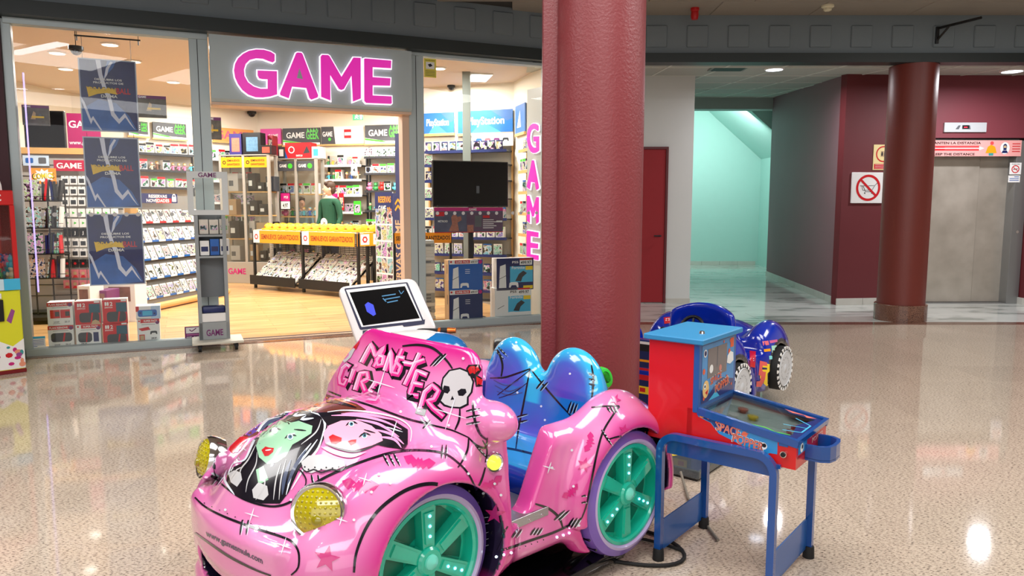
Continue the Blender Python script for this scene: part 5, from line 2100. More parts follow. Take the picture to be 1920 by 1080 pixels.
zf0, zf1 = zt_(403), zt_(322)
fx0, fx1 = -.05, W + .035
q = MB()
hw, hh0, hh1 = .055, zf0 + .05, zf1 - .065
q.box(fx0, fx0 + hw, -.01, .02, zf0, zf1, stw).box(fx1 - hw, fx1, -.01, .02, zf0, zf1, stw)
q.box(fx0 + hw, fx1 - hw, -.01, .02, zf0, hh0, stw).box(fx0 + hw, fx1 - hw, -.01, .02, hh1, zf1, stw)
q.text('GAME', (fx0 + fx1) / 2, zf1 - .055, .045, p_purple, FR(0, -.01, 0), .002, width=.17)
q.build('top_frame', gs)
MB().box(fx0 + hw, fx1 - hw, .0, .004, hh0, hh1, cab_glass).build('clear_sheet', gs)
for r, (y, m_) in enumerate(((479, p_navy), (439, p_white))):
    for k in range(3):
        tag(MB().box(.045 + k * .095, .13 + k * .095, .03 + .01 * k, .10, zt_(y) + .001, zt_(y) + .12 + R.uniform(0, .05), [p_white, p_blue, p_white][k] if r == 0 else casew).rect(.055 + k * .095, .12 + k * .095, zt_(y) + .04, zt_(y) + .09, p_navy if r == 0 else art2, FR(0, .03 + .01 * k, 0), .001).build('leaflet_pile', M=FAC.M(u0, o_, 0)),
            '%s pile of leaflets on the %s shelf of the grey gel stand' % (['left', 'middle', 'right'][k], ['lower', 'upper'][r]), 'leaflets', 'leaflets on the gel stand')
zb = zt_(604)
tag(MB().rbox(.03, W - .03, .01, .17, zb + .001, zb + .09, .004, p_white).build('paper_box', M=FAC.M(u0, o_, 0)), 'white paper box standing on the lower box of the gel stand', 'box')
tag(MB().rbox(.035, W - .035, .02, .16, zb + .092, zb + .16, .02, p_navy, seg=2).build('folded_bag', M=FAC.M(u0, o_, 0), smooth=40), 'folded navy bag lying on the white paper box of the gel stand', 'bag')

# ================================================================== claw machine at the left edge
a, b_ = on_floor(-60, 712), on_floor(49, 697)
CM = Wall((a.x, a.y), (b_.x, b_.y))
cl = thing('claw_machine', 'toy claw machine with red upper cabinet and yellow base at the left edge', 'arcade machine', CM.M())
W = CM.len
zc = lambda y: CM.uz(30, y)[1]
ylw = mat('machine_yellow', (222, 222, 40), .4)
redm = mat('machine_red', (206, 40, 40), .3)
redglow = mat('machine_red_back', (226, 70, 62), .4)
MB().rbox(0, W, 0, .55, .02, zc(543), .008, ylw).build('base_cabinet', cl)
MB().rbox(-.004, W + .006, -.006, .556, .0, .035, .004, mat('machine_red_dark', (120, 16, 24), .4)).build('plinth', cl)
q = MB()
f = FR(0, 0, 0)
rs = random.Random(3)
q.flat([(W * .3, .04), (W, .04), (W, .30), (W * .8, .24), (W * .55, .30), (W * .3, .22)], p_white, f, .001)
for k in range(16):
    x_, z_ = W * rs.uniform(.4, .95), rs.uniform(.06, .24)
    q.disc(x_, z_, rs.uniform(.012, .03), rs.choice([p_red, mat('sticker_violet', (150, 70, 140), .4), mat('sticker_teal', (60, 150, 150), .4), mat('sticker_peach', (230, 150, 120), .4), p_magenta]), f, .0014 + k * .0002, 7, ry=rs.uniform(.01, .025))
q.flat([(W * .72, .47), (W * .80, .44), (W * .88, .55), (W * .82, .57)], mat('sticker_violet', (150, 70, 140), .4), f, .002)
q.build('sticker_print', cl, kind='stuff')
MB().rbox(W * .40, W * .68, -.02, 0, zc(600), zc(560), .003, black).box(W * .5, W * .58, -.024, -.02, zc(583), zc(576), p_red).build('coin_plate', cl)
MB().rbox(W * .0, W * .37, -.02, 0, zc(598), zc(560), .003, redm).build('button_panel', cl)
MB().rbox(W * .33, W * .5, -.015, 0, zc(648), zc(638), .003, black).build('prize_flap', cl)
MB().rbox(W * .40, W * .66, -.015, 0, zc(558), zc(548), .002, p_white).text('1', W * .53, zc(557), .05, p_red, FR(0, -.015, 0), .001).build('price_label', cl)
q = MB().rbox(0, W * .72, -.018, 0, zc(543), zc(522), .003, mat('label_pale_blue', (200, 226, 236), .4))
for k in range(4):
    q.line([(W * .08, zc(527 + k * 4)), (W * .62, zc(527 + k * 4))], .010, p_black, FR(0, -.018, 0), .001)
q.box(W * .72, W, -.018, 0, zc(543), zc(522), p_cyan)
q.build('instruction_plate', cl)
zt0, zt1 = zc(543), zc(385)
for a in (0, W - .035):
    MB().box(a, a + .035, 0, .035, zt0, zt1, redm).build('corner_post', cl)
    MB().box(a, a + .035, .515, .55, zt0, zt1, redm).build('corner_post', cl)
MB().box(0, W, .53, .55, zt0, zt1, redglow).build('back_panel', cl)
MB().box(.035, W - .035, .004, .008, zt0, zt1, cab_glass).build('glass_front', cl)
MB().box(W - .012, W - .008, .035, .515, zt0, zt1, cab_glass).build('glass_side', cl)
q = MB().rbox(0, W, 0, .55, zt1, zc(357), .008, redm)
q.text('C', W * .72, zc(377), .06, p_white, f, .002)
q.rect(W * .45, W * .75, zc(384), zc(378), p_orange, f, .001)
q.build('header', cl)
top = MB()
P = [(W * .86 * math.cos(PI * k / 16) * .5 + W * .43, .24 * math.sin(PI * k / 16)) for k in range(17)]
top.prism(P, -.01, .01, p_white, FR(0, .1, zc(357)))
top.prism(grow(P, -.03), .008, .014, mat('sticker_peach', (230, 150, 120), .4), FR(0, .1, zc(357)))
top.text('RE', W * .5, zc(357) + .05, .07, p_red, FR(0, .084, 0), .004)
top.build('topper', cl)
MB().cyl((W * .5, .27, zt1), (W * .5, .27, zt1 - .18), .008, chrome, 8).cyl((W * .5, .27, zt1 - .18), (W * .46, .25, zt1 - .25), .006, chrome, 6).cyl((W * .5, .27, zt1 - .18), (W * .55, .28, zt1 - .25), .006, chrome, 6).build('claw', cl)
k = 0
for lay in range(3):
    for ix in range(4):
        for iy in range(3):
            c_ = fig_cols[(k * 5 + lay) % 8]
            _inst(PROTO['plush_toy'][(k * 5 + lay) % 8], 'plush_toy', CM.M(.08 + ix * .105, .09 + iy * .14, zt0 + .003 + lay * .085) @ Matrix.Rotation(rs.uniform(-3, 3), 4, 'Z') @ Matrix.Scale(.72, 4),
                  '%s plush toy %s in the %s layer of the claw machine' % (c_.name.split('_')[1], ORD[ix * 3 + iy], ['bottom', 'middle', 'top'][lay]), 'plush toy', 'plush toys in the claw machine')
            k += 1

# ================================================================== HALL: signs and fittings
def board(name, px0, py0, px1, py1, Y, label, cat, fn, th=.015):
    a_, b2 = at(px0, py0, Y), at(px1, py1, Y)
    q_ = MB()
    W_, H_ = b2.x - a_.x, a_.z - b2.z
    fn(q_, W_, H_, FR(0, 0, 0))
    return tag(q_.build(name, M=Matrix.Translation((a_.x, Y, b2.z))), label, cat)


def cart_sign(q, W, H, f):
    q.rbox(0, W, 0, .03, 0, H, .004, p_white)
    q.ring(W / 2, H / 2, W * .31, W * .38, p_red, f, .002, 40)
    q.line([(W * .24, H * .56), (W * .34, H * .56), (W * .42, H * .37), (W * .66, H * .37)], W * .014, p_black, f, .0014)
    q.line([(W * .30, H * .56), (W * .33, H * .42), (W * .62, H * .42), (W * .70, H * .57), (W * .78, H * .66)], W * .014, p_black, f, .0014)
    q.line([(W * .30, H * .56), (W * .68, H * .57)], W * .012, p_black, f, .0014)
    q.disc(W * .40, H * .33, W * .02, p_black, f, .0014, 10)
    q.disc(W * .62, H * .33, W * .02, p_black, f, .0014, 10)
    q.line([(W * .26, H * .76), (W * .74, H * .25)], W * .065, p_red, f, .0026)


q = MB()
u0, z1 = mw.uz(1599, 323, -.03)
u1, z0 = mw.uz(1656, 381, -.03)
cart_sign(q, u1 - u0, z1 - z0, FR(0, 0, 0))
tag(q.build('cart_sign', M=mw.M(u0, -.032, z0)), 'white square sign with a crossed-out shopping trolley on the maroon wall', 'sign')
q = MB()
u0, z1 = mw.uz(1639, 271, -.012)
u1, z0 = mw.uz(1673, 319, -.012)
W, H = u1 - u0, z1 - z0
q.rbox(0, W, 0, .01, 0, H, .002, mat('sign_cream', (240, 222, 160), .4))
f = FR(0, 0, 0)
q.ring(W / 2, H * .63, W * .32, W * .38, p_red, f, .001)
q.rect(W * .36, W * .64, H * .52, H * .75, p_tan, f, .001)
for s in (.43, .57):
    q.disc(W * s, H * .70, W * .03, p_black, f, .002, 8)
    q.rect(W * (s - .04), W * (s + .04), H * .56, H * .68, p_black, f, .002)
q.rect(W * .05, W * .95, H * .04, H * .24, p_red, f, .001)
for k in range(3):
    q.line([(W * .1, H * (.2 - k * .06)), (W * .9, H * (.2 - k * .06))], H * .012, p_white, f, .002)
tag(q.build('lift_notice', M=mw.M(u0, -.012, z0)), 'cream and red lift notice above the crossed-out trolley sign', 'sign')


def distance(q, W, H, f):
    q.box(0, W, 0, .012, 0, H, mat('banner_pink', (236, 168, 164), .4))
    q.rect(W * .0, W * .42, H * .40, H * .60, p_red, f, .001)
    q.rect(W * .0, W * .68, H * .34, H * .66, mat('banner_red_soft', (220, 78, 80), .4), f, .0008)
    q.text('MANTEN LA DISTANCIA', W * .50, H * .76, H * .15, p_black, f, .002, width=W * .38)
    q.text('KEEP THE DISTANCE', W * .49, H * .06, H * .15, p_black, f, .002, width=W * .32)
    q.line([(W * .26, H * .5), (W * .68, H * .5)], H * .05, p_white, f, .002)
    q.flat([(W * .68, H * .38), (W * .72, H * .5), (W * .68, H * .62)], p_white, f, .002)
    q.flat([(W * .73, H * .2), (W * .745, H * .6), (W * .77, H * .72), (W * .80, H * .6), (W * .815, H * .2)], p_orange, f, .002)
    q.disc(W * .775, H * .82, W * .014, MATS['banner_red_soft'], f, .002, 12)
    q.rect(W * .755, W * .79, H * .04, H * .2, mat('sticker_teal', (60, 150, 150), .4), f, .002)
    q.disc(W * .875, H * .5, W * .035, p_white, f, .002, 20, ry=H * .38)
    q.disc(W * .875, H * .6, W * .015, p_navy, f, .0026, 14, ry=H * .18)
    q.disc(W * .875, H * .58, W * .012, p_tan, f, .003, 12, ry=H * .1)
    q.rect(W * .863, W * .887, H * .38, H * .52, p_navy, f, .0034)
    q.flat([(W * .85, H * .2), (W * .86, H * .36), (W * .89, H * .36), (W * .90, H * .2)], p_navy, f, .003)
    for k in range(4):
        q.line([(W * .93, H * (.78 - k * .16)), (W * .99, H * (.78 - k * .16))], H * .05, p_red, f, .002)


board('distance_banner', 1668, 263, 1914, 293, 11.035, 'pink banner reading KEEP THE DISTANCE above the lift doors', 'banner', distance)
a_ = at(1770, 230, 11.05)
b_ = at(1848, 248, 11.05)
t_ = thing('floor_indicator', 'silver lift floor indicator with small dark display above the pink banner', 'display', Matrix.Translation((a_.x, 11.03, b_.z)))
W, H = b_.x - a_.x, a_.z - b_.z
MB().rbox(0, W, 0, .03, 0, H, .003, mat('indicator_silver', (215, 220, 224), .3, .3)).build('plate', t_)
MB().rect(W * .42, W * .58, H * .32, H * .72, p_black, FR(0, -.0, 0), .001).line([(W * .46, H * .5), (W * .54, H * .5)], H * .1, mat('display_red', (255, 40, 60), .4, emit=2), FR(0, 0, 0), .002).build('display', t_)
MB().flat([(W * .26, H * .3), (W * .34, H * .3), (W * .38, H * .7), (W * .33, H * .7)], p_grey, FR(0, 0, 0), .001).build('arrow_left', t_)
MB().flat([(W * .58, H * .3), (W * .62, H * .3), (W * .6, H * .7), (W * .575, H * .7)], p_grey, FR(0, 0, 0), .001).build('arrow_right', t_)


def no_smoke(q, W, H, f):
    q.box(0, W, 0, .004, 0, H, p_white)
    q.text('PROHIBIDO FUMAR', W * .5, H * .84, H * .07, p_black, f, .001, width=W * .7)
    q.ring(W / 2, H * .45, W * .26, W * .34, p_red, f, .001)
    q.line([(W * .3, H * .6), (W * .7, H * .3)], W * .06, p_red, f, .002)
    q.line([(W * .3, H * .42), (W * .7, H * .48)], W * .05, p_black, f, .0014)


board('smoking_notice', 1894, 305, 1914, 327, 11.044, 'small white no-smoking notice on the right lift frame', 'sign', no_smoke)


def lines_notice(q, W, H, f):
    q.box(0, W, 0, .004, 0, H, p_white)
    for k in range(3):
        q.line([(W * (.5 if k == 0 else .1), H * (.8 - k * .25)), (W * .9, H * (.8 - k * .25))], H * .09, p_blue, f, .001)


board('lift_label', 1891, 329, 1912, 342, 11.044, 'plain white label under the no-smoking notice', 'sign', lines_notice)
# ceiling lights and fittings of the hall and gallery
blue_lamp = mat('lamp_disc_cool', (235, 240, 255), .4, emit=6, ecol=(225, 235, 255))
MATS_l = MB().disc(0, 0, .084, blue_lamp, Matrix.Rotation(PI, 4, 'X'), d=.008).mesh('diffuser')
for px, py, lb, kk_ in ((1452, 128, 'flat recessed downlight in the panelled hall ceiling', 1.3), (1898, 131, 'bright round downlight near the lift at the right edge', 1.5)):
    d = ray(px, py)
    s_ = (3.235 - .0745 * 9.4 - EYE) / (d.z - .0745 * d.y)
    P = Vector((0, 0, EYE)) + d * s_
    t_ = thing('ceiling_light', lb, 'ceiling light', Matrix.Translation((P.x, P.y, P.z - .001)) @ Matrix.Scale(kk_, 4), 'hall downlights')
    inst(ld_ring, 'ring', I4, parent=t_)
    inst(MATS_l, 'diffuser', I4, parent=t_)
d = ray(1365, 128)
s_ = (3.235 - .0745 * 9.4 - EYE) / (d.z - .0745 * d.y)
P = Vector((0, 0, EYE)) + d * s_
t_ = thing('air_vent', 'grey rectangular air vent in the panelled hall ceiling', 'vent', Matrix.Translation((P.x, P.y, P.z - .002)))
MB().box(-.24, .24, -.14, .14, -.012, 0, mat('vent_grey', (110, 112, 108), .5)).build('frame', t_)
for k in range(6):
    MB().box(-.2, .2, -.11 + k * .04, -.095 + k * .04, -.02, -.012, dark_metal).build('slat', t_)
# gallery recessed lamps (their discs)
for k, (x, y) in enumerate(GALLERY):
    t_ = thing('ceiling_light', 'round gallery downlight, %s in the beige ceiling panels' % ORD[k], 'ceiling light', Matrix.Translation((x, y, 3.764)) @ Matrix.Scale(1.1, 4), 'gallery downlights')
    inst(ld_ring, 'ring', I4, parent=t_)
strong = mat('tube_lamp', (255, 255, 255), .4, emit=22, ecol=(245, 245, 255))
t_ = thing('ceiling_luminaire', 'long bright tube luminaire on the gallery ceiling, mirrored in the left shop window', 'ceiling light', Matrix.Translation((-3.35, 3.05, 3.764)) @ Matrix.Rotation(-.2, 4, 'Z'))
MB().rbox(-.11, .11, -.70, .70, -.05, 0, .01, ring_m).build('housing', t_)
MB().rbox(-.09, .09, -.68, .68, -.07, -.045, .008, strong).build('tube', t_)
for x, y, lb in ((-2.96, 4.64, 'nearest the shop front'), (-1.87, -1.12, 'right of the pair behind the viewer'), (-2.37, -1.65, 'left of the pair behind the viewer')):
    t_ = thing('ceiling_light', 'bright gallery downlight mirrored in the left shop window, ' + lb, 'ceiling light', Matrix.Translation((x, y, 3.764)) @ Matrix.Scale(1.3, 4), 'bright gallery downlights')
    inst(ld_ring, 'ring', I4, parent=t_)
    MB().disc(0, 0, .084, strong, Matrix.Rotation(PI, 4, 'X'), d=.012).build('diffuser', t_)
P = on_ceiling(1303, 15, 3.765)
t_ = thing('alarm_sounder', 'red alarm sounder on the beige ceiling right of the big column', 'alarm', Matrix.Translation(P))
ar = mat('alarm_red', (190, 20, 24), .4)
MB().lathe([(.05, 0), (.05, -.03), (.04, -.04)], ar, n=20).build('base', t_, smooth=30)
MB().lathe([(.042, -.04), (.046, -.09), (.036, -.13), (.0, -.13)], ar, n=20).build('horn', t_, smooth=30)
P = on_ceiling(1552, 10, 3.765)
t_ = thing('smoke_detector', 'cream smoke detector on the beige ceiling panels', 'smoke detector', Matrix.Translation(P))
cr = mat('detector_cream', (226, 220, 190), .5)
MB().lathe([(.07, 0), (.07, -.02), (.055, -.03)], cr, n=20).build('base', t_, smooth=30)
MB().lathe([(.045, -.03), (.045, -.055), (.03, -.065), (0, -.065)], cr, n=20).build('sensor_head', t_, smooth=30)
# iron wall bracket on the fascia
a_ = at(1757, 60, 9.28)
b_ = at(1840, 33, 8.75)
t_ = thing('iron_bracket', 'black iron bracket arm fixed to the grey fascia above the round column', 'bracket', Matrix.Translation((a_.x, 9.28, a_.z)))
dx, dz = b_.x - a_.x, b_.z - a_.z
MB().box(-.018, .018, -.02, .014, -.14, .06, black).build('wall_plate', t_)
MB().cyl((0, -.01, .04), (dx, -.53, dz), .016, black, 6).build('arm', t_)
MB().cyl((0, -.01, -.10), (dx * .28, -.15, dz * .28 + .02), .012, black, 6).build('brace', t_)

# ================================================================== SMOOTH MOULDED BODIES (distance fields turned into meshes)
def nets(fn, lo, hi, h):
    """closed smooth mesh of the zero set of fn on a grid"""
    n = [int((b - a) / h) + 1 for a, b in zip(lo, hi)]
    ax = [lo[i] + np.arange(n[i], dtype=np.float32) * h for i in range(3)]
    X, Y, Z = np.meshgrid(*ax, indexing='ij')
    D = fn(X, Y, Z).astype(np.float32)
    idx = -np.ones([k - 1 for k in n], dtype=np.int64)
    acc = np.zeros((*idx.shape, 3), dtype=np.float32)
    cnt = np.zeros(idx.shape, dtype=np.int32)
    quads = []
    S = D < 0
    cr = []
    for a in range(3):
        sl0 = [slice(None)] * 3
        sl1 = [slice(None)] * 3
        sl0[a] = slice(0, -1)
        sl1[a] = slice(1, None)
        s0, s1 = S[tuple(sl0)], S[tuple(sl1)]
        b, c = (a + 1) % 3, (a + 2) % 3
        m = s0 != s1
        inn = [slice(None)] * 3
        mm = np.zeros_like(m)
        inn[b] = slice(1, -1)
        inn[c] = slice(1, -1)
        mm[tuple(inn)] = m[tuple(inn)]
        I = np.argwhere(mm)
        d0 = D[tuple(I.T)]
        J = I.copy()
        J[:, a] += 1
        d1 = D[tuple(J.T)]
        t = d0 / (d0 - d1)
        P = I.astype(np.float32)
        P[:, a] += t
        cells = []
        for ob, oc in ((-1, -1), (0, -1), (0, 0), (-1, 0)):
            K = I.copy()
            K[:, b] += ob
            K[:, c] += oc
            np.add.at(acc, tuple(K.T), P)
            np.add.at(cnt, tuple(K.T), 1)
            cells.append(K)
        cr.append((cells, d0 < 0))
    V = np.argwhere(cnt > 0)
    idx[tuple(V.T)] = np.arange(len(V))
    P = acc[tuple(V.T)] / cnt[tuple(V.T)][:, None] * h + np.array(lo, dtype=np.float32)
    for cells, fl in cr:
        q = np.stack([idx[tuple(K.T)] for K in cells], 1)
        q[~fl] = q[~fl][:, ::-1]
        quads.append(q)
    return P, np.concatenate(quads)


def net_mesh(name, P, Q, mats, colour=None):
    me = bpy.data.meshes.new(name)
    me.vertices.add(len(P))
    me.vertices.foreach_set('co', P.astype(np.float32).ravel())
    me.loops.add(len(Q) * 4)
    me.loops.foreach_set('vertex_index', Q.astype(np.int32).ravel())
    me.polygons.add(len(Q))
    me.polygons.foreach_set('loop_start', np.arange(len(Q), dtype=np.int32) * 4)
    me.polygons.foreach_set('use_smooth', np.ones(len(Q), dtype=bool))
    for m in mats:
        me.materials.append(m)
    me.update()
    if colour is not None:
        at_ = me.color_attributes.new('paint', 'FLOAT_COLOR', 'POINT')
        at_.data.foreach_set('color', np.concatenate([colour, np.ones((len(P), 1))], 1).astype(np.float32).ravel())
    return me


def smin(a, b, k):
    h_ = np.clip(.5 + .5 * (b - a) / k, 0, 1)
    return b + (a - b) * h_ - k * h_ * (1 - h_)


def smax(a, b, k):
    return -smin(-a, -b, k)


def ell(X, Y, Z, c, r):
    x, y, z = (X - c[0]) / r[0], (Y - c[1]) / r[1], (Z - c[2]) / r[2]
    k0 = np.sqrt(x * x + y * y + z * z)
    k1 = np.sqrt((x / r[0]) ** 2 + (y / r[1]) ** 2 + (z / r[2]) ** 2)
    return k0 * (k0 - 1) / np.maximum(k1, 1e-5)


def rbx(X, Y, Z, c, h, r):
    x, y, z = np.abs(X - c[0]) - h[0] + r, np.abs(Y - c[1]) - h[1] + r, np.abs(Z - c[2]) - h[2] + r
    return np.sqrt(np.maximum(x, 0) ** 2 + np.maximum(y, 0) ** 2 + np.maximum(z, 0) ** 2) + np.minimum(np.maximum(x, np.maximum(y, z)), 0) - r


def lc(c):
    return np.array(lin(c)[:3])


def mixc(a, b, t):
    t = np.clip(t, 0, 1)[:, None]
    return a * (1 - t) + b * t


def noise3(P, s, seed=0):
    """cheap smooth noise of sines"""
    r = np.random.RandomState(seed)
    o = np.zeros(len(P))
    for k in range(6):
        d = r.normal(size=3) * s
        o += np.sin(P @ d + r.uniform(0, 6))
    return o / 6


def paint_mat(name, rough=.16, coat=1.0):
    m = bpy.data.materials.new(name)
    m.use_nodes = True
    nt = m.node_tree
    b = nt.nodes['Principled BSDF']
    a = nt.nodes.new('ShaderNodeVertexColor')
    a.layer_name = 'paint'
    nt.links.new(a.outputs[0], b.inputs['Base Color'])
    b.inputs['Roughness'].default_value = rough
    b.inputs['Coat Weight'].default_value = coat
    b.inputs['Coat Roughness'].default_value = .03
    return m


gel = paint_mat('airbrushed_gelcoat')

# ================================================================== THE PINK KIDDIE RIDE CAR
CPH = math.radians(44.5)
CHX, CHY = -math.cos(CPH), -math.sin(CPH)
CARM = Matrix(((CHX, -CHY, 0, .145), (CHY, CHX, 0, 3.178), (0, 0, 1, 0), (0, 0, 0, 1)))
car = thing('kiddie_ride_car', 'pink airbrushed kiddie ride car with teal wheels and blue two-hump seat', 'kiddie ride', CARM)
WC = [(0, .31), (.92, .31)]


def car_sdf(X, Y, Z):
    A = np.abs(Y + .04)
    hw = .455 - .05 * np.clip(X / 1.0, 0, 1)
    d = rbx(X, A * (.42 / hw), Z, (.44, 0, .40), (.70, .42, .235), .07)
    d = smin(d, ell(X, A, Z, (.93, 0, .44), (.50, .39, .335)), .07)
    d = smin(d, rbx(X + A * A * .50, A, Z, (1.17, 0, .34), (.27, .47, .18), .12), .07)
    d = smin(d, ell(X, A, Z, (.95, .355, .35), (.42, .15, .325)), .05)
    d = smin(d, ell(X, A, Z, (-.03, 0, .50), (.25, .44, .19)), .06)
    d = smin(d, ell(X, A, Z, (.01, .41, .35), (.30, .145, .37)), .045)
    # flared wheel arches
    for (cx_, cz), yo in zip(WC, (.53, .455)):
        r = np.sqrt((X - cx_) ** 2 + (Z - cz) ** 2)
        q = np.sqrt((np.maximum(np.abs(r - .285) - .0, 0)) ** 2 + (A - (yo - .05)) ** 2) - .035
        q = np.where(Z < .26, q + (.26 - Z) * 2, q)
        d = smin(d, q, .05)
    # cowl, door pillars, mirrors
    d = smin(d, rbx(X, A, Z, (.66, .385, .45), (.075, .05, .24), .035), .05)
    d = smin(d, np.where(Y > 0, ell(X, A, Z, (.685, .435, .735), (.075, .10, .07)), ell(X, A, Z, (.57, .46, .69), (.06, .10, .06))), .025)
    # plate on the nose
    Xb = X + A * A * .5
    d = smin(d, rbx(Xb, A, Z, (1.34, 0, .41), (.115, .33, .085), .04), .02)
    d = smin(d, rbx(Xb, A, Z, (1.32, 0, .165), (.13, .41, .05), .045), .03)
    # windscreen board
    t = ((X - .80) * -.48 + (Z - .70) * .877)
    bow = .38 + (.12 - .38) * np.clip(t / .29, 0, 1)
    nn = (X + bow * A * A - .80) * .877 + (Z - .70) * .48
    tt = (X + bow * A * A - .80) * -.48 + (Z - .70) * .877
    R2 = .085
    wl = np.where(Y < -.04, .58 - .205 * np.clip((tt + .02) / .25, 0, 1), .44 - .08 * np.clip((tt + .02) / .27, 0, 1))
    qx, qy = A - wl + R2, np.abs(tt - .06) - .235 + R2
    rr = np.sqrt(np.maximum(qx, 0) ** 2 + np.maximum(qy, 0) ** 2) + np.minimum(np.maximum(qx, qy), 0) - R2
    w_ = smax(rr, np.abs(nn) - .020, .02)
    d = smin(d, w_, .028)
    # cockpit: cavity and the two side cut-outs
    cav = smax(smax(np.abs(X - .32) - .285, A - .345, .05), .23 - Z, .03)
    bl = (.50 - X) * .90 - (Z - .355) * .436
    cut = smax(smax(smax(X - .605, .352 - Z, .03), bl, .05), .23 - A, .02)
    lim = np.maximum(Z - 1.2, X - .62)
    d = smax(d, -np.maximum(cav, lim), .02)
    d = smax(d, -cut, .022)
    # wheel wells, underside, grille mouth
    for (cx_, cz), yi in zip(WC, (.37, .26)):
        r = np.sqrt((X - cx_) ** 2 + (Z - cz) ** 2) - .270
        d = smax(d, -np.maximum(r, yi - A), .012)
    d = smax(d, .115 - Z, .02)
    mouth = rbx(Xb, A, Z, (1.43, 0, .262), (.13, .27, .042), .02)
    d = smax(d, -mouth, .012)
    return d


P, Q = nets(car_sdf, (-.40, -.64, .08), (1.56, .56, 1.02), .0078)
pk, pk_l, mg, dk_, vi = lc((220, 86, 166)), lc((238, 154, 202)), lc((212, 38, 140)), lc((20, 16, 34)), lc((150, 90, 180))
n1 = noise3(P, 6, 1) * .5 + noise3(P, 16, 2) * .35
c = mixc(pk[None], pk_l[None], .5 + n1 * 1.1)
A_ = np.abs(P[:, 1] + .04)
tt = (P[:, 0] - .80) * -.48 + (P[:, 2] - .70) * .877
wz = (P[:, 2] > .72) & (P[:, 0] > .5)
c = mixc(c, mg[None], np.where(wz, (tt - .17) / .10, 0))
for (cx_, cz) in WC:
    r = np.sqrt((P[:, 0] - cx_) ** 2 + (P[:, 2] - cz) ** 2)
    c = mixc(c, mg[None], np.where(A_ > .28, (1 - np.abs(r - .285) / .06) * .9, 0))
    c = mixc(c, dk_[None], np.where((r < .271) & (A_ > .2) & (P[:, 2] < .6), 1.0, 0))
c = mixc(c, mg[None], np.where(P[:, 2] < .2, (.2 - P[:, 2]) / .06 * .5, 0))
c = mixc(c, mg[None], np.where((P[:, 0] > .58) & (P[:, 0] < .64) & (P[:, 2] < .72), .55, 0))
c = mixc(c, mg[None], np.clip(1 - np.abs((P[:, 0] - .50) * .90 + (P[:, 2] - .355) * .436) / .05, 0, 1) * np.where((P[:, 0] < .55) & (P[:, 2] > .33) & (A_ > .2), .5, 0))
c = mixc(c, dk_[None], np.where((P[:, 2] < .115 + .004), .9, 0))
c = mixc(c, lc((30, 50, 140))[None], np.where((A_ < .335) & (P[:, 0] > .03) & (P[:, 0] < .612) & (P[:, 2] < .64), 1.0, 0))
Xb = P[:, 0] + A_ ** 2 * .5
c = mixc(c, dk_[None], np.where((Xb > 1.27) & (Xb < 1.428) & (A_ < .272) & (np.abs(P[:, 2] - .262) < .044), 1.0, 0))
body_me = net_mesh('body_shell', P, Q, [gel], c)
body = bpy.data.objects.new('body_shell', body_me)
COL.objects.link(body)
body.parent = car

CINV = CARM.inverted()


def bvh_of(P, Q, M):
    V = (np.c_[P, np.ones(len(P))] @ np.array(M).T)[:, :3]
    return BVHTree.FromPolygons(V.tolist(), Q.tolist())


body_bvh = bvh_of(P, Q, CARM)
EYEV = Vector((0, 0, EYE))


def hit(bvh, x, y):
    loc, nor, i, dist = bvh.ray_cast(EYEV, ray(x, y).normalized(), 12)
    if loc is None:
        return None, None
    if nor.dot(ray(x, y)) > 0:
        nor = -nor
    return loc, nor


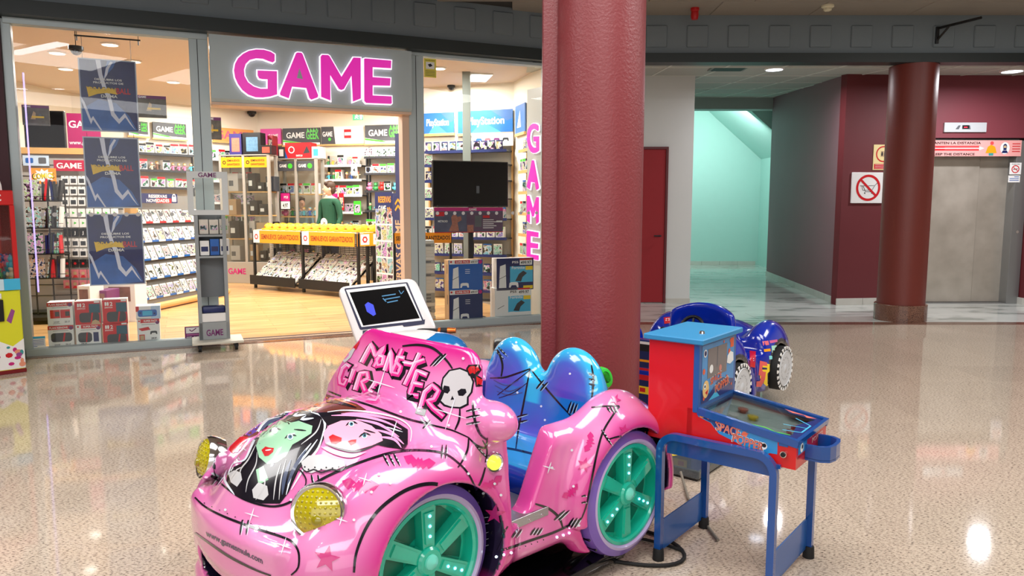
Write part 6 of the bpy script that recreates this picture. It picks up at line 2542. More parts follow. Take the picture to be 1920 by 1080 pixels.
class Art:
    """airbrush art laid on a moulded surface: outlines surveyed from the photo, draped on the body"""

    def __init__(s, bvh, inv):
        s.bvh, s.inv = bvh, inv
        s.mb = MB()
        s.layer = 0
        s.sub = 0

    def put(s, V2, F2, m, lift, maxe=.10):
        hs = [hit(s.bvh, *p) for p in V2]
        V = [tuple(s.inv @ (h_[0] + h_[1] * lift)) if h_[0] is not None else (0, 0, 0) for h_ in hs]
        F = []
        for f in F2:
            if any(hs[i][0] is None for i in f):
                continue
            if max((hs[a][0] - hs[b][0]).length for a in f for b in f) > maxe:
                continue
            n_ = (Vector(V[f[1]]) - Vector(V[f[0]])).cross(Vector(V[f[2]]) - Vector(V[f[0]]))
            if n_.dot(s.inv.to_3x3() @ hs[f[0]][1]) < 0:
                f = f[::-1]
            F.append(tuple(f))
        s.mb.add(V, F, m)

    def fill(s, P, m, step=6):
        s.layer += 1
        n = len(P)
        B = []
        for i in range(n):
            a, b = P[i], P[(i + 1) % n]
            k = max(1, int(math.hypot(b[0] - a[0], b[1] - a[1]) / step))
            B += [(a[0] + (b[0] - a[0]) * j / k, a[1] + (b[1] - a[1]) * j / k) for j in range(k)]
        nb = len(B)
        xs, ys = [p[0] for p in B], [p[1] for p in B]
        y = min(ys) + step / 2
        while y < max(ys):
            x = min(xs) + step / 2
            while x < max(xs):
                ins = False
                for i in range(nb):
                    a, b = B[i], B[(i + 1) % nb]
                    if (a[1] > y) != (b[1] > y) and x < (b[0] - a[0]) * (y - a[1]) / (b[1] - a[1]) + a[0]:
                        ins = not ins
                if ins:
                    B.append((x, y))
                x += step
            y += step
        r = delaunay_2d_cdt([Vector(p) for p in B], [], [list(range(nb))], 1, 1e-4)
        V2 = [tuple(v) for v in r[0]]
        s.put(V2, [tuple(f) for f in r[2]], m, .0006 + .00020 * s.layer)
        return s

    def stroke(s, P, m, w0, w1=None, mid=None, smooth=True):
        """a brush line; w0 -> w1 width in photo pixels, optional swollen middle"""
        s.sub += 1
        w1 = w0 if w1 is None else w1
        if smooth and len(P) > 2:
            O = []
            Pp = [P[0]] + list(P) + [P[-1]]
            for i in range(1, len(Pp) - 2):
                a, b, c_, d_ = Pp[i - 1:i + 3]
                k = max(2, int(math.hypot(c_[0] - b[0], c_[1] - b[1]) / 5))
                for j in range(k):
                    t = j / k
                    O.append(tuple(.5 * (2 * b[e] + (c_[e] - a[e]) * t + (2 * a[e] - 5 * b[e] + 4 * c_[e] - d_[e]) * t * t + (3 * b[e] - a[e] - 3 * c_[e] + d_[e]) * t ** 3) for e in (0, 1)))
            O.append(P[-1])
        else:
            O = []
            for a, b in zip(P, P[1:]):
                k = max(1, int(math.hypot(b[0] - a[0], b[1] - a[1]) / 6))
                O += [(a[0] + (b[0] - a[0]) * j / k, a[1] + (b[1] - a[1]) * j / k) for j in range(k)]
            O.append(P[-1])
        V2, F2 = [], []
        n = len(O)
        for i, p in enumerate(O):
            a, b = O[max(i - 1, 0)], O[min(i + 1, n - 1)]
            dx, dy = b[0] - a[0], b[1] - a[1]
            L = math.hypot(dx, dy) or 1
            t = i / (n - 1)
            w_ = (w0 + (w1 - w0) * t)
            if mid:
                w_ += (mid - (w0 + w1) / 2) * math.sin(PI * t)
            w_ /= 2
            V2 += [(p[0] - dy / L * w_, p[1] + dx / L * w_), (p[0] + dy / L * w_, p[1] - dx / L * w_)]
        for i in range(n - 1):
            F2.append((2 * i, 2 * i + 1, 2 * i + 3, 2 * i + 2))
        s.put(V2, F2, m, .0009 + .00020 * s.layer + .00003 * (s.sub % 12))
        return s

    def dots(s, pts, m, r):
        for x, y in pts:
            V2 = [(x + r * math.cos(a * PI / 4), y + r * math.sin(a * PI / 4)) for a in range(8)]
            s.sub += 1
            s.put(V2, [tuple(range(8))], m, .0012 + .00020 * s.layer + .00003 * (s.sub % 12))
        return s

    def lettering(s, t, O, ux, uy, h, m, width=None, bold=True):
        """text whose baseline starts at O and runs along ux (photo px per unit), up along uy"""
        s.layer += 1
        V, F, wd = text2d(t, 1.0, 1.0, bold, 0, 'l')
        k = (width or wd) / wd
        V2 = [(O[0] + p[0] * k * ux[0] + p[1] * h * uy[0], O[1] + p[0] * k * ux[1] + p[1] * h * uy[1]) for p in V]
        s.put(V2, F, m, .0012)
        return s

    def build(s, name, parent):
        o = s.mb.build(name, parent, smooth=60)
        s.mb = MB()
        return o


def am(name, c):
    return mat('paint_' + name, c, .22, coat=.8)


K, WH, PK, MG = am('black', (16, 13, 26)), am('ice_white', (226, 234, 244)), am('soft_pink', (242, 158, 204)), am('magenta', (222, 46, 140))
RD, MI, VI, OR = am('red', (196, 26, 36)), am('mint', (158, 208, 172)), am('violet', (96, 66, 160)), am('burnt_orange', (206, 100, 58))
BR, GY, BP, CY = am('brown', (110, 52, 44)), am('bone_grey', (200, 200, 202)), am('bat_pink', (204, 44, 126)), am('pale_cyan', (178, 212, 226))
FP = am('face_pink', (238, 168, 196))
a4 = lambda P: [(340 + x / 2.1333, 600 + y / 2.1333) for x, y in P]      # readings from a 2.13x enlargement
art_ = Art(body_bvh, CINV)

# --- bonnet picture: generic airbrushed figures in the colours of the original
art_.fill(a4([(215, 440), (250, 370), (330, 320), (430, 295), (560, 290), (700, 335), (740, 360), (650, 372), (540, 368), (500, 395), (400, 420), (280, 470), (225, 480)]), BR)
art_.fill(a4([(225, 440), (285, 375), (350, 350), (365, 372), (470, 372), (400, 395), (330, 430), (270, 465)]), VI)
art_.stroke(a4([(250, 445), (300, 400), (330, 412), (375, 380), (440, 378)]), CY, 2, 1)
art_.fill(a4([(362, 352), (395, 328), (460, 320), (530, 322), (560, 345), (520, 366), (400, 370)]), OR)
art_.stroke(a4([(375, 350), (405, 345), (425, 352)]), RD, 4, 2, 9)
art_.stroke(a4([(490, 345), (515, 340), (540, 348)]), K, 1, 1, 4)
art_.fill(a4([(200, 470), (235, 462), (270, 470), (235, 520), (205, 535), (190, 520)]), RD)
art_.stroke(a4([(560, 325), (620, 330), (700, 352)]), K, 1, 1, 5)
art_.stroke(a4([(400, 312), (500, 302), (600, 315), (700, 345)]), OR, 1, 1, 3)
# dark locks behind the pale-green face
art_.fill(a4([(290, 480), (330, 410), (400, 375), (470, 362), (540, 368), (580, 395), (585, 440), (560, 500), (520, 540), (470, 600), (430, 690), (395, 735), (320, 735), (240, 715), (180, 660), (185, 600), (240, 575), (270, 530)]), K)
art_.fill(a4([(320, 455), (355, 415), (410, 402), (440, 412), (470, 405), (525, 425), (520, 455), (480, 480), (445, 500), (420, 545), (385, 570), (345, 578), (312, 550), (300, 505)]), MI)
art_.fill(a4([(300, 600), (330, 585), (350, 640), (310, 660)]), MI)
for s_ in ([(190, 620), (210, 575), (255, 560), (285, 500), (325, 420), (390, 378), (470, 366)], [(235, 560), (222, 530), (240, 510), (262, 525)], [(520, 372), (560, 385), (575, 420), (565, 470)], [(470, 372), (450, 385), (500, 380)], [(500, 385), (480, 400), (530, 395)],
           [(545, 480), (500, 540), (450, 600), (420, 700)], [(520, 495), (470, 560), (430, 640)], [(570, 440), (550, 510), (500, 580), (440, 680)], [(185, 600), (175, 640), (215, 700)]):
    art_.stroke(a4(s_), WH, 1, 1, 4.5)
art_.fill(a4([(190, 615), (215, 602), (240, 612), (245, 640), (225, 668), (200, 650)]), GY)
art_.fill(a4([(285, 680), (310, 650), (345, 665), (350, 700), (330, 722), (290, 712)]), GY)
for s_ in ([(300, 500), (270, 560), (240, 600), (235, 650)], [(305, 530), (300, 580), (270, 640), (260, 690)], [(400, 575), (380, 640), (370, 720)], [(420, 560), (400, 640), (392, 720)], [(330, 600), (335, 660), (300, 720)], [(300, 450), (340, 405), (400, 388)], [(560, 400), (540, 450), (480, 500)], [(250, 590), (225, 600), (200, 640)]):
    art_.stroke(a4(s_), GY, .6, .6, 2.6)
for s_ in ([(440, 560), (415, 630), (405, 700)], [(500, 520), (455, 590), (425, 660)], [(310, 460), (350, 412), (420, 385)]):
    art_.stroke(a4(s_), am('slate', (74, 84, 110)), 1, 1, 7)
# features of the pale-green face
art_.fill(a4([(322, 522), (338, 508), (352, 512), (372, 514), (368, 530), (350, 545), (335, 546)]), RD)
art_.stroke(a4([(338, 524), (352, 522), (362, 520)]), WH, 1, .5, 2.4)
for x, y, r_ in ((375, 445, 0), (437, 470, 0)):
    art_.stroke(a4([(x - 22, y + 6), (x, y - 10), (x + 24, y - 4)]), K, 1, 1, 4)
    art_.dots(a4([(x, y)]), WH, 6)
    art_.dots(a4([(x, y)]), am('iris', (60, 120, 140)), 4)
    art_.dots(a4([(x + 1, y - 1)]), K, 1.8)
art_.stroke(a4([(400, 402), (425, 412)]), K, 1, 1, 3)
art_.stroke(a4([(452, 440), (500, 445)]), K, 1, 1, 3)
# rose face and striped locks
art_.fill(a4([(545, 372), (640, 372), (760, 390), (850, 405), (905, 440), (905, 500), (890, 520), (820, 510), (780, 500), (700, 420), (590, 430)]), K)
for s_ in ([(600, 385), (700, 385), (800, 405), (880, 440)], [(700, 400), (790, 420), (870, 470)], [(770, 440), (840, 460), (890, 500)], [(790, 470), (850, 480), (880, 515)], [(640, 378), (740, 380), (850, 402)]):
    art_.stroke(a4(s_), PK, 1, 1, 5)
art_.fill(a4([(568, 455), (590, 425), (640, 405), (700, 402), (760, 425), (800, 460), (805, 485), (760, 505), (690, 525), (620, 515), (575, 495)]), FP)
art_.stroke(a4([(575, 498), (640, 520), (700, 528), (770, 505), (805, 488)]), K, 1, 1, 4)
art_.fill(a4([(590, 470), (606, 460), (620, 466), (642, 474), (640, 488), (618, 500), (600, 496)]), RD)
art_.fill(a4([(665, 488), (680, 482), (700, 480), (698, 495), (678, 505)]), RD)
for x, y in ((680, 420), (732, 466)):
    art_.stroke(a4([(x - 22, y + 6), (x, y - 10), (x + 24, y - 2)]), K, 1, 1, 4)
    art_.dots(a4([(x, y)]), WH, 5.5)
    art_.dots(a4([(x, y)]), am('iris', (60, 120, 140)), 3.6)
    art_.dots(a4([(x + 1, y - 1)]), K, 1.8)
art_.stroke(a4([(730, 442), (775, 455)]), K, 1, 1, 3)
art_.stroke(a4([(560, 510), (610, 530), (680, 545), (740, 530)]), PK, 1, 1, 9)
art_.fill(a4([(480, 570), (510, 545), (560, 540), (600, 555), (650, 565), (655, 585), (610, 605), (560, 600), (520, 615), (490, 600)]), GY)
art_.stroke(a4([(478, 585), (500, 610), (530, 600), (560, 612), (600, 600), (640, 605), (660, 580)]), K, 1.5, 1.5, 3)
art_.dots(a4([(495, 590), (510, 600), (535, 592), (560, 600), (580, 592), (605, 595), (630, 590)]), K, 1.6)
art_.stroke(a4([(585, 372), (650, 365), (750, 372), (860, 395), (915, 435), (915, 490)]), WH, 1.2, 1.2, 3)
art_.stroke(a4([(450, 640), (470, 600), (500, 640), (490, 680)]), K, 1, 1, 3)
art_.layer = 2
# --- lines of the bodywork
for s_, w_ in (([(120, 610), (160, 655), (240, 712), (330, 742), (400, 742), (470, 708), (540, 650), (640, 600), (760, 555), (860, 528), (960, 522), (1050, 535), (1110, 575), (1150, 620), (1185, 690)], 5),
               ([(555, 270), (640, 305), (760, 345), (900, 395), (1000, 420), (1080, 440), (1150, 470)], 4),
               ([(1150, 470), (1145, 520), (1120, 570), (1105, 590)], 4), ([(1205, 480), (1222, 520), (1215, 570)], 3), ([(1215, 590), (1200, 640), (1175, 690)], 4),
               ([(1115, 355), (1112, 400), (1095, 440)], 4), ([(1150, 470), (1180, 500), (1215, 510), (1225, 470)], 4), ([(1165, 330), (1175, 400), (1195, 455), (1225, 480)], 5),
               ([(885, 105), (950, 100), (1010, 115), (1060, 160), (1085, 195)], 5), ([(1185, 945), (1300, 915), (1400, 880), (1500, 845), (1600, 795)], 5),
               ([(1600, 795), (1620, 740), (1640, 640), (1665, 520), (1690, 440), (1740, 360), (1750, 345), (1700, 345), (1640, 350)], 4),
               ([(1415, 735), (1470, 755), (1510, 790), (1525, 830)], 5), ([(1305, 825), (1280, 870), (1260, 920)], 4),
               ([(55, 710), (100, 750), (180, 790), (300, 835), (400, 868), (445, 890), (470, 930), (468, 990), (440, 1020)], 5),
               ([(55, 850), (110, 890), (200, 950), (300, 1000), (360, 1022)], 5), ([(690, 1010), (700, 930), (740, 830), (800, 750), (900, 680), (1000, 655), (1080, 680), (1140, 740), (1170, 830), (1175, 960)], 7),
               ([(1700, 480), (1760, 465), (1820, 480), (1870, 540), (1890, 600)], 4)):
    art_.stroke(a4(s_), K, w_ * .6, w_ * .6, w_)
# stitches (dark with a light edge)
for g_ in ([(1045, 135), (995, 185), 2, 14], [(1060, 500), (1055, 555), 2, -16], [(805, 535), (830, 585), 3, 22], [(520, 620), (530, 665), 2, 26], [(245, 800), (235, 860), 2, 24], [(1140, 365), (1195, 355), 3, 0], [(1175, 790), (1225, 785), 2, 0],
           [(1175, 860), (1225, 845), 3, 0], [(1320, 870), (1345, 835), 2, 16], [(1395, 860), (1415, 830), 3, 14], [(1545, 830), (1570, 790), 3, 14], [(1490, 800), (1535, 760), 2, 18], [(1600, 705), (1650, 695), 2, 0], [(1680, 440), (1720, 500), 1, 0], [(1175, 500), (1230, 560), 1, 0],
           [(1700, 345), (1715, 370), 3, 14], [(150, 620), (120, 660), 2, 20], [(955, 400), (1010, 425), 1, 0], [(965, 435), (995, 400), 1, 0]):
    p0, p1, n_, dx = g_
    for k in range(n_):
        o_ = (k * dx, 0) if dx else (0, k * 26)
        a, b = (p0[0] + o_[0], p0[1] + o_[1]), (p1[0] + o_[0], p1[1] + o_[1])
        art_.stroke(a4([a, b]), K, 2, 1, 4.5)
        art_.stroke(a4([(a[0] + 5, a[1] + 3), (b[0] + 5, b[1] + 3)]), WH, .5, .5, 1.8)


def bat(cx, cy, s, rot):
    P0 = [(-1, .25), (-.55, .45), (-.2, .2), (-.12, .38), (0, .25), (.12, .38), (.2, .2), (.55, .45), (1, .25), (.8, -.05), (.62, -.2), (.5, -.05), (.3, -.3), (.12, -.12), (0, -.5), (-.12, -.12), (-.3, -.3), (-.5, -.05), (-.62, -.2), (-.8, -.05)]
    c_, q_ = math.cos(rot), math.sin(rot)
    return [(cx + s * (x * c_ + y * q_), cy - s * (-x * q_ + y * c_)) for x, y in P0]


def star(cx, cy, s, rot=0, n=5, k=.42):
    return [(cx + (s if i % 2 == 0 else s * k) * math.sin(rot + i * PI / n), cy - (s if i % 2 == 0 else s * k) * math.cos(rot + i * PI / n)) for i in range(2 * n)]


for x, y, s_, r_ in ((715, 670, 75, .1), (950, 575, 65, .2), (1245, 655, 48, -.5), (1635, 490, 42, -1.3), (1560, 690, 42, -.7)):
    art_.fill(a4(bat(x, y, s_, r_)), BP, 6)
for x, y, s_, r_ in ((582, 955, 55, .2), (1255, 775, 42, .1), (1612, 580, 32, .3), (1770, 440, 24, .2), (1735, 320, 24, .4)):
    art_.fill(a4(star(x, y, s_, r_)), BP, 6)
sp_ = [(1130, 155), (876, 370), (1072, 422), (1145, 615), (1210, 690), (1135, 650), (790, 620), (835, 655), (690, 800), (1590, 820), (1640, 815), (1570, 665), (1480, 590), (1560, 520), (1250, 655), (1275, 700), (180, 760), (440, 720), (620, 720), (760, 690), (1000, 510), (1340, 300)]
art_.dots(a4(sp_), WH, 2.6)
for x, y, s_ in ((800, 255, 60), (1078, 375, 70), (850, 440, 36), (285, 780, 30), (410, 905, 34), (735, 640, 26), (640, 800, 26), (1470, 590, 24)):
    for a_ in (.3, .3 + PI / 2):
        art_.stroke(a4([(x - s_ * math.cos(a_), y - s_ * math.sin(a_)), (x, y), (x + s_ * math.cos(a_), y + s_ * math.sin(a_))]), WH, .4, .4, 2.2)
art_.dots([(340 + (95 + k * 31) / 2.1333, 600 + (735 + k * 13.5) / 2.1333) for k in range(11)], K, 1.2)
art_.dots([(340 + (1350 + k * 24) / 2.1333, 600 + (912 - k * 8.5) / 2.1333) for k in range(5)], K, 1.2)
art_.build('airbrush_art', body)['kind'] = 'stuff'
# --- lettering on the windscreen board: black drop shapes, rose letters, pale edges
SK = [[(722, 172), (762, 98), (778, 148), (815, 108), (772, 190)], [(795, 145), (812, 150), (806, 180), (788, 184), (782, 160), (795, 145)], [(815, 205), (842, 125), (842, 215), (885, 118)],
      [(895, 155), (868, 150), (862, 172), (878, 190), (868, 218), (845, 212)], [(955, 135), (918, 215), (895, 262)], [(892, 172), (925, 178), (975, 160)],
      [(985, 222), (945, 205), (925, 262), (912, 300), (950, 305)], [(935, 255), (968, 262)], [(950, 375), (975, 290), (1005, 262), (1030, 285), (1012, 318), (985, 325), (1010, 355), (1050, 388)],
      [(652, 190), (640, 180), (622, 196), (610, 232), (612, 256), (628, 262), (640, 240), (626, 238)], [(672, 200), (655, 252)], [(680, 282), (702, 215), (728, 212), (732, 235), (706, 250), (722, 290)], [(770, 250), (738, 300), (735, 320), (768, 325), (785, 305)]]
let = Art(body_bvh, CINV)
for i_, dx_ in ((9, 24), (10, 20), (11, 16), (12, 9)):
    SK[i_] = [(x + dx_, y) for x, y in SK[i_]]
for q_ in SK:
    let.stroke(a4([(x + 4, y + 5) for x, y in q_]), K, 19, 19, smooth=False)
let.layer = 1
for q_ in SK:
    let.stroke(a4(q_), MG, 10.5, 10.5, smooth=False)
let.layer = 3
for q_ in SK:
    let.stroke(a4([(x - 1, y - 3) for x, y in q_]), PK, 7, 3.5, smooth=False)
let.layer = 5
for q_ in SK:
    let.stroke(a4([(x - 6, y - 3) for x, y in q_[:3]]), WH, 2.2, 1, smooth=False)
let.dots(a4([(700, 182)]), PK, 3.5)
let.lettering('www.gamesmule.com', (340 + 100 / 2.1333, 600 + 862 / 2.1333), (13.2 / 2.1333 * 1.0, 6.6 / 2.1333 * 1.0), (-.06, -1), 11.5, am('slate_text', (52, 60, 84)), width=17.2)
let.build('lettering', body)['kind'] = 'stuff'
# skull with a bow
sk_ = Art(body_bvh, CINV)
sk_.fill(a4([(1045, 230), (1070, 200), (1115, 190), (1155, 205), (1172, 245), (1165, 290), (1150, 310), (1150, 340), (1120, 355), (1075, 352), (1050, 345), (1030, 325), (1040, 300), (1038, 260)]), K)
sk_.fill(a4([(1050, 235), (1075, 205), (1115, 197), (1150, 212), (1165, 248), (1158, 288), (1143, 308), (1142, 335), (1115, 348), (1078, 346), (1055, 338), (1038, 322), (1047, 300), (1045, 262)]), GY)
sk_.fill(a4([(1052, 262), (1072, 266), (1076, 282), (1066, 295), (1050, 290), (1047, 274)]), K, 5)
sk_.fill(a4([(1105, 285), (1120, 275), (1138, 276), (1142, 290), (1128, 304), (1110, 303)]), K, 5)
sk_.fill(a4([(1085, 303), (1092, 318), (1078, 320)]), K, 5)
sk_.fill(a4([(1140, 195), (1150, 180), (1190, 178), (1200, 200), (1185, 222), (1212, 240), (1205, 265), (1178, 268), (1172, 235), (1150, 222)]), K, 5)
sk_.fill(a4([(1147, 197), (1156, 186), (1186, 184), (1192, 202), (1176, 216), (1155, 216)]), RD, 5)
sk_.fill(a4([(1180, 226), (1204, 240), (1198, 260), (1182, 260)]), RD, 5)
sk_.fill(a4([(640, 150), (668, 105), (690, 85), (700, 110), (680, 150), (655, 172)]), GY, 6)
sk_.fill(a4([(692, 70), (712, 55), (722, 60), (712, 95), (700, 120), (690, 110)]), RD, 5)
sk_.build('skull_print', body)['kind'] = 'stuff'

# headlamps: chrome ring, ribbed yellow lens
lens = mat('headlamp_yellow', (190, 176, 10), .12, coat=1, spec=.8)
lens2 = mat('headlamp_yellow_deep', (150, 138, 4), .15, coat=1)


def headlamp(px, py, nrm, r):
    p_, n_ = hit(body_bvh, px, py)
    loc = CINV @ p_ if px > 500 else Vector((1.315, -.345, .58))
    nv = Vector(nrm).normalized()
    M = Matrix.Translation(loc + nv * .014) @ nv.to_track_quat('Z', 'Y').to_matrix().to_4x4()
    h_ = MB().lathe([(r * 1.0, -.03), (r * 1.12, .0), (r * 1.12, .018), (r * 1.04, .030), (r * .95, .026)], chrome, n=36).build('headlamp', car, M, smooth=40)
    prof = [(0, .046)]
    k_ = 9
    for i in range(1, k_ + 1):
        q_ = i / k_
        prof.append((r * .97 * q_, .046 - .022 * q_ * q_))
    MB().lathe(prof[::-1], lens, n=36).build('lens', h_, smooth=50)
    q = MB()
    for i in range(9):
        for j in range(9):
            x, y = (i - 4) * r * .19, (j - 4) * r * .19
            if x * x + y * y < (r * .86) ** 2:
                q.ball((x, y, .045 - .022 * (x * x + y * y) / r / r), (.0045, .0045, .0022), lens2 if (i + j) % 2 else lens, 6, 4)
    q.build('lens_pattern', h_, smooth=60, kind='stuff')
    MB().lathe([(r * .2, .036), (r * .2, .050), (r * .15, .053), (0, .053)], lens2, Matrix.Translation((r * .1, -r * .25, 0)), 16).build('bulb_cap', h_, smooth=40)
    return h_


headlamp(604, 957, (.76, .62, .26), .076)
headlamp(397, 857, (.92, -.12, .24), .068)
# side lamp, lit
p_, n_ = hit(body_bvh, 925, 867)
M = Matrix.Translation(CINV @ p_) @ Vector((.30, .95, .12)).to_track_quat('Z', 'Y').to_matrix().to_4x4()
sl = MB().lathe([(.036, -.03), (.036, .006), (.030, .014), (.026, .012)], chrome, n=24).build('side_lamp', car, M, smooth=40)
MB().lathe([(.027, .008), (.02, .018), (.0, .023)], mat('lamp_lime_lit', (220, 250, 60), .2, emit=1.3, ecol=(225, 255, 70)), n=20).build('lens', sl, smooth=50)
# small chrome button and red lamp at the far nose
led_w = mat('led_white', (235, 245, 255), .3, emit=6, ecol=(215, 235, 255))
led_b = mat('led_blue', (120, 210, 255), .3, emit=5, ecol=(110, 215, 255))
for x, y in ((931, 1044), (945, 1040), (958, 1036), (1044, 1007), (1056, 1003), (1067, 999)):
    p_, n_ = hit(body_bvh, x, y)
    if p_ is not None:
        MB().ball((0, 0, 0), .0042, led_w, 8, 6).build('sill_light', car, Matrix.Translation(CINV @ (p_ + n_ * .002)))
# aluminium tread on the door sill
MB().rbox(.405, .60, .18, .395, .349, .358, .002, mat('tread_aluminium', (190, 192, 196), .3, .9, bump=.5, bs=300)).rbox(.405, .60, .390, .397, .325, .358, .001, mat('tread_aluminium', (0, 0, 0))).build('sill_tread', car)
for k in range(3):
    MB().ball((.44 + k * .065, .398, .336), .004, chrome, 8, 5).build('rivet', car)

# seat
def seat_sdf(X, Y, Z):
    A = np.abs(Y + .02)
    d = rbx(X - (.72 - Z) * .14, A, Z, (-.01, 0, .50), (.055, .335, .23), .05)
    d = smin(d, ell(X, A, Z, (-.015, .18, .675), (.075, .16, .185)), .03)
    d = smin(d, rbx(X, A, Z + X * .05, (.20, 0, .34), (.20, .332, .125), .06), .045)
    return d


P, Q = nets(seat_sdf, (-.16, -.40, .19), (.46, .40, .90), .0078)
A_ = np.abs(P[:, 1] + .02)
n1 = noise3(P, 9, 5)
bl_, pu_, cy_, dpb = lc((28, 120, 205)), lc((96, 70, 190)), lc((50, 185, 235)), lc((26, 58, 160))
c = mixc(bl_[None], pu_[None], .30 + n1 * .7)
rh = np.sqrt(((A_ - .18) / .16) ** 2 + (np.maximum(P[:, 2] - .60, 0) / .26) ** 2)
c = mixc(c, pu_[None], np.where(P[:, 2] > .66, (1 - rh) * 1.3, 0))
c = mixc(c, cy_[None], np.where((P[:, 2] > .60), (rh - .78) / .2, 0))
c = mixc(c, dpb[None], np.where(P[:, 0] > .30, (P[:, 0] - .30) / .08, 0))
c = mixc(c, cy_[None], np.where((P[:, 0] > .1) & (P[:, 0] < .36) & (P[:, 2] > .42), .55, 0))
seat = bpy.data.objects.new('seat', net_mesh('seat', P, Q, [gel], c))
COL.objects.link(seat)
seat.parent = car
seat_bvh = bvh_of(P, Q, CARM)
sa = Art(seat_bvh, CINV)
WEB = am('web_grey', (70, 80, 130))
for s_, w_ in (([(1395, 195), (1370, 330), (1350, 430), (1338, 515)], 3.5), ([(1395, 195), (1340, 215), (1290, 230), (1235, 232)], 3.5), ([(1400, 200), (1440, 250), (1500, 320), (1560, 385)], 3.5), ([(1240, 90), (1270, 130), (1285, 180), (1280, 225)], 4),
               ([(1245, 505), (1340, 520), (1460, 550)], 4), ([(1395, 200), (1330, 250), (1265, 300)], 2), ([(1385, 250), (1330, 290), (1270, 312)], 1.6), ([(1640, 180), (1648, 240), (1640, 330)], 4), ([(1355, 415), (1330, 380), (1320, 400)], 3)):
    sa.stroke(a4(s_), K, w_ * .6, w_ * .6, w_)
for s_ in ([(1250, 240), (1300, 262), (1350, 240)], [(1255, 262), (1310, 285), (1372, 262)], [(1262, 285), (1310, 300), (1365, 290)]):
    sa.stroke(a4(s_), WEB, 1.2, 1.2, 1.8)
for a, b, n_, dx, dy in (((1255, 120), (1290, 155), 2, 14, -10), ((1420, 275), (1450, 240), 2, 16, 8), ((1545, 370), (1560, 325), 3, 12, 4), ((1335, 415), (1385, 400), 2, 0, -24), ((1630, 215), (1655, 222), 3, 0, 20)):
    for k in range(n_):
        q_ = [(a[0] + k * dx, a[1] + k * dy), (b[0] + k * dx, b[1] + k * dy)]
        sa.stroke(a4(q_), K, 2, 1, 4)
        sa.stroke(a4([(x + 4, y + 3) for x, y in q_]), CY, .5, .5, 1.6)
sa.dots(a4([(1440, 345), (1340, 90), (1490, 165), (1555, 215), (1345, 290), (1455, 400)]), WH, 2.2)
sa.build('seat_art', seat)['kind'] = 'stuff'

# wheels
tyre_m = mat('tyre_lilac', (120, 90, 184), .3, coat=.5)
tyre_l = mat('tyre_pale_lilac', (186, 170, 214), .3, coat=.5)
teal = mat('wheel_teal', (24, 190, 160), .22, coat=.9, var=.08, vs=12)
teal_d = mat('wheel_teal_dark', (8, 110, 88), .35)
teal_e = mat('wheel_teal_pale', (120, 226, 205), .3)


def wheel(x, y, z, name):
    M = Matrix.Translation((x, y, z)) @ Matrix.Rotation(-PI / 2, 4, 'X')      # turned axis along car +y
    w_ = MB()
    w_.lathe([(.10, -.13), (.235, -.13), (.258, -.11), (.258, -.03), (.250, -.003), (.222, .014)], tyre_m, n=64, cap=False)
    w_.lathe([(.222, .014), (.212, .016), (.203, .006), (.200, -.02)], tyre_l, n=64, cap=False)
    o = w_.build('wheel', car, M, smooth=35)
    r_ = MB().lathe([(.203, .008), (.190, .010), (.183, .002), (.180, -.045), (.03, -.05), (0, -.05)], teal, n=64, cap=False)
    r_.build('rim', o, smooth=30)
    for k in range(6):
        a = -PI / 2 + k * PI / 3
        ca, sa_ = math.cos(a), math.sin(a)
        s = MB()
        s.prism([(.03, -.022), (.19, -.030), (.19, .030), (.03, .022)], -.045, -.004, teal, Matrix.Rotation(a, 4, 'Z'))
        s.prism([(.06, -.015), (.165, -.020), (.165, .020), (.06, .015)], -.004, .002, teal, Matrix.Rotation(a, 4, 'Z'))
        s.build('spoke', o)
        b = a + PI / 6
        s = MB()
        s.prism([(.075, -.014), (.16, -.055), (.17, 0), (.16, .055), (.075, .014)], -.049, -.042, teal_d, Matrix.Rotation(b, 4, 'Z'))
        s.build('spoke_recess', o)
        if k % 2 == 0:
            for q_ in range(3):
                d_ = .085 + q_ * .034
                MB().ball((d_ * ca, d_ * sa_, .003), .0052, led_b, 8, 6).build('wheel_light', o)
    MB().lathe([(.05, -.045), (.048, .0), (.040, .008), (.036, .008)], teal, n=32).lathe([(.036, .006), (.034, .003), (.027, .004), (.024, .014), (.014, .022), (0, .025)], teal_e, n=24).build('hub_cap', o, smooth=30)
    for k in range(24):
        a = 2 * PI * k / 24
        MB().prism([(.246, -.004), (.2592, -.005), (.2592, .005), (.246, .004)], -.09, -.012, K, Matrix.Rotation(a, 4, 'Z')).build('tread_mark', o) if k % 1 == 0 and .3 < (k % 24) < 24 else None
    return o


wheel(.0, .455, .31, 'rear')
wheel(.92, .35, .31, 'front')
for x, y in ((0, -.535), (.92, -.43)):
    o = MB().lathe([(.0, -.016), (.20, -.012), (.232, -.012), (.25, .03), (.25, .11), (.235, .13), (.1, .13)], tyre_m, n=48).build('wheel', car, Matrix.Translation((x, y, .31)) @ Matrix.Rotation(-PI / 2, 4, 'X'), smooth=35)
# green rear pod, bonnet button
gp = mat('pod_green', (40, 200, 60), .25, coat=.6)
MB().lathe([(.055, -.02), (.06, 0), (.05, .018), (.03, .022)], gp, n=28).lathe([(.03, .022), (.02, .012), (0, .012)], black, n=24).build('rear_pod', car, Matrix.Translation((-.13, .22, .72)) @ Matrix.Rotation(-1.2, 4, 'X') @ Matrix.Scale(.85, 4), smooth=40)
MB().ball((1.10, -.44, .40), .018, chrome, 12, 8).build('side_button', car, smooth=60)
